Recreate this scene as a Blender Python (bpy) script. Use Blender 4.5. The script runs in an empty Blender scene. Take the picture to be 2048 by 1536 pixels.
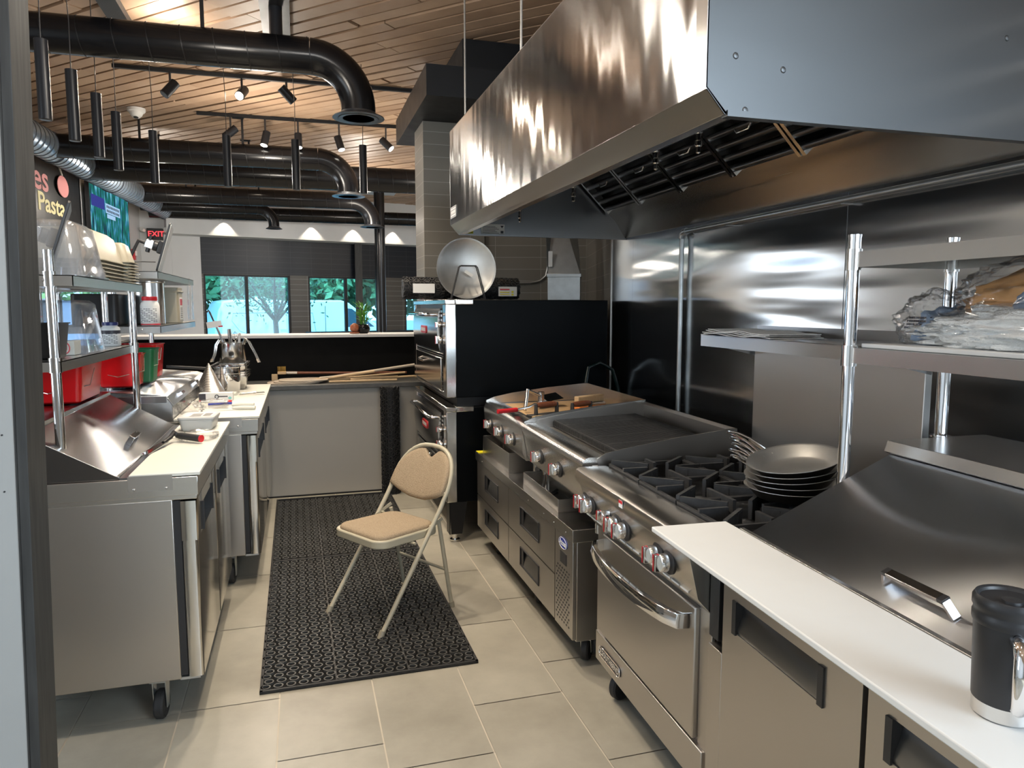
import bpy, bmesh, math, random
from mathutils import Vector, Matrix
random.seed(7)
R = math.radians
PI = math.pi
sc = bpy.context.scene
col = sc.collection

# ------------------------------------------------------------------ camera
cam_d = bpy.data.cameras.new('camera')
cam = bpy.data.objects.new('camera', cam_d); col.objects.link(cam)
cam_d.sensor_width = 36.0
cam_d.lens = 36.0 * 1440 / 2048
cam_d.clip_start = 0.02; cam_d.clip_end = 300
cam.location = (0, 0, 1.55)
cam.rotation_euler = (R(90 - 6.1), 0, R(-16.4))
sc.camera = cam

# ------------------------------------------------------------------ world, exposure
sc.view_settings.view_transform = 'Standard'
sc.view_settings.look = 'None'
sc.view_settings.gamma = 1.0
sc.view_settings.exposure = 0.58
sc.view_settings.use_curve_mapping = False
w = bpy.data.worlds.new('world'); sc.world = w; w.use_nodes = True
nt = w.node_tree; nt.nodes.clear()
wo = nt.nodes.new('ShaderNodeOutputWorld'); bg = nt.nodes.new('ShaderNodeBackground')
tc = nt.nodes.new('ShaderNodeTexCoord'); sx = nt.nodes.new('ShaderNodeSeparateXYZ')
rmp = nt.nodes.new('ShaderNodeValToRGB')
nt.links.new(tc.outputs['Generated'], sx.inputs[0]); nt.links.new(sx.outputs['Z'], rmp.inputs[0])
rmp.color_ramp.elements[0].position = 0.0; rmp.color_ramp.elements[0].color = (0.85, 0.93, 1.0, 1)
rmp.color_ramp.elements[1].position = 0.6; rmp.color_ramp.elements[1].color = (0.50, 0.72, 1.0, 1)
nt.links.new(rmp.outputs[0], bg.inputs['Color']); bg.inputs['Strength'].default_value = 4.2
nt.links.new(bg.outputs[0], wo.inputs['Surface'])
try:
    sc.cycles.use_denoising = True
    sc.cycles.max_bounces = 8; sc.cycles.glossy_bounces = 5; sc.cycles.transparent_max_bounces = 16
    sc.cycles.caustics_reflective = False; sc.cycles.caustics_refractive = False
    sc.cycles.sample_clamp_indirect = 4.0
except Exception:
    pass

WARM = (1.0, 0.86, 0.68)
def lamp(name, kind, loc, energy, color=WARM, size=0.1, rot=None, target=None, spot=None, blend=0.6, shape=None, sizey=None, parent=None):
    d = bpy.data.lights.new(name, kind); o = bpy.data.objects.new(name, d); col.objects.link(o)
    o.location = loc; d.energy = energy; d.color = color
    if kind == 'AREA':
        d.size = size
        if sizey: d.shape = 'RECTANGLE'; d.size_y = sizey
    elif kind == 'SUN': d.angle = size
    else: d.shadow_soft_size = size
    if spot: d.spot_size = R(spot); d.spot_blend = blend
    if target is not None:
        o.rotation_euler = (Vector(target) - Vector(loc)).to_track_quat('-Z', 'Y').to_euler()
    elif rot: o.rotation_euler = rot
    return o
# daylight outside
lamp('sun', 'SUN', (0, 30, 20), 5.0, (0.95, 0.98, 1.0), size=0.05, rot=(R(38), R(25), R(0)))
# large windows behind the camera and at the far end let the sky in
def portal(loc, rot, sx_, sy_):
    o = lamp('window_portal', 'AREA', loc, 1, size=sx_, sizey=sy_, rot=rot); o.data.cycles.is_portal = True
portal((0.4, 15.15, 1.6), (R(-90), 0, R(15.2)), 5.6, 1.4)
portal((-3.2, 2.3, 2.0), (R(90), 0, R(-91.2)), 2.3, 2.1)
portal((-2.95, 10.7, 1.45), (R(90), 0, R(-93.2)), 3.9, 0.9)
portal((0.6, -3.9, 2.45), (R(90), 0, 0), 2.7, 1.6)
portal((2.12, -2.1, 2.05), (R(90), 0, R(90)), 3.3, 2.6)
lamp('window_daylight', 'AREA', (3.0, -1.9, 2.3), 240, (0.72, 0.87, 1.0), size=3.2, sizey=2.6, target=(1.0, 0.4, 0.95))  # extra area lamp added outside the right window to brighten the cutting board
# unseen spots over the kitchen, set without fixtures to light the aisle
KSPOTS = [((-0.75, 0.9, 3.55), (-0.5, 1.3, 0)), ((0.75, 0.8, 3.55), (0.9, 1.3, 0)), ((-0.1, 2.3, 3.55), (0.2, 2.7, 0)),
          ((-0.15, 3.9, 3.5), (0.0, 3.9, 0)), ((0.4, 4.35, 3.5), (0.75, 3.6, 0.3)),
          ((0.35, 5.9, 3.5), (0.2, 5.6, 0.5))]
for i, (a, b) in enumerate(KSPOTS):
    lamp('kitchen_spot', 'SPOT', a, 18 if i in (0, 1) else 92, (1.0, 0.93, 0.84) if i in (0, 1) else WARM, size=0.05, target=b, spot=95, blend=0.7)

# point lamps added as fill without fixtures; first gives the glow above the duct
for (x, y, z, e) in ((-0.85, 5.95, 3.52, 12), (-0.3, 7.9, 2.9, 40), (1.9, 8.6, 2.9, 40), (-0.5, 4.0, 2.95, 22), (0.0, 2.2, 2.95, 18), (-0.6, 0.0, 2.9, 10), (-1.8, 11.0, 2.9, 30), (1.0, 11.6, 2.9, 35), (3.5, 10.5, 2.9, 40)):
    lamp('ceiling_globe', 'POINT', (x, y, z), e, (1.0, 0.90, 0.78), size=0.10)

# ------------------------------------------------------------------ materials
def pbsdf(name, color=(0.8, 0.8, 0.8), rough=0.5, metal=0.0, **kw):
    m = bpy.data.materials.new(name); m.use_nodes = True
    b = m.node_tree.nodes['Principled BSDF']
    b.inputs['Base Color'].default_value = (*color, 1)
    b.inputs['Roughness'].default_value = rough
    b.inputs['Metallic'].default_value = metal
    for k, v in kw.items():
        b.inputs[k.replace('_', ' ')].default_value = v
    return m
def nodes(m): return m.node_tree, m.node_tree.nodes['Principled BSDF']
def varied(name, color, rough=0.5, metal=0.0, scale=6.0, amount=0.12, bump=0.0, stretch=(1, 1, 1), rvar=0.08, coords='Object', bscale=None, **kw):
    """base colour with soft noise variation, roughness variation and optional bump"""
    m = pbsdf(name, color, rough, metal, **kw); nt, b = nodes(m)
    tc = nt.nodes.new('ShaderNodeTexCoord'); mp = nt.nodes.new('ShaderNodeMapping'); mp.inputs['Scale'].default_value = stretch
    nz = nt.nodes.new('ShaderNodeTexNoise'); nz.inputs['Scale'].default_value = scale; nz.inputs['Detail'].default_value = 6
    nt.links.new(tc.outputs[coords], mp.inputs[0]); nt.links.new(mp.outputs[0], nz.inputs['Vector'])
    mx = nt.nodes.new('ShaderNodeMix'); mx.data_type = 'RGBA'
    c2 = tuple(max(0, c * (1 - amount * 2)) for c in color); c1 = tuple(min(1, c * (1 + amount)) for c in color)
    mx.inputs[6].default_value = (*c1, 1); mx.inputs[7].default_value = (*c2, 1)
    nt.links.new(nz.outputs['Fac'], mx.inputs[0]); nt.links.new(mx.outputs[2], b.inputs['Base Color'])
    mr = nt.nodes.new('ShaderNodeMapRange'); mr.inputs['To Min'].default_value = max(0.02, rough - rvar); mr.inputs['To Max'].default_value = min(1, rough + rvar)
    nt.links.new(nz.outputs['Fac'], mr.inputs[0]); nt.links.new(mr.outputs[0], b.inputs['Roughness'])
    if bump:
        bp_ = nt.nodes.new('ShaderNodeBump'); bp_.inputs['Strength'].default_value = bump; bp_.inputs['Distance'].default_value = 0.01
        src = nz
        if bscale:
            src = nt.nodes.new('ShaderNodeTexNoise'); src.inputs['Scale'].default_value = bscale; nt.links.new(mp.outputs[0], src.inputs['Vector'])
        nt.links.new(src.outputs['Fac'], bp_.inputs['Height']); nt.links.new(bp_.outputs[0], b.inputs['Normal'])
    return m
def steel(name, color=(0.60, 0.58, 0.55), rough=0.27, stretch=(60, 0.6, 60), wave=0.0, aniso=0.5, wscale=1.3, wstretch=(1, 1, 3), arot=0.0):
    """brushed stainless sheet: fine streaks in the roughness, gentle buckling in the normal"""
    m = pbsdf(name, color, rough, 1.0); nt, b = nodes(m)
    b.inputs['Anisotropic'].default_value = aniso; b.inputs['Anisotropic Rotation'].default_value = arot
    tc = nt.nodes.new('ShaderNodeTexCoord'); mp = nt.nodes.new('ShaderNodeMapping'); mp.inputs['Scale'].default_value = stretch
    nz = nt.nodes.new('ShaderNodeTexNoise'); nz.inputs['Scale'].default_value = 1.6; nz.inputs['Detail'].default_value = 2
    nt.links.new(tc.outputs['Object'], mp.inputs[0]); nt.links.new(mp.outputs[0], nz.inputs['Vector'])
    mr = nt.nodes.new('ShaderNodeMapRange'); mr.inputs['To Min'].default_value = rough - 0.004; mr.inputs['To Max'].default_value = rough + 0.006
    nt.links.new(nz.outputs['Fac'], mr.inputs[0]); nt.links.new(mr.outputs[0], b.inputs['Roughness'])
    b1 = nt.nodes.new('ShaderNodeBump'); b1.inputs['Strength'].default_value = 0.0
    if wave:
        mp2 = nt.nodes.new('ShaderNodeMapping'); mp2.inputs['Scale'].default_value = wstretch
        n2 = nt.nodes.new('ShaderNodeTexNoise'); n2.inputs['Scale'].default_value = wscale; n2.inputs['Detail'].default_value = 1.5
        nt.links.new(tc.outputs['Object'], mp2.inputs[0]); nt.links.new(mp2.outputs[0], n2.inputs['Vector'])
        b2 = nt.nodes.new('ShaderNodeBump'); b2.inputs['Strength'].default_value = 1.0; b2.inputs['Distance'].default_value = wave
        nt.links.new(n2.outputs['Fac'], b2.inputs['Height']); nt.links.new(b2.outputs[0], b1.inputs['Normal'])
    nt.links.new(b1.outputs[0], b.inputs['Normal'])
    return m
def emis(name, color, strength):
    m = bpy.data.materials.new(name); m.use_nodes = True; nt = m.node_tree; nt.nodes.clear()
    e = nt.nodes.new('ShaderNodeEmission'); o = nt.nodes.new('ShaderNodeOutputMaterial')
    e.inputs[0].default_value = (*color, 1); e.inputs[1].default_value = strength
    nt.links.new(e.outputs[0], o.inputs[0]); return m
def clear(name, tint=(1, 1, 1), gloss=0.12, fog=0.1, rough=0.08):
    """thin clear plastic or glass: transparent with a reflective coat and a little haze"""
    m = bpy.data.materials.new(name); m.use_nodes = True; nt = m.node_tree; nt.nodes.clear()
    o = nt.nodes.new('ShaderNodeOutputMaterial'); t = nt.nodes.new('ShaderNodeBsdfTransparent'); t.inputs[0].default_value = (*tint, 1)
    g = nt.nodes.new('ShaderNodeBsdfGlossy'); g.inputs['Roughness'].default_value = rough
    d = nt.nodes.new('ShaderNodeBsdfDiffuse'); d.inputs[0].default_value = (0.85, 0.87, 0.9, 1)
    lw = nt.nodes.new('ShaderNodeLayerWeight'); lw.inputs[0].default_value = 0.35
    ma = nt.nodes.new('ShaderNodeMath'); ma.operation = 'MULTIPLY_ADD'; ma.inputs[1].default_value = 0.5; ma.inputs[2].default_value = gloss; ma.use_clamp = True
    nt.links.new(lw.outputs['Facing'], ma.inputs[0])
    m1 = nt.nodes.new('ShaderNodeMixShader'); m1.inputs[0].default_value = fog
    nt.links.new(t.outputs[0], m1.inputs[1]); nt.links.new(d.outputs[0], m1.inputs[2])
    m2 = nt.nodes.new('ShaderNodeMixShader'); nt.links.new(ma.outputs[0], m2.inputs[0]); nt.links.new(m1.outputs[0], m2.inputs[1]); nt.links.new(g.outputs[0], m2.inputs[2])
    nt.links.new(m2.outputs[0], o.inputs[0]); return m

M = {}
M['steel'] = steel('brushed_steel')
M['steel_side'] = steel('steel_side_panel', (0.52, 0.49, 0.455), 0.34, (50, 50, 2), 0.0, aniso=0.3)
M['steel_top'] = steel('steel_top_sheet', (0.66, 0.68, 0.71), 0.33, (60, 0.6, 60), 0.003, aniso=1.0, arot=0.25)
M['steel_dark'] = steel('dark_brushed_steel', (0.22, 0.22, 0.225), 0.30, (60, 2, 60), 0.003)
M['steel_wall'] = steel('wall_sheet_steel', (0.66, 0.675, 0.69), 0.17, (3, 3, 70), 0.022, wscale=1.0, wstretch=(1, 0.7, 4.5))
M['steel_hood'] = steel('hood_steel', (0.45, 0.445, 0.44), 0.14, (70, 3, 3), 0.0032, wscale=1.6, wstretch=(1, 4, 0.6), aniso=1.0, arot=0.25)
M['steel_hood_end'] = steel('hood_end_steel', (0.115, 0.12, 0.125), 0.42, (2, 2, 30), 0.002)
M['chrome'] = pbsdf('chrome', (0.86, 0.86, 0.87), 0.07, 1.0)
M['steel_bright'] = pbsdf('polished_steel', (0.74, 0.73, 0.71), 0.16, 1.0)
M['galv'] = varied('galvanised_sheet', (0.56, 0.58, 0.58), 0.36, 0.9, scale=14, amount=0.16)
M['spiral'] = pbsdf('spiral_duct_metal', (0.52, 0.62, 0.72), 0.34, 0.9)
M['black'] = varied('black_paint', (0.009, 0.009, 0.010), 0.42, scale=8, amount=0.2, Specular_IOR_Level=0.3)
M['black_matt'] = varied('matt_black_panel', (0.004, 0.004, 0.004), 0.7, scale=8, amount=0.2, Specular_IOR_Level=0.12)
M['black_gloss'] = varied('gloss_black_paint', (0.006, 0.006, 0.007), 0.22, scale=8, amount=0.2, Specular_IOR_Level=0.3)
M['oven_black'] = varied('oven_black_enamel', (0.003, 0.004, 0.005), 0.34, scale=3, amount=0.3, rvar=0.12, bump=0.05, Specular_IOR_Level=0.08)
M['rubber'] = varied('black_rubber', (0.022, 0.022, 0.023), 0.62, scale=30, amount=0.2)
M['rubber_worn'] = varied('worn_rubber_rings', (0.085, 0.083, 0.078), 0.5, scale=12, amount=0.3)
M['castiron'] = varied('cast_iron', (0.055, 0.056, 0.058), 0.5, 0.35, scale=40, amount=0.25, bump=0.12)
M['plastic_black'] = pbsdf('black_plastic', (0.02, 0.02, 0.022), 0.4)
M['white_poly'] = varied('white_cutting_board', (0.80, 0.81, 0.80), 0.42, scale=5, amount=0.035)
M['cream_poly'] = varied('cream_cutting_board', (0.70, 0.69, 0.62), 0.4, scale=5, amount=0.03)
M['wall_white'] = varied('white_wall_paint', (0.62, 0.63, 0.64), 0.75, scale=4, amount=0.03)
M['wall_grey'] = varied('light_grey_panel', (0.345, 0.348, 0.34), 0.6, scale=4, amount=0.03)
M['panel_beige'] = varied('beige_panel_laminate', (0.42, 0.40, 0.36), 0.45, scale=3, amount=0.03)
M['trim_black'] = varied('charcoal_wood_trim', (0.035, 0.035, 0.034), 0.6, scale=5, amount=0.4, stretch=(12, 12, 1))
M['counter_dark'] = varied('dark_stone_counter', (0.11, 0.11, 0.105), 0.42, scale=18, amount=0.25)
M['beige_metal'] = pbsdf('beige_painted_metal', (0.50, 0.46, 0.35), 0.38)
M['red_plastic'] = varied('red_bucket_plastic', (0.80, 0.012, 0.014), 0.22, scale=3, amount=0.04)
M['green_plastic'] = pbsdf('green_bucket_plastic', (0.01, 0.16, 0.055), 0.3)
M['wood_light'] = varied('pale_beech_wood', (0.62, 0.44, 0.25), 0.5, scale=4, amount=0.12, stretch=(2, 14, 14))
M['wood_brown'] = varied('stained_handle_wood', (0.20, 0.065, 0.03), 0.4, scale=5, amount=0.25, stretch=(3, 12, 12))
M['cardboard'] = varied('tan_cardboard', (0.55, 0.36, 0.19), 0.7, scale=4, amount=0.08)
M['paper'] = varied('newsprint', (0.86, 0.85, 0.82), 0.8, scale=60, amount=0.12)
M['label_white'] = pbsdf('white_label', (0.78, 0.78, 0.76), 0.5)
M['label_ink'] = pbsdf('label_ink', (0.03, 0.03, 0.04), 0.5)
M['label_red'] = pbsdf('red_label_ink', (0.6, 0.02, 0.03), 0.4)
M['label_blue'] = pbsdf('blue_badge', (0.02, 0.04, 0.32), 0.3)
M['yellow'] = pbsdf('yellow_label', (0.85, 0.75, 0.02), 0.5)
M['beige_plastic'] = varied('khaki_bus_tub_plastic', (0.40, 0.36, 0.27), 0.42, scale=4, amount=0.05)
M['clear'] = clear('clear_polycarbonate', (0.93, 0.95, 0.98), 0.07, 0.14)
M['film'] = clear('plastic_bag_film', (1.0, 1.0, 1.0), 0.0, 0.0, 0.15)
M['glass'] = clear('window_glass', (0.46, 0.74, 0.84), 0.03, 0.0, 0.02)
M['milky'] = pbsdf('milky_plastic', (0.72, 0.74, 0.74), 0.3, Transmission_Weight=0.25)
M['navy'] = pbsdf('navy_lid', (0.02, 0.03, 0.14), 0.35)
M['pan_alu'] = varied('used_pan_aluminium', (0.80, 0.79, 0.76), 0.40, 1.0, scale=10, amount=0.12)
M['pan_out'] = varied('burnt_pan_outside', (0.10, 0.085, 0.07), 0.4, 0.9, scale=9, amount=0.6)
M['lamp_glow'] = emis('lamp_glow', (1.0, 0.93, 0.80), 14)
M['lamp_cool'] = emis('pendant_glow', (0.95, 0.97, 1.0), 3.0)
M['terracotta'] = varied('brown_glaze', (0.30, 0.09, 0.04), 0.3, scale=8, amount=0.2)
M['leaf'] = varied('leaf_green', (0.10, 0.34, 0.03), 0.45, scale=6, amount=0.3)
M['soot_orange'] = pbsdf('orange_plastic', (0.8, 0.25, 0.06), 0.4)
M['teal'] = pbsdf('teal_plastic', (0.2, 0.5, 0.5), 0.4)

def fabric_mat():
    m = pbsdf('tan_woven_fabric', (0.50, 0.36, 0.21), 0.85); nt, b = nodes(m)
    tc = nt.nodes.new('ShaderNodeTexCoord')
    ch = nt.nodes.new('ShaderNodeTexVoronoi'); ch.inputs['Scale'].default_value = 210
    nt.links.new(tc.outputs['Object'], ch.inputs['Vector'])
    rp = nt.nodes.new('ShaderNodeValToRGB'); rp.color_ramp.elements[0].color = (0.44, 0.345, 0.235, 1); rp.color_ramp.elements[1].color = (0.31, 0.235, 0.155, 1)
    rp.color_ramp.elements[1].position = 0.75
    nt.links.new(ch.outputs['Distance'], rp.inputs[0]); nt.links.new(rp.outputs[0], b.inputs['Base Color'])
    bp_ = nt.nodes.new('ShaderNodeBump'); bp_.inputs['Strength'].default_value = 0.5; bp_.inputs['Distance'].default_value = 0.002; bp_.invert = True
    nt.links.new(ch.outputs['Distance'], bp_.inputs['Height']); nt.links.new(bp_.outputs[0], b.inputs['Normal'])
    return m
M['fabric'] = fabric_mat()
def toned(name, base, dark, rough=0.5, nscale=2.5, stretch=(1, 1, 1), mottled=0.5, bump=0.05):
    """colour between two tones from the mesh's per-face 'tone' attribute plus noise"""
    m = pbsdf(name, base, rough); nt, b = nodes(m)
    at = nt.nodes.new('ShaderNodeAttribute'); at.attribute_name = 'tone'
    tc = nt.nodes.new('ShaderNodeTexCoord'); mp = nt.nodes.new('ShaderNodeMapping'); mp.inputs['Scale'].default_value = stretch
    nz = nt.nodes.new('ShaderNodeTexNoise'); nz.inputs['Scale'].default_value = nscale; nz.inputs['Detail'].default_value = 9; nz.inputs['Roughness'].default_value = 0.62
    nt.links.new(tc.outputs['Object'], mp.inputs[0]); nt.links.new(mp.outputs[0], nz.inputs['Vector'])
    mr = nt.nodes.new('ShaderNodeMapRange'); mr.inputs['From Min'].default_value = 0.3; mr.inputs['From Max'].default_value = 0.7
    nt.links.new(nz.outputs['Fac'], mr.inputs[0])
    ma = nt.nodes.new('ShaderNodeMix'); ma.inputs[0].default_value = mottled
    nt.links.new(at.outputs['Fac'], ma.inputs[2]); nt.links.new(mr.outputs[0], ma.inputs[3])
    mx = nt.nodes.new('ShaderNodeMix'); mx.data_type = 'RGBA'; mx.inputs[6].default_value = (*base, 1); mx.inputs[7].default_value = (*dark, 1)
    nt.links.new(ma.outputs[0], mx.inputs[0]); nt.links.new(mx.outputs[2], b.inputs['Base Color'])
    bp_ = nt.nodes.new('ShaderNodeBump'); bp_.inputs['Strength'].default_value = bump; bp_.inputs['Distance'].default_value = 0.01
    nt.links.new(nz.outputs['Fac'], bp_.inputs['Height']); nt.links.new(bp_.outputs[0], b.inputs['Normal'])
    return m
M['floor_tile'] = toned('stone_floor_tile', (0.46, 0.43, 0.355), (0.25, 0.23, 0.185), 0.42, 2.2, (1, 1, 1), 0.7, 0.03)
M['grout'] = pbsdf('floor_grout', (0.60, 0.55, 0.46), 0.8)
M['slat'] = toned('cedar_slat', (0.50, 0.35, 0.235), (0.30, 0.19, 0.12), 0.48, 3.0, (1, 1, 1), 0.45, 0.04)
def tile_mat(name, c1, c2, grout, tw=0.41, th=0.105, rough=0.35):
    m = pbsdf(name, c1, rough); nt, b = nodes(m)
    uv = nt.nodes.new('ShaderNodeUVMap'); uv.uv_map = 'UVMap'
    br = nt.nodes.new('ShaderNodeTexBrick'); br.offset = 0.0; br.inputs['Scale'].default_value = 1.0
    br.inputs['Brick Width'].default_value = tw; br.inputs['Row Height'].default_value = th
    br.inputs['Mortar Size'].default_value = 0.0022; br.inputs['Mortar Smooth'].default_value = 0.1; br.inputs['Bias'].default_value = 0
    br.inputs['Color1'].default_value = (*c1, 1); br.inputs['Color2'].default_value = (*c2, 1); br.inputs['Mortar'].default_value = (*grout, 1)
    b.inputs['Specular IOR Level'].default_value = 0.3
    nt.links.new(uv.outputs[0], br.inputs['Vector']); nt.links.new(br.outputs['Color'], b.inputs['Base Color'])
    return m
M['wall_tile'] = tile_mat('taupe_wall_tile', (0.235, 0.22, 0.19), (0.218, 0.205, 0.177), (0.42, 0.40, 0.36))
M['facade_tile'] = tile_mat('brown_grey_tile', (0.095, 0.087, 0.075), (0.088, 0.08, 0.07), (0.30, 0.29, 0.27))
M['dark_tile'] = tile_mat('charcoal_tile', (0.008, 0.010, 0.015), (0.007, 0.009, 0.014), (0.035, 0.042, 0.052))

# ------------------------------------------------------------------ geometry helpers
def frame(p, d):
    d = Vector(d).normalized()
    up = Vector((0, 0, 1)) if abs(d.z) < 0.95 else Vector((1, 0, 0))
    x = up.cross(d).normalized(); y = d.cross(x).normalized()
    return x, y
class MB:
    def __init__(s): s.v = []; s.f = []; s.m = []; s.tone = {}
    def add(s, vs, fs, mi=0, T=None, tone=None):
        n = len(s.v)
        for p in vs:
            p = Vector(p)
            if T is not None: p = T @ p
            s.v.append(p)
        for f in fs:
            if tone is not None: s.tone[len(s.f)] = tone
            s.f.append([n + i for i in f]); s.m.append(mi)
        return s
    def box(s, x0, x1, y0, y1, z0, z1, mi=0, T=None, tone=None):
        vs = [(x, y, z) for z in (z0, z1) for y in (y0, y1) for x in (x0, x1)]
        return s.add(vs, [(0, 2, 3, 1), (4, 5, 7, 6), (0, 1, 5, 4), (2, 6, 7, 3), (0, 4, 6, 2), (1, 3, 7, 5)], mi, T, tone)
    def prism(s, pts, a0, a1, axis='y', mi=0, T=None):
        """closed 2D polygon (counter-clockwise or not) extruded along an axis; pts are (x,z) for y, (x,y) for z, (y,z) for x"""
        n = len(pts)
        def P(p, a):
            return (p[0], a, p[1]) if axis == 'y' else ((p[0], p[1], a) if axis == 'z' else (a, p[0], p[1]))
        vs = [P(p, a0) for p in pts] + [P(p, a1) for p in pts]
        fs = [tuple(range(n)), tuple(range(2 * n - 1, n - 1, -1))] + [(i, i + n, (i + 1) % n + n, (i + 1) % n) for i in range(n)]
        return s.add(vs, fs, mi, T)
    def tube(s, pts, r, seg=12, mi=0, T=None, cap=True, closed=False):
        pts = [Vector(p) for p in pts]; n = len(pts)
        rs = r if isinstance(r, (list, tuple)) else [r] * n
        vs = []; prev = None
        for i, p in enumerate(pts):
            if closed: d = pts[(i + 1) % n] - pts[i - 1]
            elif i == 0: d = pts[1] - p
            elif i == n - 1: d = p - pts[-2]
            else: d = (pts[i + 1] - p).normalized() + (p - pts[i - 1]).normalized()
            d.normalize()
            if prev is None: x, y = frame(p, d)
            else:
                x = (prev - d * prev.dot(d)).normalized(); y = d.cross(x)
            prev = x
            for k in range(seg):
                a = 2 * PI * k / seg; vs.append(p + (x * math.cos(a) + y * math.sin(a)) * rs[i])
        fs = []
        for i in range(n if closed else n - 1):
            j = (i + 1) % n
            for k in range(seg):
                fs.append((i * seg + k, i * seg + (k + 1) % seg, j * seg + (k + 1) % seg, j * seg + k))
        if cap and not closed: fs += [tuple(range(seg - 1, -1, -1)), tuple(range((n - 1) * seg, n * seg))]
        return s.add(vs, fs, mi, T)
    def cyl(s, p0, p1, r, seg=20, mi=0, T=None, r2=None): return s.tube([p0, p1], [r, r if r2 is None else r2], seg, mi, T)
    def lathe(s, prof, c=(0, 0, 0), seg=28, mi=0, T=None, axis='z'):
        """open profile [(r, h)] revolved around an axis"""
        vs = []; n = len(prof)
        for r, h in prof:
            for k in range(seg):
                a = 2 * PI * k / seg; x, y = r * math.cos(a), r * math.sin(a)
                q = (x, y, h) if axis == 'z' else ((h, x, y) if axis == 'x' else (x, h, y))
                vs.append((q[0] + c[0], q[1] + c[1], q[2] + c[2]))
        fs = [(i * seg + k, i * seg + (k + 1) % seg, (i + 1) * seg + (k + 1) % seg, (i + 1) * seg + k) for i in range(n - 1) for k in range(seg)]
        if prof[0][0] > 1e-4: fs.append(tuple(range(seg - 1, -1, -1)))
        if prof[-1][0] > 1e-4: fs.append(tuple(range((n - 1) * seg, n * seg)))
        return s.add(vs, fs, mi, T)
    def open_lathe(s, prof, c=(0, 0, 0), seg=28, mi=0, T=None):
        vs = []; n = len(prof)
        for r, h in prof:
            for k in range(seg):
                a = 2 * PI * k / seg; vs.append((r * math.cos(a) + c[0], r * math.sin(a) + c[1], h + c[2]))
        return s.add(vs, [(i * seg + k, i * seg + (k + 1) % seg, (i + 1) * seg + (k + 1) % seg, (i + 1) * seg + k) for i in range(n - 1) for k in range(seg)], mi, T)
    def build(s, name, mats, parent=None, bevel=0, smooth=35, solid=0, seg=2, subsurf=0):
        me = bpy.data.meshes.new(name); me.from_pydata([tuple(v) for v in s.v], [], s.f)
        if not isinstance(mats, (list, tuple)): mats = [mats]
        for m in mats: me.materials.append(M[m] if isinstance(m, str) else m)
        me.polygons.foreach_set('material_index', s.m)
        if s.tone:
            at = me.attributes.new('tone', 'FLOAT', 'FACE')
            at.data.foreach_set('value', [s.tone.get(i, 0.5) for i in range(len(s.f))])
        me.validate()
        bm = bmesh.new(); bm.from_mesh(me)
        bmesh.ops.remove_doubles(bm, verts=bm.verts, dist=1e-6)
        if not s.tone: bmesh.ops.recalc_face_normals(bm, faces=bm.faces)
        bm.to_mesh(me); bm.free()
        if smooth:
            me.polygons.foreach_set('use_smooth', [True] * len(me.polygons)); me.set_sharp_from_angle(angle=R(smooth))
        o = bpy.data.objects.new(name, me); col.objects.link(o)
        if parent is not None: o.parent = parent
        if solid:
            q = o.modifiers.new('solid', 'SOLIDIFY'); q.thickness = solid; q.offset = 0
        if bevel:
            q = o.modifiers.new('bevel', 'BEVEL'); q.width = bevel; q.segments = seg; q.limit_method = 'ANGLE'; q.angle_limit = R(40); q.harden_normals = False
        if subsurf:
            q = o.modifiers.new('sub', 'SUBSURF'); q.levels = subsurf; q.render_levels = subsurf
        return o
def tag(o, label, cat, group=None, kind=None):
    o['label'] = label; o['category'] = cat
    if group: o['group'] = group
    if kind: o['kind'] = kind
    return o
def thing(name, label, cat, loc=(0, 0, 0), rotz=0.0, group=None):
    o = bpy.data.objects.new(name, None); col.objects.link(o); o.location = loc; o.rotation_euler = (0, 0, rotz)
    o.empty_display_size = 0.05
    return tag(o, label, cat, group)
def struct(o): o['kind'] = 'structure'; return o
def dup(root, loc=None, rot=None, label=None, group=None, scale=None):
    def cp(o, par):
        c = o.copy(); col.objects.link(c)
        if par is not None: c.parent = par
        for ch in o.children: cp(ch, c)
        return c
    r = cp(root, None)
    if loc is not None: r.location = loc
    if rot is not None: r.rotation_euler = rot
    if scale is not None: r.scale = scale
    if label: r['label'] = label
    if group: r['group'] = group
    return r
def text(name, body, size, mat, T, parent=None, extrude=0.0006, align='CENTER', bold=0.0, sx=1.0):
    """lettering turned into a mesh; T places the text plane (x right, y up)"""
    cu = bpy.data.curves.new(name, 'FONT'); cu.body = body; cu.size = size; cu.extrude = extrude; cu.align_x = align; cu.align_y = 'CENTER'; cu.offset = bold; cu.resolution_u = 3
    tmp = bpy.data.objects.new('tmp', cu); col.objects.link(tmp)
    dg = bpy.context.evaluated_depsgraph_get(); me = bpy.data.meshes.new_from_object(tmp.evaluated_get(dg))
    bpy.data.objects.remove(tmp); bpy.data.curves.remove(cu)
    me.name = name; me.transform(T @ Matrix.Diagonal((sx, 1, 1, 1)))
    me.materials.clear(); me.materials.append(M[mat])
    o = bpy.data.objects.new(name, me); col.objects.link(o)
    if parent is not None: o.parent = parent
    return o
def plane_T(origin, right, up):
    r = Vector(right).normalized(); u = Vector(up).normalized(); n = r.cross(u)
    m = Matrix.Identity(4)
    for i in range(3): m[i][0] = r[i]; m[i][1] = u[i]; m[i][2] = n[i]; m[i][3] = origin[i]
    return m
def arc(c, r, a0, a1, n, plane='xz'):
    out = []
    for i in range(n + 1):
        a = a0 + (a1 - a0) * i / n; u, v = r * math.cos(a), r * math.sin(a)
        out.append((c[0] + u, c[1], c[2] + v) if plane == 'xz' else ((c[0] + u, c[1] + v, c[2]) if plane == 'xy' else (c[0], c[1] + u, c[2] + v)))
    return out
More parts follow.
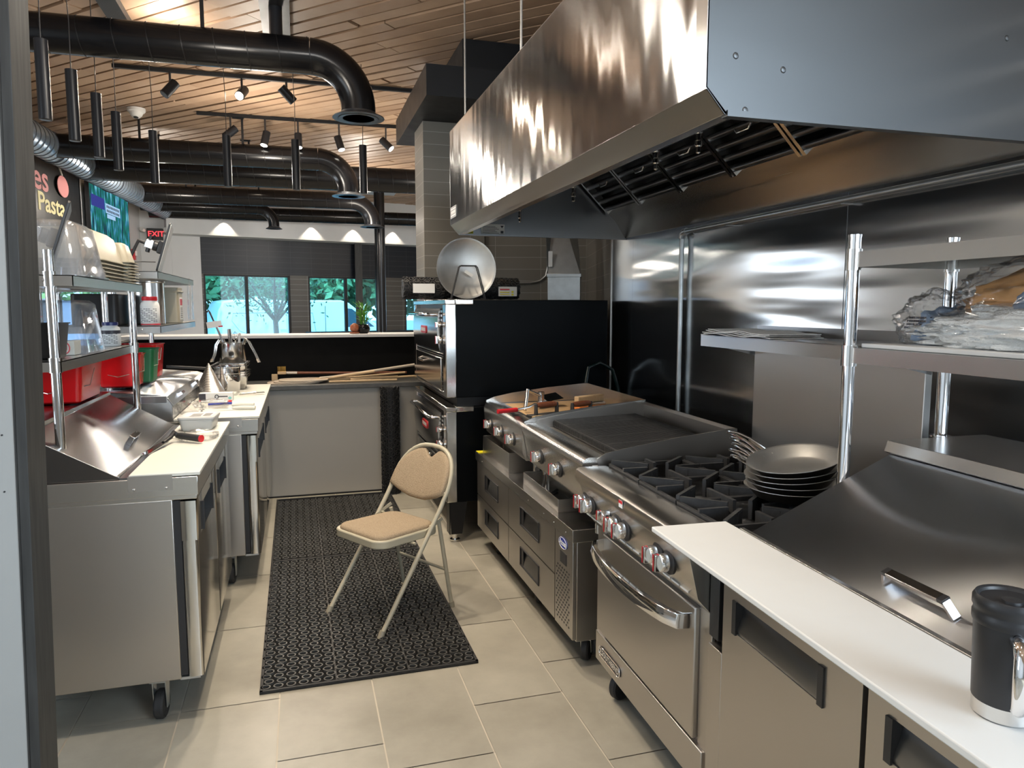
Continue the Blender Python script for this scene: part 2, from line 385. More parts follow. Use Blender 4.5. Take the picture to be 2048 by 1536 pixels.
def rounded_rect(x0, x1, y0, y1, r, n=5):
    pts = []
    for cx, cy, a in ((x1 - r, y1 - r, 0), (x0 + r, y1 - r, PI / 2), (x0 + r, y0 + r, PI), (x1 - r, y0 + r, 3 * PI / 2)):
        for i in range(n + 1):
            t = a + PI / 2 * i / n; pts.append((cx + r * math.cos(t), cy + r * math.sin(t)))
    return pts
def tub_mesh(mb, w, l, h, taper=0.02, r=0.03, t=0.003, rim=0.012, mi=0, T=None, n=5, bottom=True):
    """open rectangular tub standing on z=0 with a rolled rim, as a closed shell"""
    rings = []
    def ring(dx, z, rr): rings.append([(p[0], p[1], z) for p in rounded_rect(-w / 2 + dx, w / 2 - dx, -l / 2 + dx, l / 2 - dx, rr, n)])
    if bottom: ring(taper + r * 0.5, 0, r * 0.6)
    ring(taper, r * 0.4 if bottom else 0, r); ring(0.0, h - 0.004, r); ring(-rim, h - 0.004, r + rim); ring(-rim, h, r + rim); ring(t, h, r)
    ring(taper + t, (r * 0.4 if bottom else 0) + t, r)
    if bottom: ring(taper + r * 0.5 + t, t, r * 0.6)
    k = len(rings[0]); vs = [p for rg in rings for p in rg]; fs = []
    for i in range(len(rings) - 1):
        for j in range(k): fs.append((i * k + j, i * k + (j + 1) % k, (i + 1) * k + (j + 1) % k, (i + 1) * k + j))
    if bottom: fs += [tuple(range(k - 1, -1, -1)), tuple(range((len(rings) - 1) * k, len(rings) * k))]
    return mb.add(vs, fs, mi, T)
def wallquad(name, p0, p1, z0, z1, mat, thick=0.08, u0=0.0, holes=(), mats=None):
    """upright wall slab from p0 to p1 (xy), thickness to the left of p0->p1, rectangular holes (t0,t1,z0,z1); UVs in metres"""
    p0 = Vector((p0[0], p0[1], 0)); p1 = Vector((p1[0], p1[1], 0)); d = (p1 - p0); L = d.length; d.normalize(); n = Vector((-d.y, d.x, 0))
    ts = sorted({0, L, *[h[0] for h in holes], *[h[1] for h in holes]}); zs = sorted({z0, z1, *[h[2] for h in holes], *[h[3] for h in holes]})
    mb = MB()
    def P(t, z, s_): q = p0 + d * t + n * (thick * s_); return (q.x, q.y, z)
    def inside(t, z): return any(h[0] < t < h[1] and h[2] < z < h[3] for h in holes)
    for i in range(len(ts) - 1):
        for j in range(len(zs) - 1):
            if inside((ts[i] + ts[i + 1]) / 2, (zs[j] + zs[j + 1]) / 2): continue
            a, b, c, e = ts[i], ts[i + 1], zs[j], zs[j + 1]
            for s_ in (0, 1): mb.add([P(a, c, s_), P(b, c, s_), P(b, e, s_), P(a, e, s_)], [(0, 1, 2, 3) if s_ == 0 else (3, 2, 1, 0)])
    edges = [(0, L, z0, z1)] + list(holes)
    for (a, b, c, e) in edges:
        for (q0, q1) in (((a, c), (b, c)), ((b, c), (b, e)), ((b, e), (a, e)), ((a, e), (a, c))):
            mb.add([P(*q0, 0), P(*q1, 0), P(*q1, 1), P(*q0, 1)], [(0, 1, 2, 3)])
    o = mb.build(name, mat, smooth=0)
    me = o.data; uv = me.uv_layers.new(name='UVMap')
    for poly in me.polygons:
        for li in poly.loop_indices:
            v = me.vertices[me.loops[li].vertex_index].co
            t = (v - p0).dot(d) + (v - p0).dot(n) * (1 if abs(poly.normal.dot(d)) > 0.7 else 0)
            uv.data[li].uv = (t + u0, v.z if abs(poly.normal.z) < 0.7 else (v - p0).dot(n))
    return struct(o)

# ================================================================== THE ROOM
# floor of running tile columns
mb = MB(); gx = 0.365; g = 0.0028
mb.add([(-4.5, -4, -0.004), (6.0, -4, -0.004), (6.0, 17.2, -0.004), (-4.5, 17.2, -0.004)], [(0, 1, 2, 3)], 1, tone=0.5)
offs = {0: 0.32, 2: 0.47, 3: 0.008, -1: 0.03, 1: 0.16}
rr = random.Random(3)
for k in range(-12, 17):
    x0 = -0.12 + k * gx; off = offs.get(k, rr.random() * 0.71); y = -4.5 + ((off + 4.5) % 0.71) - 0.71
    while y < 17.2:
        a, b = max(y, -4), min(y + 0.71, 17.2)
        if b > a: mb.add([(x0 + g, a + g, 0), (x0 + gx - g, a + g, 0), (x0 + gx - g, b - g, 0), (x0 + g, b - g, 0)], [(0, 1, 2, 3)], 0, tone=rr.random())
        y += 0.71
struct(mb.build('floor', ['floor_tile', 'grout'], smooth=0))
# slatted cedar ceiling under a black deck
mb = MB(); rr = random.Random(11)
X0, X1, Y0, Y1 = -4.3, 5.5, -3.9, 17.0; pitch = 0.15; s2 = math.sqrt(0.5)
mb.box(X0, X1, Y0, Y1, 3.76, 3.8, 1, tone=0)
c = (X0 + Y0) * s2
while c < (X1 + Y1) * s2:
    # points p = n*c + u*t, n=(s2,s2), u=(-s2,s2)
    tmin = max((c * s2 - X1) / s2, (Y0 - c * s2) / s2); tmax = min((c * s2 - X0) / s2, (Y1 - c * s2) / s2)
    t = tmin + rr.uniform(-1.5, 0)
    while t < tmax:
        L = rr.uniform(1.2, 3.4); a, b = max(t, tmin), min(t + L - rr.choice([0.006, 0.006, 0.03]), tmax)
        if b - a > 0.05:
            hw = rr.choice([0.062, 0.064, 0.058]); z = 3.66 + rr.choice([0, 0, 0, 0.006, -0.004])
            P = lambda cc, tt: (s2 * cc - s2 * tt, s2 * cc + s2 * tt)
            q = [P(c - hw, a), P(c + hw, a), P(c + hw, b), P(c - hw, b)]
            mb.add([(x, y, z) for x, y in q] + [(x, y, z + 0.045) for x, y in q], [(3, 2, 1, 0), (4, 5, 6, 7), (0, 1, 5, 4), (1, 2, 6, 5), (2, 3, 7, 6), (3, 0, 4, 7)], 0, tone=rr.random())
        t += L
    c += pitch
struct(mb.build('ceiling', ['slat', 'black_matt'], smooth=0))

WD = Vector((0.965, 0.262)).normalized(); WN = Vector((-0.262, 0.965)).normalized(); WP = Vector((-1.715, 14.585))
def W(t, off=0.0):
    p = WP + WD * t + WN * off; return (p.x, p.y)
# window wall: brown tile below, charcoal tile band over the windows, white soffit above
wins = [(0.03, 1.60), (1.98, 4.02 - 0.42), (4.05, 5.6)]
wallquad('wall_back', W(-0.5), W(6.3), 0.0, 2.17, 'facade_tile', 0.18, holes=[(0.53, 2.12, 0.45, 2.165), (2.48, 4.10, 0.45, 2.165), (4.56, 6.2, 0.45, 2.165)])
wallquad('wall_back_band', W(0.0), W(6.3), 2.17, 2.86, 'dark_tile', 0.18)
wallquad('wall_back_pier', W(-0.5, -0.03), W(-0.005, -0.03), 0.0, 2.84, 'wall_white', 0.2)
mb = MB(); a, b = W(-0.6, -0.42), W(6.3, -0.42); c, d = W(6.3, 0.2), W(-0.6, 0.2)
mb.prism([a, b, c, d], 2.84, 3.70, 'z'); struct(mb.build('trim_1', 'wall_white', smooth=0))       # soffit
def window(n, t0, t1, z0, z1, mull):
    root = bpy.data.objects.new('window_%d' % n, None); col.objects.link(root); struct(root)
    fr = MB()
    def bar(ta, tb, za, zb, o0=0.02, o1=0.09):
        p = [W(ta, o0), W(tb, o0), W(tb, o1), W(ta, o1)]; fr.prism(p, za, zb, 'z')
    bar(t0, t0 + 0.035, z0, z1); bar(t1 - 0.035, t1, z0, z1); bar(t0, t1, z1 - 0.035, z1); bar(t0, t1, z0, z0 + 0.04)
    for m_ in mull: bar(m_ - 0.028, m_ + 0.028, z0, z1)
    struct(fr.build('window_frame', 'black', root, smooth=0))
    gl = MB(); gl.prism([W(t0 + 0.03, 0.05), W(t1 - 0.03, 0.05), W(t1 - 0.03, 0.056), W(t0 + 0.03, 0.056)], z0 + 0.03, z1 - 0.03, 'z')
    struct(gl.build('window_pane', 'glass', root, smooth=0))
window(1, 0.03, 1.62, 0.45, 2.165, [0.80]); window(2, 1.98, 3.60, 0.45, 2.165, [2.76]); window(3, 4.06, 5.70, 0.45, 2.165, [4.9])
# left wall: slatted black wood near the kitchen, white beyond
wallquad('wall_left', (-2.66, 14.32), (-3.0, 8.2), 0.0, 3.72, 'wall_white', -0.1, holes=[(1.7, 5.5, 1.0, 1.9)])
wallquad('wall_left_corner', W(-0.5, -0.1), (-2.66, 14.3), 0.0, 3.72, 'wall_white', -0.1)
wallquad('wall_left_near', (-3.0, 8.2), (-3.25, -3.9), 0.0, 3.72, 'wall_white', -0.1, holes=[(4.85, 7.0, 1.0, 3.0)])
mb = MB()
for i in range(84):
    y = 6.0 + i * 0.062; x = -3.0 + (y - 8.2) * 0.0555 + (0 if y > 8.2 else (8.2 - y) * 0.035) + 0.03
    mb.box(x - 0.02, x + 0.022, y, y + 0.038, 2.05, 3.45)
mb.box(-3.11, -3.02, 5.95, 8.2, 2.05, 3.35)
struct(mb.build('trim_2', 'black', smooth=0))
# walls behind the camera and to the right
wallquad('wall_front', (-3.3, -3.95), (5.6, -3.95), 0.0, 3.72, 'wall_grey', -0.12, holes=[(2.6, 5.2, 1.7, 3.2)])
wallquad('wall_right_dining', (5.4, 17.0), (5.4, 5.2), 0.0, 3.72, 'wall_white', -0.1)
# right kitchen wall: stainless sheets then taupe tile returning to the pillar
mb = MB()
for y0, y1 in ((4.68, 4.34), (4.34, 3.69), (3.686, 2.42), (2.416, 1.1), (1.096, -0.3)):
    mb.box(2.10, 2.104, y1 + 0.001, y0, 0.12, 3.3)
wl = mb.build('wall_right', 'steel_wall', smooth=0); struct(wl)
mb = MB(); mb.box(2.104, 2.2, -0.3, 4.68, 0, 3.72); struct(mb.build('wall_right_core', 'wall_grey', smooth=0))
wallquad('wall_right_near', (2.11, -3.95), (2.11, -0.3), 0.0, 3.72, 'wall_white', -0.1, holes=[(0.2, 3.45, 0.8, 3.3)])
mb = MB(); mb.box(2.094, 2.10, 4.672, 4.69, 0.12, 3.3); struct(mb.build('trim_3', 'steel_side', smooth=0))
wallquad('wall_right_tiled', (2.10, 4.69), (2.50, 6.12), 0.0, 3.72, 'wall_tile', -0.1)
wallquad('wall_kitchen_back', (2.50, 6.12), (1.56, 6.385), 0.0, 3.72, 'wall_tile', -0.1)
# tiled pillar
def boxwall(name, x0, x1, y0, y1, z0, z1, mat):
    mb = MB(); mb.box(x0, x1, y0, y1, z0, z1); o = mb.build(name, mat, smooth=0); me = o.data; uv = me.uv_layers.new(name='UVMap')
    for p in me.polygons:
        for li in p.loop_indices:
            v = me.vertices[me.loops[li].vertex_index].co
            uv.data[li].uv = ((v.x - x0 if abs(p.normal.y) > 0.5 else v.y - y0), v.z)
    return struct(o)
boxwall('wall_pillar', 1.06, 1.60, 6.30, 6.75, 0, 3.13, 'wall_tile')
# foreground wall end with its charcoal trim (upper left edge of the frame)
fw = bpy.data.objects.new('wall_foreground', None); col.objects.link(fw); struct(fw); fw.location = (-0.636, 2.0, 1.55); fw.rotation_euler = (0, R(1.5), 0)
mb = MB(); mb.box(-2.6, -0.030, 0.0, 0.12, -1.50, 2.13)
for z in (0.29, 0.12, -0.31, -0.45): mb.cyl((-0.055, 0, z), (-0.055, -0.002, z), 0.0022, 8, 1)
struct(mb.build('wall_panel', ['wall_grey', 'plastic_black'], fw, smooth=0))
mb = MB(); mb.box(-0.0295, -0.0235, -0.004, 0.12, -1.50, 2.13); mb.box(-0.022, 0.0, -0.010, 0.122, -1.50, 2.13)
struct(mb.build('wall_trim', 'trim_black', fw, bevel=0.0015, smooth=0))
# half wall between kitchen and dining room
mb = MB(); mb.box(-0.95, 1.04, 6.06, 6.16, 0, 0.885); struct(mb.build('wall_half', 'panel_beige', smooth=0))
mb = MB(); mb.box(-1.35, 1.04, 6.50, 6.62, 0.0, 1.285); struct(mb.build('wall_half_side', 'black_matt', smooth=0))
mb = MB(); mb.box(-1.35, -1.27, 5.2, 6.45, 0, 1.285); struct(mb.build('wall_half_back', 'black_matt', smooth=0))
mb = MB(); mb.box(-0.95, 1.04, 6.052, 6.06, 0, 0.012); struct(mb.build('baseboard_half', 'black', smooth=0))

# ------------------------------------------------------------------ counters of the half wall
mb = MB(); mb.box(-1.2, 1.045, 6.02, 6.50, 0.886, 0.922)
tag(mb.build('counter', 'counter_dark', bevel=0.003), 'dark stone counter running along the beige half wall', 'counter')
mb = MB(); mb.box(-1.42, 1.05, 6.46, 6.90, 1.286, 1.312)
tag(mb.build('bar_ledge', 'wall_white', bevel=0.003), 'pale raised bar ledge above the black back panel', 'ledge')

# ================================================================== COOKING LINE (right)
ROT = -0.03
def caster(parent, x, y, r=0.05, z_top=0.14, turn=0.0, name='caster'):
    """swivel caster: wheel touching z=0"""
    T = Matrix.Translation((x, y, 0)) @ Matrix.Rotation(turn, 4, 'Z')
    mb = MB()
    for s_ in (-1, 1): mb.prism([(-0.02, z_top - 0.02), (0.03, z_top - 0.02), (0.018, r - 0.012), (-0.008, r - 0.012)], s_ * 0.023 - 0.0015, s_ * 0.023 + 0.0015, 'y', 0, T)
    mb.box(-0.034, 0.04, -0.028, 0.028, z_top - 0.022, z_top - 0.012, 0, T); mb.cyl((0, 0, z_top - 0.012), (0, 0, z_top), 0.014, 12, 0, T)
    f = mb.build(name, 'galv', parent)
    mb = MB(); mb.lathe([(r * 0.35, -0.017), (r - 0.006, -0.017), (r, -0.010), (r, 0.010), (r - 0.006, 0.017), (r * 0.35, 0.017)], (0.004, 0, r), 24, 0, T, 'y')
    mb.lathe([(0.002, -0.016), (r * 0.36, -0.016), (r * 0.36, 0.016), (0.002, 0.016)], (0.004, 0, r), 16, 1, T, 'y')
    mb.build('wheel', ['rubber', 'galv'], f)
    return f
def knob(parent, x, y, z, big=True, name='knob', redside=-1):
    """chrome knob whose axle points to -x, red bezel line"""
    r = 0.027 if big else 0.018
    mb = MB(); mb.lathe([(r * 1.35, -0.002), (r * 1.35, 0.006), (r * 1.1, 0.008)], (x, y, z), 20, 0, None, 'x')
    mb.v[:] = [Vector((2 * x - v.x, v.y, v.z)) for v in mb.v]
    k = mb.build('bezel', 'plastic_black', parent)
    mb = MB()
    mb.lathe([(r * 0.9, 0.006), (r, 0.010), (r, 0.034), (r * 0.9, 0.038), (0.001, 0.039)], (x, y, z), 24, 0, None, 'x')
    mb.v[:] = [Vector((2 * x - v.x, v.y, v.z)) for v in mb.v]
    mb.box(x - 0.052, x - 0.036, y - 0.0065, y + 0.0065, z - r * 0.92, z + r * 0.92)
    kb = mb.build(name, 'chrome', parent, bevel=0.0015)
    mb = MB(); mb.box(x - 0.0535, x - 0.036, y + 0.0064, y + 0.0078, z - r * 0.93, z + r * 0.93); mb.box(x - 0.0535, x - 0.052, y + 0.0045, y + 0.0078, z - r * 0.93, z + r * 0.93); mb.box(x - 0.0405, x - 0.039, y - 0.004, y + 0.0078, z + r * 0.9, z + r * 1.0)
    mb.build('pointer_line', 'label_red', kb, smooth=0)
    return kb

# ---- six burner range with oven
rg = thing('gas_range', 'stainless six-burner gas range with curved chrome oven handle and stack of pans', 'range', (0.985, 1.70, 0), ROT)
Wr = 0.87
mb = MB(); mb.box(0.105, 0.80, 0.0, Wr, 0.15, 0.72); mb.box(0.13, 0.80, 0.0, Wr, 0.72, 0.865)
mb.box(0.10, 0.106, 0.0, 0.065, 0.15, 0.70); mb.box(0.10, 0.106, Wr - 0.085, Wr, 0.15, 0.70)
mb.build('body', 'steel_side', rg, bevel=0.002)
mb = MB(); prof = [(0.0, 0.895), (0.006, 0.875), (0.03, 0.868), (0.13, 0.868), (0.13, 0.93), (0.016, 0.93), (0.004, 0.922)]
mb.prism(prof, 0.0, Wr, 'y'); mb.build('front_rail', 'steel', rg, bevel=0.0015)
mb = MB(); mb.prism([(0.022, 0.868), (0.13, 0.868), (0.13, 0.70), (0.098, 0.692), (0.052, 0.742)], 0.0, Wr, 'y'); mb.build('control_panel', 'steel', rg, bevel=0.001)
mb = MB()
for i in range(15):
    if i in (5, 11): continue
    y = 0.05 + i * 0.055; mb.prism([(0.0482, 0.7475), (0.0492, 0.742), (0.0522, 0.742), (0.0520, 0.7475)], y, y + 0.046, 'y')
mb.build('white_tick_strip', 'label_white', rg, smooth=0)
mb = MB()
mb.box(-0.0015, 0.0, 0.405, 0.435, 0.893, 0.917); mb.build('warning_sticker', 'label_white', rg, smooth=0)
mb = MB(); mb.box(-0.002, -0.0015, 0.405, 0.435, 0.907, 0.917); mb.build('sticker_band', 'label_red', rg, smooth=0)
mb = MB(); mb.prism([(0.031, 0.835), (0.0325, 0.835), (0.046, 0.775), (0.0445, 0.775)], 0.26, 0.33, 'y'); mb.build('instruction_sticker', 'label_white', rg, smooth=0)
for y in (0.16, 0.235, 0.475, 0.545, 0.79, 0.855): knob(rg, 0.036, y - 0.025, 0.805)
knob(rg, 0.040, 0.60, 0.815, False, 'thermostat_knob')
mb = MB(); mb.box(0.085, 0.106, 0.07, Wr - 0.09, 0.285, 0.685); od = mb.build('oven_door', 'steel_side', rg, bevel=0.004)
mb = MB(); pts = []
for i in range(15):
    u = i / 14; y = 0.085 + u * (Wr - 0.19); x = 0.045 - 0.050 * math.sin(PI * u) ** 0.55; pts.append((x, y, 0.645))
pts = [(0.088, 0.078, 0.645)] + pts + [(0.088, Wr - 0.098, 0.645)]
vs = []; n = len(pts)
for (x, y, z) in pts:
    for (dx, dz) in ((-0.010, -0.024), (-0.014, 0.0), (-0.008, 0.022), (0.010, 0.024), (0.012, 0.0), (0.008, -0.022)): vs.append((x + dx, y, z + dz))
fs = [(i * 6 + k, i * 6 + (k + 1) % 6, (i + 1) * 6 + (k + 1) % 6, (i + 1) * 6 + k) for i in range(n - 1) for k in range(6)] + [tuple(range(5, -1, -1)), tuple(range((n - 1) * 6, n * 6))]
mb.add(vs, fs); mb.build('handle', 'chrome', od, smooth=50, bevel=0.002)
mb = MB(); mb.box(0.088, 0.106, 0.02, Wr - 0.02, 0.155, 0.272); kp = mb.build('kick_panel', 'steel_side', rg, bevel=0.003)
mb = MB(); mb.prism([(p[0], p[1]) for p in rounded_rect(0.60, 0.80, 0.192, 0.232, 0.018)], 0.083, 0.088, 'x'); npl = mb.build('nameplate', 'plastic_black', kp, bevel=0.001)
mb = MB(); rp = rounded_rect(0.60, 0.80, 0.192, 0.232, 0.018); mb.tube([(0.083, p[0], p[1]) for p in rp], 0.0022, 6, closed=True); mb.build('nameplate_border', 'chrome', npl)
text('nameplate_lettering', 'SOUTHBEND', 0.030, 'chrome', plane_T((0.0825, 0.688, 0.212), (0, -1, 0), (0, 0, 1)), npl, 0.0008, bold=0.0006, sx=0.92)
text('nameplate_mark', 'Z', 0.032, 'chrome', plane_T((0.0825, 0.782, 0.212), (0, -1, 0), (0, 0.2, 1)), npl, 0.0008, bold=0.001)
mb = MB(); mb.box(0.088, 0.14, -0.05, -0.003, 0.64, 0.85); mb.build('end_bracket', 'plastic_black', rg, bevel=0.002)
# cooktop with burners and grates
mb = MB(); mb.box(0.13, 0.775, 0.0, Wr, 0.862, 0.872); mb.box(0.13, 0.775, 0.0, 0.012, 0.872, 0.925); mb.box(0.13, 0.775, Wr - 0.012, Wr, 0.872, 0.925)
mb.build('cooktop', 'steel_dark', rg)
GW = (Wr - 0.03) / 3; GD = 0.315
def grate_mesh():
    mb = MB(); h = 0.045
    a, b = GD, GW
    t = 0.0045
    def blade(p, q, z0a, z0b, ztop=0.945, t=t):
        """upright iron fin between plan points p and q, lower edge from z0a to z0b"""
        p, q = Vector(p), Vector(q); d = (q - p).normalized(); n_ = Vector((-d.y, d.x)) * t
        vs = []
        for (c_, z0) in ((p, z0a), (q, z0b)):
            for s_ in (-1, 1): vs.append((c_.x + s_ * n_.x * 1.25, c_.y + s_ * n_.y * 1.25, ztop)); vs.append((c_.x + s_ * n_.x, c_.y + s_ * n_.y, z0))
        mb.add(vs, [(0, 4, 6, 2), (1, 3, 7, 5), (0, 1, 5, 4), (2, 6, 7, 3), (0, 2, 3, 1), (4, 5, 7, 6)])
    cx, cy = a / 2, b / 2
    blade((0.004, 0.004), (a - 0.004, 0.004), 0.925, 0.925, 0.940); blade((0.004, b - 0.004), (a - 0.004, b - 0.004), 0.925, 0.925, 0.940)
    blade((0.004, 0.004), (0.004, b - 0.004), 0.925, 0.925, 0.940); blade((a - 0.004, 0.004), (a - 0.004, b - 0.004), 0.925, 0.925, 0.940)
    for (x, y) in ((0, 0), (a, 0), (0, b), (a, b)):
        d = Vector((cx - x, cy - y)); L = d.length; d.normalize()
        blade((x + d.x * 0.012, y + d.y * 0.012), (cx - d.x * 0.052, cy - d.y * 0.052), 0.92, 0.895, 0.956, 0.005)
        # deep skirt below the fin
        blade((cx - d.x * 0.10, cy - d.y * 0.10), (cx - d.x * 0.055, cy - d.y * 0.055), 0.88, 0.885, 0.95, 0.006)
    for (x, y) in ((cx, 0), (cx, b), (0, cy), (a, cy)):
        d = Vector((cx - x, cy - y)); L = d.length; d.normalize()
        blade((x, y), (cx - d.x * 0.06, cy - d.y * 0.06), 0.93, 0.905, 0.952, 0.005)
    # webs from corners to edge mid-points: the shallow fans of the casting
    for (x, y, sx_, sy_) in ((0, 0, 1, 1), (a, 0, -1, 1), (0, b, 1, -1), (a, b, -1, -1)):
        mb.add([(x, y, 0.936), (x + sx_ * 0.085, y + sy_ * 0.022, 0.918), (x + sx_ * 0.06, y + sy_ * 0.055, 0.915), (x + sx_ * 0.022, y + sy_ * 0.08, 0.918)], [(0, 1, 2), (0, 2, 3)])
    for (x, y) in ((0.012, 0.012), (a - 0.012, 0.012), (0.012, b - 0.012), (a - 0.012, b - 0.012)): mb.box(x - 0.006, x + 0.006, y - 0.006, y + 0.006, 0.873, 0.93)
    return mb
gr0 = None
for ix in range(2):
    for iy in range(3):
        x, y = 0.135 + ix * (GD + 0.004), 0.015 + iy * GW
        if gr0 is None: gr0 = grate_mesh().build('burner_grate', 'castiron', rg, smooth=25); o = gr0
        else: o = gr0.copy(); col.objects.link(o)
        o.location = (x, y, 0)
        mb = MB(); mb.lathe([(0.05, 0.872), (0.05, 0.885), (0.042, 0.893), (0.03, 0.896), (0.03, 0.903), (0.001, 0.905)], (x + GD / 2, y + GW / 2, 0), 24)
        mb.build('burner_head', 'steel_dark', rg)
# backguard and high shelf
mb = MB(); mb.box(0.775, 0.80, 0.0, Wr, 0.872, 1.40); mb.build('backguard', 'steel_side', rg, bevel=0.002)
mb = MB(); mb.box(0.54, 0.80, 0.0, Wr + 0.02, 1.437, 1.44); mb.box(0.54, 0.543, 0.0, Wr + 0.02, 1.395, 1.44); mb.box(0.797, 0.80, 0, Wr + 0.02, 1.40, 1.475)
for y in (0.0, Wr + 0.017): mb.prism([(0.543, 1.437), (0.543, 1.41), (0.797, 1.35), (0.797, 1.437)], y, y + 0.003, 'y')
mb.build('high_shelf', 'steel_top', rg)
for x in (0.17, 0.72):
    for y in (0.07, Wr - 0.08): caster(rg, x, y, 0.055, 0.152, 0.4)

# ---- charbroiler
cb = thing('charbroiler', 'countertop gas charbroiler with long ribbed grill grates and rounded front ledge', 'grill', (1.022, 2.60, 0), ROT)
Wc = 0.90
mb = MB(); mb.box(0.075, 0.70, 0.0, Wc, 0.755, 0.925); mb.build('body', 'steel_side', cb, bevel=0.002)
prof = [(0.075, 0.76), (0.066, 0.77), (0.045, 0.89)] + [(0.065 + 0.032 * math.cos(a), 0.925 + 0.032 * math.sin(a)) for a in [PI * 1.05, PI * 0.9, PI * 0.75, PI * 0.6, PI * 0.5]] + [(0.13, 0.957), (0.15, 0.935), (0.15, 0.90), (0.078, 0.88)]
mb = MB(); mb.prism(prof, 0.004, Wc - 0.004, 'y'); mb.build('front_ledge', 'steel', cb, smooth=50)
side = [(0.10, 0.90), (0.095, 0.95), (0.13, 0.972), (0.20, 0.985), (0.45, 1.022), (0.69, 1.047), (0.715, 1.047), (0.715, 0.90)]
mb = MB(); mb.prism(side, 0.0, 0.004, 'y'); mb.prism(side, Wc - 0.004, Wc, 'y'); mb.box(0.712, 0.716, 0, Wc, 0.90, 1.047); mb.box(0.66, 0.716, 0, Wc, 1.045, 1.047)
mb.box(0.15, 0.20, 0.004, Wc - 0.004, 0.925, 0.93); mb.build('splash_guard', 'steel_side', cb)
mb = MB(); mb.box(0.205, 0.222, 0.01, Wc - 0.01, 0.93, 0.966)
for i in range(58):
    y = 0.015 + i * 0.0152; mb.box(0.200, 0.212, y, y + 0.006, 0.94, 0.962)
mb.build('toothed_grate_edge', 'castiron', cb)
mb = MB()
for i in range(60):
    y = 0.012 + i * 0.01475
    mb.prism([(0.215, 0.955), (0.215, 0.968), (0.66, 0.985), (0.66, 0.972)], y, y + (0.0075 if i % 12 else 0.012), 'y')
for x in (0.24, 0.35, 0.46, 0.57, 0.655): z = 0.955 + (x - 0.215) * 0.038; mb.box(x, x + 0.008, 0.012, Wc - 0.012, z - 0.006, z + 0.009)
mb.box(0.22, 0.70, 0.01, Wc - 0.01, 0.935, 0.94)
mb.build('grill_grates', 'castiron', cb, smooth=0)
for y in (0.34, 0.62, ): knob(cb, 0.055, y, 0.838)
for y in (0.08, Wc - 0.08):
    for x in (0.14, 0.62): mb = MB(); mb.cyl((x, y, 0.622), (x, y, 0.757), 0.018, 14); mb.build('leg', 'steel_bright', cb)

# ---- griddle
gd = thing('griddle', 'far countertop griddle covered with tan cardboard and loaded with tools', 'griddle', (1.048, 3.505, 0), ROT)
Wg = 0.90
mb = MB(); mb.box(0.06, 0.70, 0.0, Wg, 0.755, 0.925); mb.build('body', 'steel_side', gd, bevel=0.002)
mb = MB(); prof = [(0.055, 0.76), (0.040, 0.80), (0.036, 0.915), (0.045, 0.945), (0.06, 0.957), (0.115, 0.957), (0.125, 0.94), (0.12, 0.90)]
mb.prism(prof, 0.0, Wg, 'y'); mb.build('front_ledge', 'steel', gd, smooth=50)
side = [(0.05, 0.92), (0.05, 0.962), (0.10, 0.982), (0.22, 1.005), (0.45, 1.032), (0.70, 1.052), (0.725, 1.052), (0.725, 0.90)]
mb = MB(); mb.prism(side, 0.0, 0.004, 'y'); mb.prism(side, Wg - 0.004, Wg, 'y'); mb.box(0.722, 0.726, 0, Wg, 0.90, 1.055); mb.build('splash_guard', 'steel', gd)
mb = MB(); mb.box(0.13, 0.72, 0.01, Wg - 0.01, 0.925, 0.940); mb.build('griddle_plate', 'steel_dark', gd)
for y in (0.17, 0.43, 0.70): knob(gd, 0.042, y, 0.842)
for y in (0.08, Wg - 0.08):
    for x in (0.14, 0.62): mb = MB(); mb.cyl((x, y, 0.622), (x, y, 0.757), 0.018, 14); mb.build('leg', 'steel_bright', gd)
mb = MB(); mb.box(1.21, 1.74, 3.54, 4.36, 0.9395, 0.9435); mb.v[:] = [Vector((v.x + (v.y - 3.5) * 0.03, v.y, v.z + 0.003 * math.sin(9 * v.x))) for v in mb.v]
tag(mb.build('cardboard_sheet', 'cardboard'), 'tan cardboard sheet lying on the griddle plate', 'cardboard')

# ---- refrigerated chef base with four drawers
ch = thing('refrigerated_base', 'low stainless refrigerated base with four drawers under the grill and griddle', 'refrigerator', (1.075, 2.745, 0), 0)
Lc = 1.72
mb = MB(); mb.box(0.018, 0.78, 0.0, Lc, 0.125, 0.565); mb.build('body', 'steel_side', ch, bevel=0.003)
mb = MB(); mb.box(-0.006, 0.79, -0.012, Lc + 0.01, 0.568, 0.622)
for y in (0.07, 0.22, 0.36, 0.60, 1.35, 1.55): mb.lathe([(0.004, 0.0), (0.003, 0.002), (0.0005, 0.003)], (-0.006, y, 0.59), 8, 0, Matrix.Translation((-0.006, y, 0.59)) @ Matrix.Rotation(-PI / 2, 4, 'Y') @ Matrix.Translation((0.006, -y, -0.59)))
mb.build('worktop', 'steel', ch, bevel=0.003)
dy = [(0.225, 0.972), (0.98, 1.70)]; dz = [(0.14, 0.345), (0.352, 0.562)]
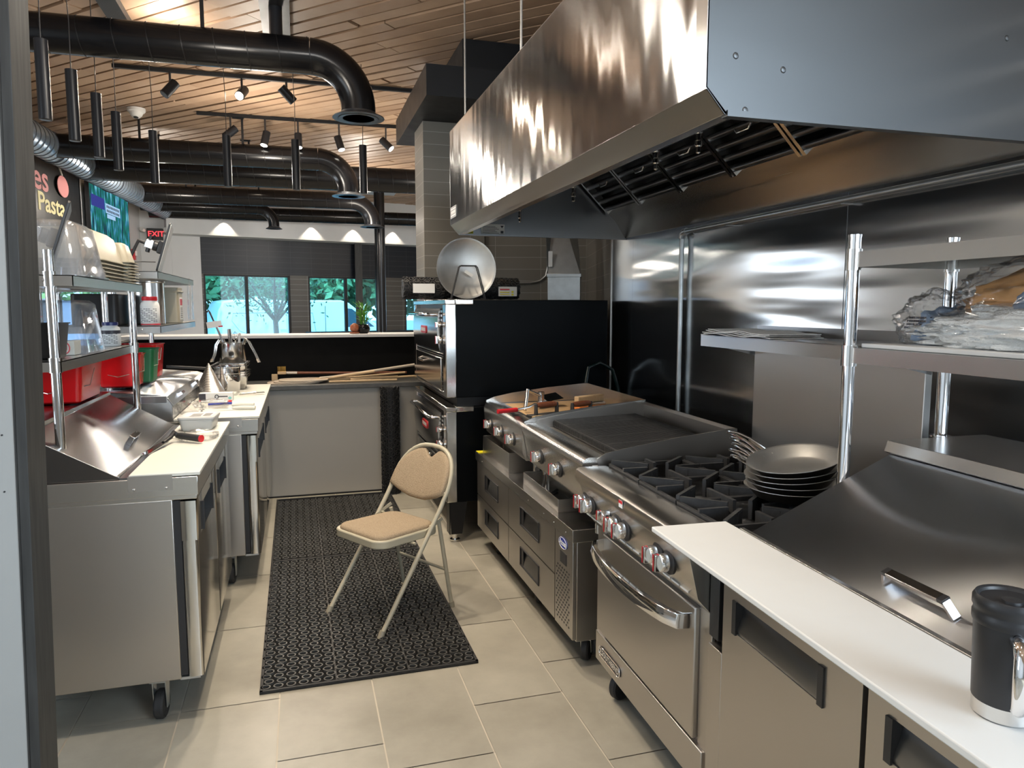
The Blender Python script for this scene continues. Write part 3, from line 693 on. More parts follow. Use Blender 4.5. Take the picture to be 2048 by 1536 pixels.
for (a, b) in dy:
    for (c_, d_) in dz:
        mb = MB(); m0, m1 = (a + b) / 2 - 0.15, (a + b) / 2 + 0.15; zc = (c_ + d_) / 2 + 0.015; h0, h1 = zc - 0.05, zc + 0.045
        ys = [a, m0, m1, b]; zs = [c_, h0, h1, d_]
        for i in range(3):
            for j in range(3):
                if i == 1 and j == 1: continue
                mb.box(0.0, 0.016, ys[i], ys[i + 1], zs[j], zs[j + 1])
        dr = mb.build('drawer', 'steel_side', ch)
        mb = MB(); mb.prism([(0.001, h0), (0.015, h0), (0.0155, h1), (0.028 - 0.013, h1), (0.001, h0 + 0.012)], m0 + 0.004, m1 - 0.004, 'y'); mb.build('pull_plate', 'steel_dark', dr)
        mb = MB(); rp = [(m0, h1), (m1, h1), (m1, h0), (m0, h0)]
        mb.tube([(-0.001, p[0], p[1]) for p in rp], 0.004, 6, closed=True); mb.box(0.0005, 0.004, m1 - 0.045, m1 - 0.004, h0 + 0.006, h1 - 0.004); mb.build('handle_recess', 'plastic_black', dr)
mb = MB(); mb.box(0.0, 0.018, 0.0, 0.218, 0.135, 0.565); cp_ = mb.build('vent_panel', 'steel_side', ch, bevel=0.002)
mb = MB()
for r_ in range(15):
    for c_ in range(6):
        y = 0.035 + c_ * 0.028 + (0.014 if r_ % 2 else 0); z = 0.17 + r_ * 0.017; mb.prism(rounded_rect(y, y + 0.013, z, z + 0.009, 0.004, 2), -0.001, 0.0005, 'x')
mb.build('vent_slots', 'plastic_black', cp_, smooth=0)
mb = MB(); mb.prism([(0.115 + 0.052 * math.cos(2 * PI * i / 32), 0.527 + 0.026 * math.sin(2 * PI * i / 32)) for i in range(32)], -0.003, 0.0, 'x'); bd = mb.build('badge', 'label_blue', cp_)
text('badge_lettering', 'Atosa', 0.036, 'label_white', plane_T((-0.0032, 0.115, 0.527), (0, -1, 0), (0, 0, 1)), bd, 0.0005, bold=0.0006)
mb = MB(); mb.tube([(-0.0032, 0.115 + 0.049 * math.cos(2 * PI * i / 32), 0.527 + 0.0235 * math.sin(2 * PI * i / 32)) for i in range(32)], 0.0011, 6, closed=True); mb.build('badge_ring', 'label_white', bd)
mb = MB(); mb.box(-0.002, 0.0, 0.075, 0.15, 0.435, 0.487); mb.build('thermostat_display', 'plastic_black', cp_)
mb = MB(); mb.box(0.20, 0.285, -0.020, -0.002, 0.115, 0.52); mb.build('corner_bumper', 'plastic_black', ch, bevel=0.008)
for y in (0.08, 0.72, 1.50):
    for x in (0.10, 0.68): caster(ch, x, y, 0.05, 0.126, 0.9)

# ---- drip pans standing on the base
def drip_pan(name, label, x0, x1, y0, y1, z0, h, rot=0.0, stuff=False):
    mb = MB(); w_, l_ = x1 - x0, y1 - y0; t = 0.003
    mb.box(-w_ / 2, w_ / 2, -l_ / 2, l_ / 2, 0, t); mb.box(-w_ / 2, -w_ / 2 + t, -l_ / 2, l_ / 2, t, h); mb.box(w_ / 2 - t, w_ / 2, -l_ / 2, l_ / 2, t, h)
    mb.box(-w_ / 2 + t, w_ / 2 - t, -l_ / 2, -l_ / 2 + t, t, h); mb.box(-w_ / 2 + t, w_ / 2 - t, l_ / 2 - t, l_ / 2, t, h)
    o = mb.build(name, 'steel', bevel=0.0008); o.location = ((x0 + x1) / 2, (y0 + y1) / 2, z0); o.rotation_euler = (0, 0, rot); return tag(o, label, 'pan', 'steel drip pans on the base')
drip_pan('drip_pan', 'deep steel drip pan standing empty beside the black oven', 1.10, 1.245, 3.80, 4.39, 0.6225, 0.115)
drip_pan('drip_pan', 'shallow steel drip pan holding small tools, nearer of two', 1.105, 1.33, 2.99, 3.56, 0.6225, 0.062, -0.02)
mb = MB(); mb.box(1.072, 1.125, 4.395, 4.465, 0.6225, 0.6255); tag(mb.build('yellow_label', 'yellow'), 'yellow sticker on far corner of the low base', 'label')
def loose(name, label, cat, mat, pts, r, **k):
    mb = MB(); mb.tube(pts, r, 8); return tag(mb.build(name, mat, **k), label, cat)
loose('marker_pen', 'black marker lying in the shallow drip pan', 'pen', 'plastic_black', [(1.16, 3.27, 0.634), (1.22, 3.34, 0.634)], 0.008)
mb = MB(); mb.box(-0.012, 0.012, -0.03, 0.03, 0, 0.012); o = mb.build('box_cutter', 'soot_orange', bevel=0.002); o.location = (1.15, 3.13, 0.6260); o.rotation_euler = (0, 0, 0.7); tag(o, 'orange box cutter in the shallow drip pan', 'cutter')
mb = MB(); mb.tube([(1.2, 3.12, 0.634), (1.235, 3.17, 0.634)], 0.008, 8); mb.tube([(1.235, 3.17, 0.634), (1.27, 3.23, 0.634)], 0.007, 8, 1); tag(mb.build('thermometer_probe', ['teal', 'plastic_black']), 'teal and black probe thermometer in the shallow drip pan', 'thermometer')

# ---- stack of frying pans
def pan_meshes():
    a = MB(); R0 = 0.165
    prof = [(0.001, 0.003), (0.105, 0.003), (0.125, 0.008), (0.155, 0.042), (R0, 0.047), (R0, 0.049), (0.153, 0.0455), (0.122, 0.012), (0.10, 0.006), (0.001, 0.006)]
    a.open_lathe(prof[4:], seg=48, mi=0); a.open_lathe(prof[:5], seg=48, mi=1)
    for s_ in (-1, 1): a.lathe([(0.008, 0.0), (0.006, 0.003), (0.001, 0.004)], (0, 0, 0), 10, 0, Matrix.Translation((-0.142, s_ * 0.022, 0.030)) @ Matrix.Rotation(R(50), 4, 'Y'))
    h = MB()
    L = []
    for s_ in (-1, 1):
        L.append([(-0.148, s_ * 0.020, 0.034), (-0.19, s_ * 0.016, 0.052), (-0.25, s_ * 0.013, 0.072), (-0.31, s_ * 0.012, 0.082), (-0.36, s_ * 0.008, 0.083)])
    h.tube(L[0] + [(-0.372, 0, 0.083)] + L[1][::-1], 0.0048, 8)
    h.tube([(-0.165, 0, 0.043), (-0.22, 0, 0.062), (-0.24, 0, 0.068)], 0.006, 8)
    return a, h
a, h = pan_meshes()
base_y, base_x = 1.86, 1.455
names = ['lowest frying pan of the stack, blackened outside, resting on the grates', 'frying pan second from the bottom of the stack', 'middle frying pan of the stack on the range',
         'frying pan directly beneath the top one of the stack', 'worn silver frying pan on top of the stack, seen open']
p0 = thing('frying_pan', names[0], 'frying pan', (base_x, base_y, 0.957), 0, 'frying pans stacked on the range')
body = a.build('pan_body', ['pan_alu', 'pan_out'], p0, smooth=50); hd = h.build('handle', 'steel_bright', p0)
for i in range(5):
    o = p0 if i == 0 else dup(p0, label=names[i])
    o.scale = (0.86, 0.86, 0.86)
    o.location = (base_x + [0, 0.004, -0.003, 0.002, 0][i], base_y - i * 0.004, 0.9590 + i * 0.0225)
    o.rotation_euler = (R(1.0 + i * 2.6), 0, R([-89, -87, -90, -88, -86][i]))

# newspapers on the high shelf
mb = MB()
rr = random.Random(4)
for i in range(5):
    z = 1.441 + i * 0.004; T = Matrix.Translation((1.67, 2.36, z)) @ Matrix.Rotation(rr.uniform(-0.12, 0.12), 4, 'Z')
    n = 8; l0 = 0.25 - i * 0.012
    for k in range(n):
        y0, y1 = -l0 + 2 * l0 * k / n, -l0 + 2 * l0 * (k + 1) / n
        za, zb = 0.004 * math.sin(k * 1.3 + i), 0.004 * math.sin((k + 1) * 1.3 + i)
        mb.add([(-0.11, y0, za), (0.10, y0, za), (0.10, y1, zb), (-0.11, y1, zb), (-0.11, y0, za + 0.0022), (0.10, y0, za + 0.0022), (0.10, y1, zb + 0.0022), (-0.11, y1, zb + 0.0022)], [(0, 3, 2, 1), (4, 5, 6, 7), (0, 1, 5, 4), (2, 3, 7, 6), (1, 2, 6, 5), (0, 4, 7, 3)], 0, T)
tag(mb.build('newspaper_stack', 'paper'), 'folded newspapers lying on the shelf above the range', 'newspapers')

# ================================================================== PREP UNIT (right foreground)
pu = thing('prep_refrigerator', 'stainless prep refrigerator with sloping hood lid in right foreground', 'refrigerator', (0.897, 1.712, 0), -0.056)
Lp = 1.62
mb = MB(); mb.box(0.20, 0.98, -Lp, -0.09, 0.10, 0.86); mb.box(0.235, 0.99, -Lp, -0.09, 0.86, 0.945)
mb.build('body', 'steel_side', pu, bevel=0.003)
# doors: face plane x=0.185
def udoor(y0, y1, name='door'):
    mb = MB(); z0, z1, hz0, hz1 = 0.12, 0.845, 0.715, 0.80; ha, hb = y0 + 0.12, y1 - 0.06
    ys = [y0, ha, hb, y1]; zs = [z0, hz0, hz1, z1]
    for i in range(3):
        for j in range(3):
            if i == 1 and j == 1: continue
            mb.box(0.165, 0.197, ys[i], ys[i + 1], zs[j], zs[j + 1])
    d = mb.build(name, 'steel_side', pu)
    mb = MB(); mb.prism([(0.168, hz0), (0.196, hz0 + 0.02), (0.196, hz1), (0.19, hz1), (0.166, hz0 + 0.01)], ha + 0.008, hb - 0.008, 'y'); mb.build('handle_channel', 'steel_dark', d)
    for y in (ha, hb): mb = MB(); mb.prism([(0.160, hz0 - 0.004), (0.196, hz0 - 0.004), (0.196, hz1), (0.160, hz1)], y - 0.009, y + 0.009, 'y'); mb.build('handle_end_cap', 'plastic_black', d)
    return d
udoor(-0.625, -0.10); udoor(-1.22, -0.64); udoor(-1.62, -1.235)
mb = MB(); mb.box(0.19, 0.199, -0.636, -0.628, 0.12, 0.845); mb.build('door_gasket', 'rubber', pu)
mb = MB(); mb.box(0.168, 0.20, -0.094, -0.022, 0.12, 0.625); mb.build('end_stile', 'steel_side', pu, bevel=0.002)
mb = MB(); mb.box(0.222, 0.236, -Lp, -0.07, 0.94, 0.962); mb.build('lid_rail', 'steel', pu, bevel=0.001)
lidp = [(0.238, 0.946), (0.238, 0.958), (0.66, 1.150), (0.665, 1.175), (0.97, 1.178), (0.98, 1.16), (0.98, 0.946)]
mb = MB(); mb.prism(lidp, -Lp, -0.10, 'y'); ld = mb.build('lid', 'steel_top', pu, bevel=0.002)
mb = MB(); mb.prism([(0.645, 1.155), (0.655, 1.185), (0.98, 1.188), (0.98, 1.176), (0.662, 1.172), (0.655, 1.15)], -Lp, -0.09, 'y'); mb.build('lid_top_cover', 'steel', pu, bevel=0.001)
sl = math.atan2(0.192, 0.422); Th = Matrix.Translation((0.285, -0.62, 0.982)) @ Matrix.Rotation(-sl, 4, 'Y')
mb = MB()
mb.box(-0.010, 0.010, -0.065, 0.065, 0.028, 0.036, 0, Th)
for s_ in (-1, 1):
    mb.prism([(-0.010, 0.028), (0.010, 0.028), (0.010, 0.036), (-0.010, 0.036)], s_ * 0.065, s_ * 0.078, 'y', 1, Th)
    mb.add([Th @ Vector(p) for p in ((-0.009, s_ * 0.076, 0.036), (0.009, s_ * 0.076, 0.036), (0.009, s_ * 0.092, 0.0), (-0.009, s_ * 0.092, 0.0), (-0.009, s_ * 0.070, 0.030), (0.009, s_ * 0.070, 0.030), (0.009, s_ * 0.084, 0.0), (-0.009, s_ * 0.084, 0.0))],
           [(0, 1, 2, 3), (7, 6, 5, 4), (0, 4, 5, 1), (1, 5, 6, 2), (2, 6, 7, 3), (3, 7, 4, 0)], 2)
mb.build('lid_handle', ['steel_bright', 'plastic_black', 'chrome'], ld, bevel=0.001)
for y in (-0.2, -1.4):
    for x in (0.3, 0.85): caster(pu, x, y, 0.045, 0.102, 0.6)
bo = thing('cutting_board', 'long white cutting board along the front of the right prep unit', 'cutting board', (0.897, 1.712, 0), -0.056)
mb = MB(); mb.box(0.0, 0.222, -1.62, 0.0, 0.946, 0.960); mb.build('board', 'white_poly', bo, bevel=0.003)
mb = MB()
for y in (-0.35, -1.3): mb.box(0.16, 0.222, y - 0.02, y + 0.02, 0.862, 0.9455)
mb.build('bracket', 'steel', bo)

# overshelf on the prep unit
ov = thing('overshelf', 'two-tier stainless overshelf on round posts above right prep unit', 'shelf', (1.43, 1.615, 0), -0.02)
for x in (0.0, 0.325):
    for y in (0.0, -1.45):
        zb = 1.18 if x > 0.1 else 0.93
        if y < -1: zb = 1.19 if x > 0.1 else 1.09
        mb = MB(); mb.cyl((x, y, zb), (x, y, 1.735), 0.0165, 20); mb.cyl((x, y, 1.735), (x, y, 1.742), 0.0175, 20); mb.cyl((x, y, zb), (x, y, zb + 0.004), 0.028, 16); mb.build('post', 'chrome', ov, smooth=30)
        for z in (1.395, 1.652): mb = MB(); mb.cyl((x, y, z - 0.004), (x, y, z + 0.052), 0.0205, 20); mb.build('post_collar', 'steel_bright', ov)
for z, nm in ((1.40, 'lower_shelf'), (1.655, 'upper_shelf')):
    mb = MB(); mb.box(0.0, 0.325, -1.45, 0.0, z + 0.038, z + 0.041); mb.box(-0.006, -0.003, -1.45, 0.0, z, z + 0.041); mb.box(0.328, 0.331, -1.45, 0, z, z + 0.041)
    mb.box(0, 0.325, -0.003, 0.0, z, z + 0.041); mb.box(0.12, 0.20, -1.45, -0.003, z + 0.02, z + 0.037); mb.build(nm, 'steel', ov)
mb = MB(); mb.box(0.02, 0.32, -1.40, -0.02, 1.4415, 1.453); o = mb.build('shelf_board', 'white_poly', bevel=0.002); o.location = (1.43, 1.615, 0); o.rotation_euler = (0, 0, -0.02)
tag(o, 'white plastic board covering the lower overshelf under the bagged cloths', 'board')

# bagged cloths and gloves
def blob(name, cx, cy, cz, sx_, sy_, sz_, mat, seed=0, amp=0.18, freq=6.0, flat=True, parent=None, sub=4, folds=0.0):
    from mathutils import noise
    bm = bmesh.new(); bmesh.ops.create_icosphere(bm, subdivisions=sub, radius=1.0)
    for v in bm.verts:
        p = v.co.copy(); n = noise.noise(p * freq * 0.4 + Vector((seed, 0, 0))) * amp + noise.noise(p * freq + Vector((0, seed, 0))) * amp * 0.45
        if folds: n += abs(noise.noise(Vector((p.x * 9 + seed, p.y * 2.2, p.z * 9)))) * folds
        p *= 1 + n
        if flat and p.z < -0.55: p.z = -0.55 - (p.z + 0.55) * 0.02
        v.co = Vector((p.x * sx_, p.y * sy_, p.z * sz_))
    me = bpy.data.meshes.new(name); bm.to_mesh(me); bm.free()
    me.materials.append(M[mat]); me.polygons.foreach_set('use_smooth', [True] * len(me.polygons))
    o = bpy.data.objects.new(name, me); col.objects.link(o); o.location = (cx, cy, cz + 0.55 * sz_)
    if parent: o.parent = parent
    return o
M['towel'] = varied('white_terry_cloth', (0.88, 0.90, 0.89), 0.9, scale=30, amount=0.08, bump=0.5, bscale=160)
M['glove_orange'] = varied('orange_latex', (0.82, 0.42, 0.16), 0.45, scale=14, amount=0.15, bump=0.2)
M['glove_blue'] = pbsdf('blue_grey_cloth', (0.22, 0.30, 0.42), 0.7)
M['dark_cloth'] = pbsdf('dark_brown_cloth', (0.06, 0.05, 0.045), 0.7)
tb = thing('towel_bag', 'crumpled white terry towels in clear plastic bag along the shelf front', 'bag', (0, 0, 0))
blob('towels', 1.60, 1.12, 1.4535, 0.125, 0.36, 0.060, 'towel', 3, 0.12, 6, parent=tb, sub=5, folds=0.5)
blob('bag_film', 1.605, 1.12, 1.4533, 0.138, 0.385, 0.068, 'film', 5, 0.08, 4, parent=tb, sub=5, folds=0.3)
db = thing('cloth_bag', 'clear bag of folded grey cloths with black printing beside the shelf post', 'bag', (0, 0, 0))
blob('cloths', 1.615, 1.47, 1.4535, 0.075, 0.075, 0.058, 'glove_blue', 8, 0.25, 7, parent=db, folds=0.3)
blob('bag_film', 1.61, 1.485, 1.4533, 0.095, 0.105, 0.085, 'film', 9, 0.18, 5, parent=db, sub=5, folds=0.35)
rr = random.Random(5)
mb = MB()
for row in range(4):
    for k in range(16):
        y = 1.545 - k * 0.008; z = 1.494 + row * 0.0085; x = 1.535 - (0.002 if row < 2 else -0.006) + 0.02 * abs(k - 8) / 16
        if rr.random() > 0.12: mb.box(x - 0.003, x - 0.002, y - 0.0055, y, z, z + 0.0055)
mb.build('bag_printing', 'label_ink', db, smooth=0)
ob = thing('glove_bag', 'clear bag of orange gloves with a blue-grey cloth on top of the towels', 'bag', (0, 0, 0))
blob('orange_gloves', 1.66, 1.24, 1.515, 0.10, 0.19, 0.075, 'glove_orange', 2, 0.22, 6, parent=ob, folds=0.25)
blob('blue_cloth', 1.585, 1.19, 1.515, 0.05, 0.085, 0.055, 'glove_blue', 4, 0.15, 5, parent=ob)
blob('dark_cloth', 1.715, 1.25, 1.512, 0.06, 0.19, 0.09, 'dark_cloth', 6, 0.2, 5, parent=ob, folds=0.2)
blob('bag_film', 1.66, 1.24, 1.512, 0.125, 0.23, 0.10, 'film', 12, 0.12, 4, parent=ob, sub=5, folds=0.25)

# travel mug
mg = thing('travel_mug', 'black insulated travel mug with chrome handle and steel base on the cutting board', 'mug', (0.968, 0.752, 0.9603))
mb = MB(); mb.lathe([(0.038, 0), (0.040, 0.002), (0.0405, 0.022), (0.0405, 0.023)], seg=40); mb.build('steel_base', 'steel_bright', mg)
mb = MB(); mb.lathe([(0.0405, 0.023), (0.0412, 0.025), (0.0445, 0.135), (0.0445, 0.138)], seg=40); mb.build('body', 'plastic_black', mg)
mb = MB(); mb.lathe([(0.046, 0.138), (0.047, 0.142), (0.047, 0.150), (0.0455, 0.153), (0.0455, 0.158), (0.0475, 0.162), (0.0475, 0.172), (0.044, 0.178), (0.040, 0.176), (0.038, 0.172), (0.001, 0.172)], seg=40)
mb.lathe([(0.014, 0.172), (0.013, 0.176), (0.001, 0.177)], (-0.008, -0.008, 0), 20); mb.build('lid', 'plastic_black', mg)
Tm = Matrix.Rotation(R(-128), 4, 'Z')
mb = MB(); mb.tube([Tm @ Vector(p) for p in ((0.040, 0, 0.128), (0.060, 0, 0.128), (0.074, 0, 0.118), (0.076, 0, 0.09), (0.074, 0, 0.055), (0.068, 0, 0.04), (0.061, 0, 0.036))], [0.010, 0.010, 0.0105, 0.011, 0.010, 0.009, 0.006], 14); mb.build('handle', 'chrome', mg, smooth=60)

# ================================================================== EXHAUST HOOD
hd = thing('exhaust_hood', 'large stainless canopy exhaust hood with black filters over the cooking line', 'hood', (0, 0, 0))
HY0, HY1, HT = 1.525, 4.46, 2.61
mb = MB()
mb.prism([(0.915, HT), (0.918, HT), (0.918, 2.053), (0.915, 2.052)], HY0, HY1, 'y'); mb.build('front_panel', 'steel_hood', hd, smooth=0)
mb = MB(); mb.prism([(0.9145, 2.054), (0.9660, 1.997), (1.00, 1.997), (1.00, 2.004), (0.969, 2.004), (0.919, 2.056)], HY0, HY1, 'y'); mb.build('front_lip', 'steel', hd, bevel=0.001)
endp = [(0.915, HT), (0.9145, 2.054), (0.966, 1.997), (2.098, 2.0), (2.098, HT)]
mb = MB(); mb.prism(endp, HY0, HY0 + 0.004, 'y'); mb.box(0.97, 2.098, HY0 - 0.006, HY0 + 0.02, 1.992, 2.006)
for x, z in ((0.99, 2.13), (1.02, 2.01), (1.8, 2.25), (1.12, 2.11)): mb.lathe([(0.008, 0.0), (0.006, 0.002), (0.001, 0.003)], (0, 0, 0), 12, 0, Matrix.Translation((x, HY0, z)) @ Matrix.Rotation(PI / 2, 4, 'X'))
mb.build('near_end_panel', 'steel_hood_end', hd, smooth=30)
mb = MB(); mb.prism(endp, HY1 - 0.004, HY1, 'y'); mb.box(0.97, 2.098, HY1 - 0.02, HY1 + 0.004, 1.994, 2.004); mb.build('far_end_panel', 'steel_dark', hd)
mb = MB(); mb.box(0.915, 2.098, HY0, HY1, HT, HT + 0.003); mb.box(1.0, 1.55, HY0, HY1, 2.56, 2.563); mb.box(0.915, 0.918, HY0 + 0.0, HY0 + 0.05, 2.05, HT, 0, Matrix.Translation((-0.0012, 0, 0))); mb.build('top_panel', 'steel', hd)
mb = MB(); mb.prism([(1.955, 2.175), (1.985, 2.145), (2.02, 2.115), (2.095, 2.004), (2.098, 2.004), (2.098, 2.20)], HY0 + 0.005, HY1 - 0.005, 'y'); mb.build('rear_plenum', 'steel', hd, bevel=0.001)
# filters on a 45 degree plane from (1.55,2.57) to (1.97,2.16)
A, B = Vector((1.58, 2.545)), Vector((1.965, 2.165)); d2 = (B - A); L2 = d2.length; d2n = d2.normalized(); n2 = Vector((-d2n.y, d2n.x)) * -1
ft = MB(); fr = MB()
nf = 6; fy0, fy1 = HY0 + 0.03, HY1 - 0.03; fw_ = (fy1 - fy0) / nf
fb = MB(); pA, pB = A - n2 * 0.05, B - n2 * 0.05
fb.add([(pA.x, fy0, pA.y), (pB.x, fy0, pB.y), (pB.x, fy1, pB.y), (pA.x, fy1, pA.y)], [(0, 1, 2, 3)]); fb.build('filter_housing', 'black', hd, smooth=0)
for i in range(nf):
    y0, y1 = fy0 + i * fw_ + 0.006, fy0 + (i + 1) * fw_ - 0.006
    mb = MB()
    for k in range(9):
        c_ = A + d2n * (L2 * (k + 0.5) / 9); mb.tube([(c_.x, y0, c_.y), (c_.x, y1, c_.y)], 0.016, 10)
    for yy in (y0, y1 - 0.018):
        q = [A + n2 * 0.02, B + n2 * 0.02, B - n2 * 0.025, A - n2 * 0.025]; mb.prism([(p.x, p.y) for p in q], yy, yy + 0.018, 'y', 1)
    for t_ in (0.25, 0.6): c_ = A + d2n * (L2 * t_) + n2 * 0.022; mb.tube([(c_.x, y0 + 0.12, c_.y), (c_.x, y0 + 0.14, c_.y - 0.02), (c_.x, y0 + 0.22, c_.y - 0.02), (c_.x, y0 + 0.24, c_.y)], 0.004, 6, 1)
    mb.build('grease_filter', ['steel_dark', 'steel_bright'], hd, smooth=40)
for y in (2.205, 2.507, 3.356, 4.25):
    mb = MB(); mb.cyl((1.3, y, 2.56), (1.3, y, 2.155), 0.006, 10); mb.lathe([(0.009, 0.09), (0.013, 0.085), (0.013, 0.065), (0.009, 0.060), (0.009, 0.04), (0.012, 0.036), (0.012, 0.022), (0.008, 0.018), (0.008, 0.0), (0.004, -0.004), (0.001, -0.004)], (1.3, y, 2.065), 14)
    mb.build('fire_nozzle', 'chrome', hd)
mb = MB(); mb.box(0.911, 0.9148, 4.27, 4.435, 2.085, 2.155); pq = mb.build('maker_plaque', 'steel_dark', hd, bevel=0.002)
mb = MB(); mb.box(0.910, 0.911, 4.285, 4.42, 2.098, 2.104); mb.box(0.910, 0.911, 4.285, 4.42, 2.137, 2.142)
for k in range(6): mb.box(0.910, 0.911, 4.295 + k * 0.02, 4.309 + k * 0.02, 2.113, 2.128)
mb.build('plaque_print', 'label_white', pq, smooth=0)
mb = MB(); mb.box(1.11, 1.262, HY1 - 0.0065, HY1 - 0.0042, 2.004, 2.068); rl = mb.build('rating_label', 'label_white', hd, smooth=0)
mb = MB()
for k in range(6): mb.box(1.118, 1.225 - 0.012 * (k % 3), HY1 - 0.0070, HY1 - 0.0066, 2.012 + k * 0.008, 2.0145 + k * 0.008)
mb.box(1.236, 1.254, HY1 - 0.0070, HY1 - 0.0066, 2.012, 2.028); mb.prism([(1.234, 2.06), (1.256, 2.06), (1.245, 2.044)], HY1 - 0.0070, HY1 - 0.0066, 'y'); mb.build('rating_print', 'label_ink', rl, smooth=0)
mb = MB(); mb.box(1.015, 1.058, HY1 - 0.0065, HY1 - 0.0042, 2.004, 2.024); mb.build('yellow_sticker', 'yellow', hd, smooth=0)
for y in (4.40, 3.25):
    mb = MB(); mb.cyl((1.0, y, HT), (1.0, y, 3.66), 0.006, 8); mb.build('hanger_rod', 'galv', hd)

# gas pipe on the stainless wall
mb = MB(); mb.tube([(2.072, 3.665, 0.60), (2.072, 3.665, 1.945)], 0.0135, 14); mb.tube([(2.072, 3.665, 1.93), (2.072, 3.665, 1.955), (2.072, 3.640, 1.968), (2.072, 3.615, 1.968)], 0.019, 14)
mb.tube([(2.072, 3.62, 1.968), (2.072, -0.1, 1.975)], 0.0135, 14)
for y in (3.2, 2.4, 1.6): mb.box(2.058, 2.10, y - 0.01, y + 0.01, 1.952, 1.956)
tag(mb.build('wall_pipe', 'galv'), 'grey metal conduit rising up the stainless wall and turning under the hood', 'pipe')

# ================================================================== DECK OVENS
def oven(name, label, z0, z1, split, badge_mat, legs):
    X0, X1, Y0, Y1 = 0.90, 2.02, 4.55, 5.86
    t = thing(name, label, 'oven', (0, 0, 0))
    mb = MB(); mb.box(X0 + 0.06, X1, Y0, Y1, z0, z1 - 0.004); mb.build('body', 'oven_black', t, bevel=0.004)
    mb = MB()
    mb.box(X0 - 0.005, X0 + 0.065, Y0 - 0.004, Y0 + 0.09, z0, z1 - 0.03); mb.box(X0 - 0.005, X0 + 0.06, Y1 - 0.09, Y1 + 0.004, z0, z1 - 0.03)
    mb.box(X0 - 0.008, X0 + 0.06, Y0 - 0.005, Y1 + 0.005, z1 - 0.035, z1); mb.box(X0 + 0.06, X0 + 0.18, Y0 - 0.006, Y0 + 0.1, z1 - 0.035, z1 + 0.001)
    mb.box(X0, X0 + 0.06, Y0 + 0.09, Y1 - 0.09, z0, z0 + 0.03); mb.box(X0, X0 + 0.06, Y0 + 0.09, Y1 - 0.09, split - 0.012, split + 0.012)
    mb.build('front_frame', 'steel_bright', t, bevel=0.006)
    mb = MB(); mb.box(X0 + 0.035, X0 + 0.06, Y0 + 0.09, Y1 - 0.09, z0 + 0.03, z1 - 0.035); mb.build('recess', 'plastic_black', t)
    a, b = Y0 + 0.17, Y1 - 0.10; h0, h1 = split + 0.02, z1 - 0.055
    prof = [(X0 + 0.03, h0), (X0 - 0.012, h0 + 0.005)] + [(X0 - 0.012 - 0.016 * math.sin(PI * k / 8), h0 + (h1 - h0) * k / 8) for k in range(1, 8)] + [(X0 - 0.006, h1 - 0.006), (X0 + 0.03, h1)]
    mb = MB(); mb.prism(prof, a, b, 'y'); dr = mb.build('oven_door', 'steel_bright', t, smooth=50)
    mb = MB(); hz = h1 - 0.045; mb.tube([(X0 - 0.005, a + 0.08, hz), (X0 - 0.055, a + 0.08, hz), (X0 - 0.07, a + 0.11, hz), (X0 - 0.07, b - 0.11, hz), (X0 - 0.055, b - 0.08, hz), (X0 - 0.005, b - 0.08, hz)], 0.011, 12); mb.build('door_handle', 'chrome', dr)
    ym = (a + b) / 2; zm = (h0 + h1) / 2 - 0.01
    mb = MB(); mb.prism(rounded_rect(ym - 0.11, ym + 0.11, zm - 0.027, zm + 0.027, 0.024), X0 - 0.034, X0 - 0.026, 'x'); bdg = mb.build('badge', badge_mat, dr, bevel=0.001)
    mb = MB()
    for k in range(8): mb.box(X0 - 0.0352, X0 - 0.034, ym - 0.085 + k * 0.022, ym - 0.07 + k * 0.022, zm - 0.012, zm + 0.012)
    mb.build('badge_print', 'label_white', bdg, smooth=0)
    mb = MB(); mb.box(X0 - 0.006, X0 + 0.03, a, b, z0 + 0.035, split - 0.02); lw = mb.build('lower_door', 'steel_bright', t, bevel=0.006)
    mb = MB(); z_ = split - 0.06; mb.tube([(X0 - 0.004, b - 0.30, z_), (X0 - 0.04, b - 0.33, z_ - 0.01), (X0 - 0.045, b - 0.45, z_ - 0.012), (X0 - 0.04, b - 0.57, z_ - 0.01), (X0 - 0.004, b - 0.60, z_)], 0.009, 10); mb.build('lower_handle', 'steel_bright', lw)
    mb = MB()
    for k in range(4): mb.box(X0 - 0.004, X0 + 0.0, Y0 + 0.10, Y0 + 0.155, z0 + 0.06 + k * 0.03, z0 + 0.068 + k * 0.03)
    mb.build('vent_slots', 'plastic_black', t, smooth=0)
    knob(t, X0 + 0.005, Y0 + 0.125, split + 0.10, True, 'dial'); knob(t, X0 + 0.005, Y0 + 0.125, split + 0.20, False, 'switch')
    mb = MB()
    for k in range(4): mb.box(X0 - 0.006, X0 - 0.001, Y0 + 0.105, Y0 + 0.15, z1 - 0.17 + k * 0.028, z1 - 0.155 + k * 0.028)
    mb.build('hinge_block', 'chrome', t)
    if legs:
        for (x, y) in ((X0 + 0.01, Y0), (X1 - 0.12, Y0), (X0 + 0.01, Y1 - 0.12), (X1 - 0.12, Y1 - 0.12)):
            mb = MB(); mb.prism([(x, z0), (x + 0.12, z0), (x + 0.085, 0.055), (x + 0.012, 0.055)], y, y + 0.006, 'y'); mb.prism([(y, z0), (y + 0.11, z0), (y + 0.085, 0.055), (y + 0.0, 0.055)], x, x + 0.006, 'x')
            lg = mb.build('leg', 'black', t, solid=0)
            mb = MB(); mb.cyl((x + 0.045, y + 0.045, 0.01), (x + 0.045, y + 0.045, 0.26), 0.018, 14); mb.cyl((x + 0.045, y + 0.045, 0.0), (x + 0.045, y + 0.045, 0.012), 0.034, 18); mb.build('foot', 'steel_bright', lg)
    return t
oven('deck_oven', 'upper black-sided deck oven with long handle bar, bearing the mat and round pan', 0.965, 1.60, 1.235, 'label_red', False)
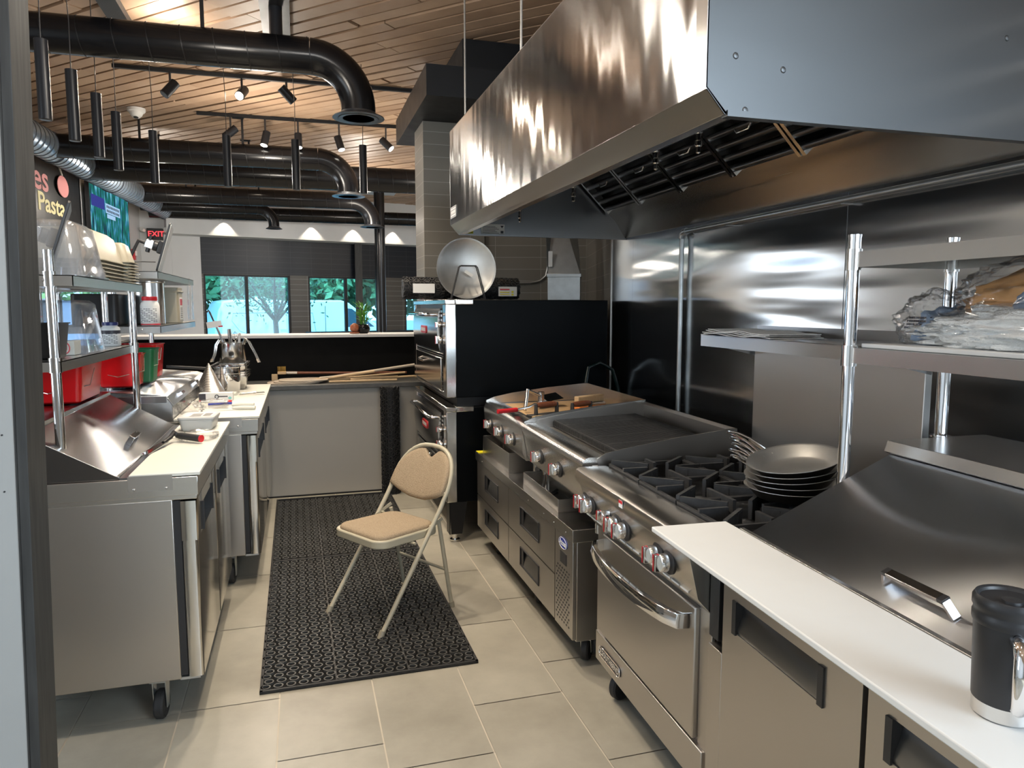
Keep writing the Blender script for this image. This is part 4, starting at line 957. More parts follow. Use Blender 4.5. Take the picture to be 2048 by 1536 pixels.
oven('deck_oven', 'lower black-sided deck oven on angle legs with small red badge', 0.27, 0.905, 0.54, 'label_red', True)
mb = MB(); mb.box(0.97, 1.99, 4.57, 5.84, 0.9052, 0.9648); tag(mb.build('oven_spacer', 'black'), 'black recessed spacer between the two deck ovens', 'spacer')

# galvanised flue, gas hose, conduit
fl = thing('flue_duct', 'galvanised sheet metal flue rising from the top of the deck oven', 'duct', (1.735, 4.98, 0), R(-23))
mb = MB(); mb.box(0, 0.235, 0, 0.24, 1.600, 1.775); mb.box(-0.006, 0.241, -0.006, 0.246, 1.765, 1.79); mb.build('collar', 'galv', fl, bevel=0.002)
mb = MB(); a = [(0, 0), (0.235, 0), (0.235, 0.24), (0, 0.24)]; b = [(-0.03, 0.0), (0.04, 0.14), (0.18, 0.26), (-0.03, 0.26)]
mb.add([(x, y, 1.785) for x, y in a] + [(x, y, 2.40) for x, y in b], [(3, 2, 1, 0), (4, 5, 6, 7), (0, 1, 5, 4), (1, 2, 6, 5), (2, 3, 7, 6), (3, 0, 4, 7)]); mb.build('transition', 'galv', fl, smooth=0)
mb = MB(); mb.box(0.004, 0.034, -0.004, -0.002, 1.84, 1.95); mb.build('paper_label', 'label_white', fl, smooth=0)
mb = MB(); mb.tube([(1.35, 6.285, 1.76), (1.62, 6.285, 1.76), (2.00, 6.235, 1.765), (2.09, 6.21, 1.785), (2.14, 6.195, 1.83), (2.16, 6.19, 1.92), (2.16, 6.19, 2.4)], 0.011, 10); tag(mb.build('conduit', 'galv'), 'thin grey conduit curving up beside the flue', 'conduit')
mb = MB(); mb.tube([(2.06, 4.72, 1.57), (2.085, 4.78, 1.56), (2.085, 4.78, 1.50), (2.085, 4.78, 1.05)], 0.015, 10); mb.cyl((2.085, 4.78, 1.36), (2.085, 4.78, 1.42), 0.026, 10); mb.cyl((2.085, 4.78, 1.22), (2.085, 4.78, 1.30), 0.03, 10)
tag(mb.build('gas_pipe', 'black'), 'black gas pipe with valve behind the deck ovens', 'pipe')
mb = MB(); mb.tube([(1.80, 4.40, 1.05), (1.83, 4.43, 1.15), (1.92, 4.45, 1.18), (2.02, 4.46, 1.13), (2.06, 4.45, 1.0), (2.07, 4.44, 0.7)], 0.013, 10)
tag(mb.build('gas_hose', pbsdf('dark_green_hose', (0.003, 0.012, 0.011), 0.25)), 'dark green coated gas hose arching behind the griddle', 'hose')
mb = MB(); pts = []
for k in range(90):
    a_ = k * 2 * PI / 12; pts.append((2.02 + 0.03 * math.sin(a_), 1.55 - k * 0.0022, 1.27 + 0.03 * math.cos(a_)))
mb.tube(pts, 0.006, 6); tag(mb.build('coiled_cord', 'rubber'), 'coiled black cord hanging behind the right overshelf', 'cord')

# rolled rubber mats
def mat_roll(name, label, p, length, r, horizontal):
    t = thing(name, label, 'mat', p)
    mb = MB(); T = Matrix.Rotation(PI / 2, 4, 'Y') if horizontal else Matrix.Identity(4)
    spiral = [((r * 0.25 + r * 0.68 * k / 60) * math.cos(k * 2 * PI * 3.2 / 60), (r * 0.25 + r * 0.68 * k / 60) * math.sin(k * 2 * PI * 3.2 / 60)) for k in range(61)]
    th = 0.012
    for k in range(60):
        (a0, b0), (a1, b1) = spiral[k], spiral[k + 1]; l0, l1 = math.hypot(a0, b0), math.hypot(a1, b1); f0, f1 = (l0 - th) / l0, (l1 - th) / l1
        mb.prism([(a0, b0), (a1, b1), (a1 * f1, b1 * f1), (a0 * f0, b0 * f0)], 0, length, 'z', 0, T)
    mb.build('rolled_sheet', 'rubber', t, smooth=0)
    mb = MB(); n = int(2 * PI * r / 0.042); rows = int(length / 0.036)
    for j in range(rows):
        for k in range(n):
            a_ = (k + 0.5 * (j % 2)) * 2 * PI / n; z = (j + 0.5) * length / rows
            c_ = Vector((r * math.cos(a_), r * math.sin(a_), z)); tg = Vector((-math.sin(a_), math.cos(a_), 0)); out = Vector((math.cos(a_), math.sin(a_), 0))
            vs = []
            for ro, ho in ((0.019, -0.006), (0.019, 0.002), (0.013, 0.002), (0.013, -0.006)):
                for q in range(6): w_ = q * PI / 3 + PI / 6; vs.append(c_ + tg * (ro * math.cos(w_)) + Vector((0, 0, ro * math.sin(w_))) + out * ho)
            mb.add(vs, [(i * 6 + q, i * 6 + (q + 1) % 6, (i + 1) * 6 + (q + 1) % 6, (i + 1) * 6 + q) for i in range(3) for q in range(6)], 0, T)
    mb.build('ring_surface', 'rubber', t, smooth=0)
    return t
mr = mat_roll('rolled_mat', 'black ring mat rolled up on top of the deck oven behind the round pan', (0.69, 5.02, 1.681), 0.83, 0.074, True)
mb = MB(); mb.box(0.06, 0.21, -0.081, -0.078, -0.035, 0.028); mb.build('paper_tag', 'label_white', mr, smooth=0)
mb = MB(); mb.box(0.665, 0.80, -0.081, -0.078, -0.055, 0.012); l_ = mb.build('printed_tag', 'label_white', mr, smooth=0)
mb = MB(); mb.box(0.675, 0.745, -0.0825, -0.081, -0.012, -0.003); mb.build('tag_red_line', 'label_red', l_, smooth=0)
mb = MB(); mb.box(0.76, 0.775, -0.0825, -0.081, -0.03, -0.018); mb.box(0.76, 0.775, -0.0825, -0.081, -0.05, -0.038); mb.box(0.675, 0.745, -0.0825, -0.081, -0.03, -0.024); mb.box(0.675, 0.745, -0.0825, -0.081, -0.045, -0.04); mb.build('tag_yellow_print', 'yellow', l_, smooth=0)
for x in (0.12, 0.70): mb = MB(); mb.lathe([(0.0785, -0.03), (0.080, -0.03), (0.080, 0.03), (0.0785, 0.03)], (x, 0, 0), 28, 0, None, 'x'); mb.build('clear_tape', 'film', mr)
mat_roll('rolled_mat', 'black ring mat rolled up and standing on end against the beige half wall', (0.70, 5.965, 0.0), 0.90, 0.076, False)

# round pan in a wire rack on the oven
pn = thing('pizza_pan', 'large round aluminium pan standing upright on top of the deck oven', 'pan', (1.085, 4.78, 1.807))
T = Matrix.Rotation(PI / 2 - 0.06, 4, 'X')
mb = MB(); mb.lathe([(0.001, 0.0), (0.178, 0.0), (0.19, 0.012), (0.203, 0.016), (0.203, 0.018), (0.188, 0.0145), (0.176, 0.003), (0.001, 0.003)], seg=64, T=T); mb.build('disc', 'pan_alu', pn, smooth=50)
rk = thing('wire_rack', 'black wire display rack in front of the round pan on the deck oven', 'rack', (1.085, 4.74, 1.6008))
mb = MB()
for y in (0.0, -0.035):
    mb.tube([(-0.115, y, 0.004), (-0.062, y, 0.21), (-0.05, y, 0.222), (0.05, y, 0.222), (0.062, y, 0.21), (0.115, y, 0.004)], 0.0035, 8)
for x in (-0.115, 0.115): mb.tube([(x, -0.035, 0.004), (x, 0.09, 0.004)], 0.0035, 8)
for x in (-0.045, 0.0, 0.045): mb.tube([(x, -0.035, 0.222), (x, 0.0, 0.222)], 0.003, 6)
mb.tube([(-0.115, 0.09, 0.004), (0.115, 0.09, 0.004)], 0.0035, 8); mb.build('wire_frame', 'plastic_black', rk)
mb = MB(); mb.box(-0.03, 0.03, -0.0425, -0.0405, -0.01, 0.01, 0, Matrix.Translation((0, 0, 0.17)) @ Matrix.Rotation(R(32), 4, 'Y')); mb.build('paper_tag', 'label_white', rk, smooth=0)

# ================================================================== GRIDDLE TOOLS
Z = 0.9475
def press(name, label, x, y, rot):
    t = thing(name, label, 'bacon press', (x, y, Z), rot)
    mb = MB(); mb.box(-0.055, 0.055, -0.10, 0.10, 0, 0.012)
    for s_ in (-1, 1): mb.prism([(-0.014, 0.012), (0.014, 0.012), (0.009, 0.075), (-0.009, 0.075)], s_ * 0.072 - 0.006, s_ * 0.072 + 0.006, 'y')
    mb.build('iron_plate', 'castiron', t, bevel=0.003)
    mb = MB(); mb.lathe([(0.011, -0.066), (0.015, -0.05), (0.0165, 0.0), (0.015, 0.05), (0.011, 0.066)], (0, 0, 0.066), 16, 0, None, 'y'); mb.build('wood_grip', 'wood_brown', t)
    return t
press('bacon_press', 'bacon press with brown wood grip, nearer the griddle front', 1.30, 3.74, R(-72))
press('bacon_press', 'bacon press with brown wood grip close to the wall side of the griddle', 1.50, 3.72, R(-66))
t = thing('tongs', 'steel tongs with red rubber grip reaching over the griddle front edge', 'tongs', (0, 0, 0))
mb = MB(); mb.tube([(1.14, 3.78, 0.985), (1.22, 3.82, 0.988), (1.27, 3.86, 1.0), (1.50, 4.12, 0.965)], [0.007, 0.007, 0.008, 0.006], 10); mb.build('arm', 'steel_bright', t)
mb = MB(); mb.tube([(1.02, 3.74, 0.985), (1.08, 3.755, 0.985), (1.14, 3.78, 0.985)], 0.0125, 12); mb.build('red_grip', 'label_red', t)
t = thing('griddle_scraper', 'steel griddle scraper with upright tube handle on the cardboard', 'scraper', (0, 0, 0))
mb = MB(); mb.tube([(1.235, 3.93, 0.955), (1.27, 3.99, 1.07)], 0.0105, 12); mb.tube([(1.27, 3.99, 1.066), (1.40, 4.10, 1.01)], 0.009, 10); mb.build('handle', 'steel_bright', t)
mb = MB(); mb.box(-0.06, 0.06, -0.045, 0.045, 0, 0.003, 0, Matrix.Translation((1.47, 4.13, 1.0)) @ Matrix.Rotation(0.35, 4, 'X') @ Matrix.Rotation(0.3, 4, 'Z')); mb.cyl((1.39, 4.10, 0.97), (1.39, 4.10, 1.04), 0.02, 14); mb.tube([(1.36, 4.06, 0.965), (1.47, 4.13, 0.965)], 0.02, 10); mb.build('blade', 'steel_bright', t)
t = thing('grill_brick_holder', 'pale wooden brush block with orange base at the back of the griddle', 'brush', (1.62, 3.90, Z), R(-68))
mb = MB(); mb.box(-0.035, 0.035, -0.11, 0.11, 0.002, 0.03); mb.build('orange_base', 'soot_orange', t, bevel=0.004)
mb = MB(); mb.box(-0.03, 0.03, -0.11, 0.11, 0.03, 0.045); mb.build('clip', 'steel_bright', t, bevel=0.002)
mb = MB(); mb.box(-0.018, 0.018, -0.105, 0.105, 0.045, 0.088); mb.build('wood_block', 'wood_light', t, bevel=0.006)
mb = MB(); mb.tube([(1.20, 3.68, 0.9545), (1.66, 3.86, 0.9545)], 0.007, 8); tag(mb.build('wooden_stick', 'wood_light'), 'thin wooden stick lying under the bacon presses', 'stick')

# ================================================================== FLOOR MAT AND CHAIR
fm = thing('floor_mat', 'long black rubber ring mat on the floor of the aisle', 'mat', (0.245, 4.44, 0), R(0.35))
mw, ml = 0.905, 3.04
mb = MB(); mb.box(-mw / 2, mw / 2, -ml / 2, ml / 2, 0.0005, 0.003); mb.build('base', 'black_matt', fm, smooth=0)
mb = MB()
for x in (-mw / 2 + 0.006, mw / 2 - 0.006): mb.box(x - 0.006, x + 0.006, -ml / 2, ml / 2, 0.003, 0.013)
for y in (-ml / 2 + 0.005, ml / 2 - 0.005): mb.box(-mw / 2, mw / 2, y - 0.005, y + 0.005, 0.0005, 0.013)
mb.box(-mw / 2, mw / 2, 0.03, 0.044, 0.003, 0.0125)
for x in (-0.15, 0.15): mb.box(x - 0.0035, x + 0.0035, -ml / 2, ml / 2, 0.003, 0.0125)
mb.build('border', 'rubber', fm, smooth=0)
mb = MB(); N = 10; px_, py_ = 0.0497, 0.0425
cs = [(math.cos(2 * PI * q / N), math.sin(2 * PI * q / N)) for q in range(N)]
fsr = [(i * N + q, i * N + (q + 1) % N, (i + 1) * N + (q + 1) % N, (i + 1) * N + q) for i in range(3) for q in range(N)]
rows = int((ml - 0.03) / py_)
for third in range(3):
    xc = (-0.30, 0.0, 0.30)[third]
    for j in range(rows):
        y = -ml / 2 + 0.034 + j * py_
        if abs(y - 0.037) < 0.018: continue
        for k in range(6):
            x = xc + (k - 2.5) * px_ + (0.006 if j % 2 else -0.006)
            vs = [(x + c_ * r_, y + s_ * r_ * 0.92, z) for r_, z in ((0.0215, 0.003), (0.0205, 0.013), (0.0150, 0.013), (0.0150, 0.003)) for c_, s_ in cs]
            mb.add(vs, fsr)
mb.build('rings', 'rubber_worn', fm, smooth=0)

chr_ = thing('folding_chair', 'beige metal folding chair with tan woven padded seat on the rubber mat', 'chair', (0.415, 3.585, 0), R(-58.6))
# local: +y backward, +x the chair's right side as seen from behind
HWd = 0.213
def side_path(s_):
    return [(s_ * HWd, -0.235, 0.014), (s_ * HWd, -0.10, 0.202), (s_ * HWd, 0.05, 0.410), (s_ * HWd, 0.145, 0.545), (s_ * (HWd - 0.001), 0.172, 0.590)]
BO = Vector((0, 0.180, 0.605)); BE = Vector((0, 0.118, 0.222)).normalized()
arc_pts = []
for i in range(17):
    a_ = PI * i / 16; u = 0.216 * math.copysign(abs(math.cos(a_)) ** 0.8, math.cos(a_)); v = 0.02 + 0.222 * math.sin(a_) ** 0.9
    q = BO + BE * v; arc_pts.append((u, q.y, q.z))
right = side_path(1); left = side_path(-1)
mb = MB(); mb.tube(right + arc_pts + left[::-1], 0.0115, 12); bf = mb.build('front_leg_frame', 'beige_metal', chr_)
for s_ in (-1, 1): mb = MB(); mb.cyl((s_ * HWd, -0.243, 0.0), (s_ * HWd, -0.225, 0.034), 0.0155, 14); mb.build('foot_cap', 'beige_plastic', bf)
for s_ in (-1, 1):
    mb = MB(); mb.tube([(s_ * (HWd - 0.022), 0.235, 0.014), (s_ * (HWd - 0.022), 0.155, 0.46), (s_ * (HWd - 0.022), 0.15, 0.475)], 0.0105, 12); rl_ = mb.build('rear_leg', 'beige_metal', chr_)
    mb = MB(); mb.cyl((s_ * (HWd - 0.022), 0.239, 0.0), (s_ * (HWd - 0.022), 0.232, 0.032), 0.0145, 14); mb.build('foot_cap', 'beige_plastic', rl_)
    mb = MB(); mb.prism([(0.055, 0.455), (0.07, 0.445), (0.17, 0.485), (0.16, 0.50)], s_ * (HWd - 0.008) - 0.002, s_ * (HWd - 0.008) + 0.002, 'x'); mb.cyl((s_ * (HWd + 0.004), 0.10, 0.46), (s_ * (HWd - 0.03), 0.10, 0.46), 0.006, 10); mb.build('hinge_link', 'beige_metal', chr_)
mb = MB(); mb.tube([(-(HWd - 0.022), 0.20, 0.21), (HWd - 0.022, 0.20, 0.21)], 0.008, 10); mb.build('rear_stretcher', 'beige_metal', chr_)
mb = MB(); mb.tube([(-HWd, -0.02, 0.405), (HWd, -0.02, 0.405)], 0.007, 10); mb.build('front_stretcher', 'beige_metal', chr_)
sp = []
for (x, y) in rounded_rect(-0.195, 0.195, -0.245, 0.155, 0.07, 8):
    k = 1.0 - 0.05 * max(0, (y + 0.05)) / 0.2; sp.append((x * k, y + 0.02))
mb = MB(); mb.prism(sp, 0.412, 0.452, 'z'); mb.v[:] = [Vector((v.x, v.y, v.z - 0.03 * (v.y + 0.2) * 0.3)) for v in mb.v]; mb.build('seat_pan', 'beige_metal', chr_, bevel=0.006)
def cushion(name, outline, zf, h, mat, parent, inset=0.02, T=None):
    n = len(outline); cx = sum(p[0] for p in outline) / n; cy = sum(p[1] for p in outline) / n
    rings = []
    for f_, hh in ((1.0, 0.0), (1.0, h * 0.35), (0.965, h * 0.75), (0.90, h * 0.93), (0.7, h), (0.4, h * 1.03), (0.1, h * 1.04)):
        rings.append([(cx + (p[0] - cx) * f_, cy + (p[1] - cy) * f_, hh) for p in outline])
    vs = [(p[0], p[1], zf(p[0], p[1]) + p[2]) for r_ in rings for p in r_]; m_ = len(rings)
    fs = [(i * n + k, i * n + (k + 1) % n, (i + 1) * n + (k + 1) % n, (i + 1) * n + k) for i in range(m_ - 1) for k in range(n)] + [tuple(range(n - 1, -1, -1)), tuple(range((m_ - 1) * n, m_ * n))]
    mb = MB(); mb.add(vs, fs, 0, T); return mb.build(name, mat, parent, smooth=60)
sq = [(x * 0.93, (y + 0.025) * 0.93 - 0.025) for x, y in sp]
cushion('seat_pad', sq, lambda x, y: 0.451 - 0.009 * (y + 0.2), 0.022, 'fabric', chr_)
# backrest pad: outline in the plane of the back hoop
outline = []
for i in range(23):
    a_ = PI * i / 22; u = 0.209 * math.copysign(abs(math.cos(a_)) ** 0.8, math.cos(a_)); v = 0.02 + 0.212 * math.sin(a_) ** 0.9
    if abs(u) < 0.062: continue
    outline.append((u, v))
k = sum(1 for p in outline if p[0] > 0)
outline = outline[:k] + [(0.056, 0.222), (0.020, 0.188), (0.0, 0.180), (-0.020, 0.188), (-0.056, 0.222)] + outline[k:] + [(-0.209, -0.004), (-0.15, -0.026), (-0.06, -0.046), (0.0, -0.048), (0.06, -0.046), (0.15, -0.026), (0.209, -0.004)]
e1 = Vector((1, 0, 0)); e2 = BE; e3 = e1.cross(e2)
Tb = Matrix.Identity(4)
for i in range(3): Tb[i][0] = e1[i]; Tb[i][1] = e2[i]; Tb[i][2] = e3[i]; Tb[i][3] = (BO + e3 * 0.010)[i]
curve = lambda x, y: -0.030 * (1 - (x / 0.2) ** 2)
def pad(name, sgn, mat, h):
    n = len(outline); rings = []
    cy = 0.08
    for f_, hh in ((1.0, 0.0), (1.0, h * 0.4), (0.96, h * 0.85), (0.85, h), (0.5, h), (0.1, h)):
        rings.append([(p[0] * f_, cy + (p[1] - cy) * f_, sgn * hh) for p in outline])
    vs = [(p[0], p[1], p[2] + curve(p[0], p[1])) for r_ in rings for p in r_]; m_ = len(rings)
    fs = [(i * n + k, i * n + (k + 1) % n, (i + 1) * n + (k + 1) % n, (i + 1) * n + k) for i in range(m_ - 1) for k in range(n)] + [tuple(range((m_ - 1) * n, m_ * n))]
    mb = MB(); mb.add(vs, fs, 0, Tb); return mb.build(name, mat, chr_, smooth=60)
pad('backrest_pad', 1, 'fabric', 0.02); pad('backrest_shell', -1, 'beige_metal', 0.004)

# ================================================================== LEFT PREP TABLES
def prep_table(label, xF, y0, y1, style):
    t = thing('prep_table_refrigerator', label, 'refrigerator', (xF, y0, 0)); L = y1 - y0
    mb = MB(); mb.box(-0.86, -0.095, 0.0, L, 0.175, 0.858); mb.build('body', 'steel_side', t, bevel=0.003)
    mb = MB(); mb.box(-0.87, -0.006, -0.006, L + 0.004, 0.872, 0.941); mb.box(-0.86, -0.012, 0.0, L, 0.856, 0.873); mb.build('top_frame', 'steel', t, bevel=0.002)
    mb = MB(); mb.box(-0.095, -0.072, 0.012, L - 0.01, 0.185, 0.85); mb.build('door_gasket', 'plastic_black', t)
    h = (L - 0.01) / 2
    for k in range(2):
        a, b = 0.004 + k * h, k * h + h
        mb = MB(); z0, z1 = 0.178, 0.848; hz0, hz1 = 0.70, 0.80
        hs = (a + 0.16, b - 0.13) if k == 0 else (a + 0.13, b - 0.16)
        ys = [a, hs[0], hs[1], b]; zs = [z0, hz0, hz1, z1]
        mb.prism(rounded_rect(-0.072, -0.016, a, b, 0.014, 4), z0, hz0, 'z'); mb.prism(rounded_rect(-0.072, -0.016, a, hs[0], 0.006, 2), hz0, z1, 'z'); mb.prism(rounded_rect(-0.072, -0.016, hs[1], b, 0.006, 2), hz0, z1, 'z'); mb.box(-0.072, -0.016, hs[0] - 0.006, hs[1] + 0.006, hz1, z1)
        d = mb.build('door', 'steel_door', t, smooth=40)
        mb = MB()
        for y in hs: mb.prism([(-0.06, hz0 - 0.005), (-0.010, hz0 - 0.005), (-0.010, hz1 + 0.006), (-0.06, hz1 + 0.006)], y - 0.006, y + 0.006, 'y')
        mb.box(-0.058, -0.05, hs[0], hs[1], hz0, hz1); mb.build('handle_recess', 'plastic_black', d)
    for y in (0.03, L - 0.06): mb = MB(); mb.box(-0.10, -0.03, y - 0.02, y + 0.03, 0.168, 0.178); mb.build('hinge', 'galv', t)
    mb = MB(); mb.box(-0.235, -0.09, -0.010, -0.006, 0.897, 0.953)
    for x in (-0.215, -0.11): mb.lathe([(0.005, 0), (0.003, 0.002), (0.001, 0.003)], (0, 0, 0), 10, 0, Matrix.Translation((x, -0.010, 0.905)) @ Matrix.Rotation(PI / 2, 4, 'X'))
    mb.build('board_bracket', 'steel_side', t)
    if style == 'slope':
        prof = [(-0.262, 0.942), (-0.262, 0.952), (-0.275, 0.956), (-0.548, 1.115), (-0.548, 1.132), (-0.86, 1.140), (-0.86, 0.942)]
        mb = MB(); mb.prism(prof, 0.004, L - 0.004, 'y'); ld = mb.build('lid', 'steel_lid', t, bevel=0.002)
        mb = MB(); mb.box(-0.262, -0.236, 0, L, 0.941, 0.948); mb.build('pan_rail', 'steel_dark', t)
        T = Matrix.Translation((-0.325, 0.52, 0.990)) @ Matrix.Rotation(R(30), 4, 'Y')
        mb = MB(); mb.box(-0.012, 0.012, -0.055, 0.055, 0.026, 0.034, 0, T)
        for s_ in (-1, 1): mb.prism([(-0.012, -0.004), (0.012, -0.004), (0.010, 0.034), (-0.010, 0.034)], s_ * 0.055, s_ * 0.063, 'y', 0, T)
        mb.build('lid_handle', 'chrome', ld, bevel=0.001)
    else:
        prof = [(-0.435, 0.942), (-0.435, 1.032), (-0.462, 1.075), (-0.49, 1.086), (-0.86, 1.118), (-0.86, 0.942)]
        mb = MB(); mb.prism(prof, 0.0, 0.004, 'y'); mb.build('side_panel', 'steel', t); mb = MB(); mb.prism(prof, L - 0.25, L - 0.246, 'y'); mb.build('side_panel', 'steel', t)
        lp = [(-0.425, 1.030), (-0.457, 1.078), (-0.49, 1.089), (-0.86, 1.121), (-0.86, 1.116), (-0.49, 1.083), (-0.462, 1.074), (-0.430, 1.027)]
        mb = MB(); mb.prism(lp, -0.003, L - 0.24, 'y'); mb.box(-0.86, -0.457, -0.005, -0.001, 1.045, 1.083); ld = mb.build('lid', 'steel_top', t, bevel=0.0015)
        for y in (0.35, 0.95): T = Matrix.Translation((-0.443, y, 1.053)) @ Matrix.Rotation(R(56), 4, 'Y'); mb = MB(); mb.box(-0.008, 0.008, -0.045, 0.045, 0.014, 0.020, 0, T); mb.box(-0.008, 0.008, -0.05, -0.044, 0, 0.020, 0, T); mb.box(-0.008, 0.008, 0.044, 0.05, 0, 0.020, 0, T); mb.build('lid_handle', 'chrome', ld)
        for k in range(5): mb = MB(); tub_mesh(mb, 0.15, 0.27, 0.07, 0.01, 0.02, rim=0.008, T=Matrix.Translation((-0.55, 0.18 + k * 0.29, 0.955))); mb.build('food_pan', 'steel_bright', t)
        mb = MB(); mb.box(-0.437, -0.433, 0.01, L - 0.25, 0.945, 1.022); mb.build('clear_guard', 'clear', t, smooth=0)
    for x in (-0.18, -0.76):
        for y in (0.07, L - 0.07): caster(t, x, y, 0.055, 0.176, 1.45)
    return t
M['steel_lid'] = steel('scuffed_lid_steel', (0.20, 0.20, 0.205), 0.24, (60, 0.6, 60), 0.002, aniso=0.9, arot=0.25)
M['steel_door'] = steel('polished_door_steel', (0.66, 0.64, 0.60), 0.14, (3, 3, 60), 0.0)
prep_table('nearest left stainless prep refrigerator with closed sloping lid', -0.365, 2.785, 3.985, 'slope')
prep_table('farther left stainless prep refrigerator with red buckets on its lid', -0.228, 4.145, 5.86, 'flat')
for (xF, y0, y1, nm) in ((-0.365, 2.785, 3.985, 'cream cutting board on the nearest left prep table, spatula lying on it'), (-0.228, 4.145, 5.86, 'cream cutting board on the farther left table, crowded with utensils')):
    mb = MB(); mb.box(xF - 0.232 if y0 < 3 else xF - 0.43, xF + 0.002, y0 - 0.003, y1, 0.9435, 0.9565)
    o = mb.build('cutting_board', 'cream_poly', bevel=0.002); tag(o, nm, 'cutting board')

def left_overshelf(label, posts, z_lo, z_hi, x0, x1lo, x1hi, y0, y1, zbase, ztop):
    t = thing('overshelf', label, 'shelf')
    for (x, y) in posts:
        mb = MB(); mb.cyl((x, y, zbase if x > -1.1 or True else zbase), (x, y, ztop), 0.0165, 18); mb.cyl((x, y, zbase), (x, y, zbase + 0.006), 0.026, 16); mb.build('post', 'chrome', t, smooth=30)
        for z in (z_lo, z_hi): mb = MB(); mb.cyl((x, y, z - 0.04), (x, y, z + 0.012), 0.021, 18); mb.build('post_collar', 'steel_bright', t)
    for z, nm, x1 in ((z_lo, 'lower_shelf', x1lo), (z_hi, 'upper_shelf', x1hi)):
        mb = MB(); mb.box(x0, x1, y0, y1, z - 0.003, z); mb.box(x1 - 0.003, x1, y0, y1, z - 0.037, z); mb.box(x0, x0 + 0.003, y0, y1, z - 0.037, z); mb.box(x0, x1, y0, y0 + 0.003, z - 0.037, z); mb.box(x0, x1, y1 - 0.003, y1, z - 0.037, z)
        mb.box((x0 + x1) / 2 - 0.05, (x0 + x1) / 2 + 0.05, y0, y1, z - 0.03, z - 0.004)
        for xx in (x1 - 0.09,): mb.lathe([(0.006, 0), (0.004, 0.003), (0.001, 0.004)], (0, 0, 0), 10, 0, Matrix.Translation((xx, y0, z - 0.018)) @ Matrix.Rotation(PI / 2, 4, 'X'))
        mb.build(nm, 'steel', t)
    return t
left_overshelf('chrome-post overshelf carrying tubs above the nearest left prep table', [(-0.82, 2.85), (-0.795, 3.98), (-1.2, 2.85), (-1.2, 3.98)], 1.362, 1.660, -1.25, -0.798, -0.745, 2.835, 3.99, 0.94, 1.745)
left_overshelf('overshelf with steel pot and tablet above the farther left prep table', [(-0.98, 4.26), (-0.98, 5.47), (-1.2, 4.26), (-1.2, 5.47)], 1.450, 1.737, -1.25, -0.706, -0.706, 4.20, 5.53, 1.10, 1.742)

# ================================================================== ITEMS ON THE LEFT TABLES
def inv_tub(name, label, cat, x, y, z, w, l, h, mat, rot=0.0, group=None, taper=0.03, r=0.03, rim=0.012, marks=False):
    """tub standing upside down: rim below, closed bottom above"""
    T = Matrix.Translation((0, 0, h)) @ Matrix.Rotation(PI, 4, 'X')
    t = thing(name, label, cat, (x, y, z), rot, group)
    mb = MB(); tub_mesh(mb, w, l, h, taper, r, 0.003, rim, 0, T); mb.build('tub_shell', mat, t, smooth=45)
    if marks:
        mb = MB()
        for k in range(7): mb.box(-0.06, -0.06 + (0.035 if k % 2 else 0.02), -l / 2 + 0.004 + 0.02 * k / 7, -l / 2 + 0.005 + 0.02 * k / 7, 0.03 + k * h * 0.11, 0.0315 + k * h * 0.11)
        mb.box(-0.061, -0.060, -l / 2 + 0.004, -l / 2 + 0.02, 0.025, h * 0.8); mb.build('red_scale', 'label_red', t, smooth=0)
    return t
inv_tub('food_storage_box', 'big clear box with red scale marks upside down in front of khaki tubs', 'storage box', -0.88, 3.14, 1.661, 0.27, 0.36, 0.205, 'clear', 0, None, 0.028, 0.045, 0.014, True)
inv_tub('food_storage_box', 'tall clear box with red scale marks upside down on the lower left shelf', 'storage box', -0.95, 3.42, 1.3635, 0.25, 0.34, 0.215, 'clear', 0, None, 0.022, 0.045, 0.014, True)
tubs = ['lowest', 'second', 'third', 'fourth', 'fifth', 'topmost']
for i in range(6): inv_tub('bus_tub', '%s khaki bus tub of the tall stack on the upper left shelf' % tubs[i], 'bus tub', -0.985, 3.60, 1.6612 + i * 0.0165, 0.40, 0.50, 0.135, 'beige_plastic', 0, 'khaki bus tubs stacked upside down', 0.030, 0.05, 0.018)
for i in range(8): inv_tub('food_pan', '%s khaki food pan of the short stack by the far shelf post' % ['lowest', 'second', 'third', 'fourth', 'fifth', 'sixth', 'seventh', 'topmost'][i],
    'food pan', -0.86, 3.90, 1.6612 + i * 0.014, 0.19, 0.17, 0.095, 'beige_plastic', 0, 'khaki food pans in the short stack', 0.022, 0.03, 0.014)

def jar(name, label, x, y, z, r, h, lid, band, band2):
    t = thing(name, label, 'jar', (x, y, z), R(20))
    mb = MB(); mb.lathe([(r * 0.9, 0), (r, 0.006), (r, h * 0.68), (r * 0.9, h * 0.78), (r * 0.72, h * 0.83), (r * 0.72, h * 0.86)], seg=32); b = mb.build('jar_body', 'label_white', t, smooth=50)
    mb = MB(); mb.lathe([(r * 0.78, h * 0.86), (r * 0.80, h * 0.87), (r * 0.80, h * 0.985), (r * 0.76, h)], seg=32); mb.build('lid', lid, t)
    mb = MB(); mb.lathe([(r + 0.0006, h * band2[0]), (r + 0.0006, h * band2[1])], seg=32); mb.build('label_band', band, b)
    mb = MB()
    for k in range(9):
        for a_ in range(-5, 3):
            if (k * 7 + a_ * 3) % 4 == 0: continue
            an = R(-92 + a_ * 14); c_ = Vector((math.cos(an), math.sin(an), 0)) * (r + 0.0008); tg = Vector((-math.sin(an), math.cos(an), 0)) * r * 0.10; z_ = h * (0.12 + k * 0.055)
            mb.add([c_ - tg + Vector((0, 0, z_)), c_ + tg + Vector((0, 0, z_)), c_ + tg + Vector((0, 0, z_ + h * 0.018)), c_ - tg + Vector((0, 0, z_ + h * 0.018))], [(0, 1, 2, 3)])
    mb.build('label_print', 'label_ink', b, smooth=0); return t
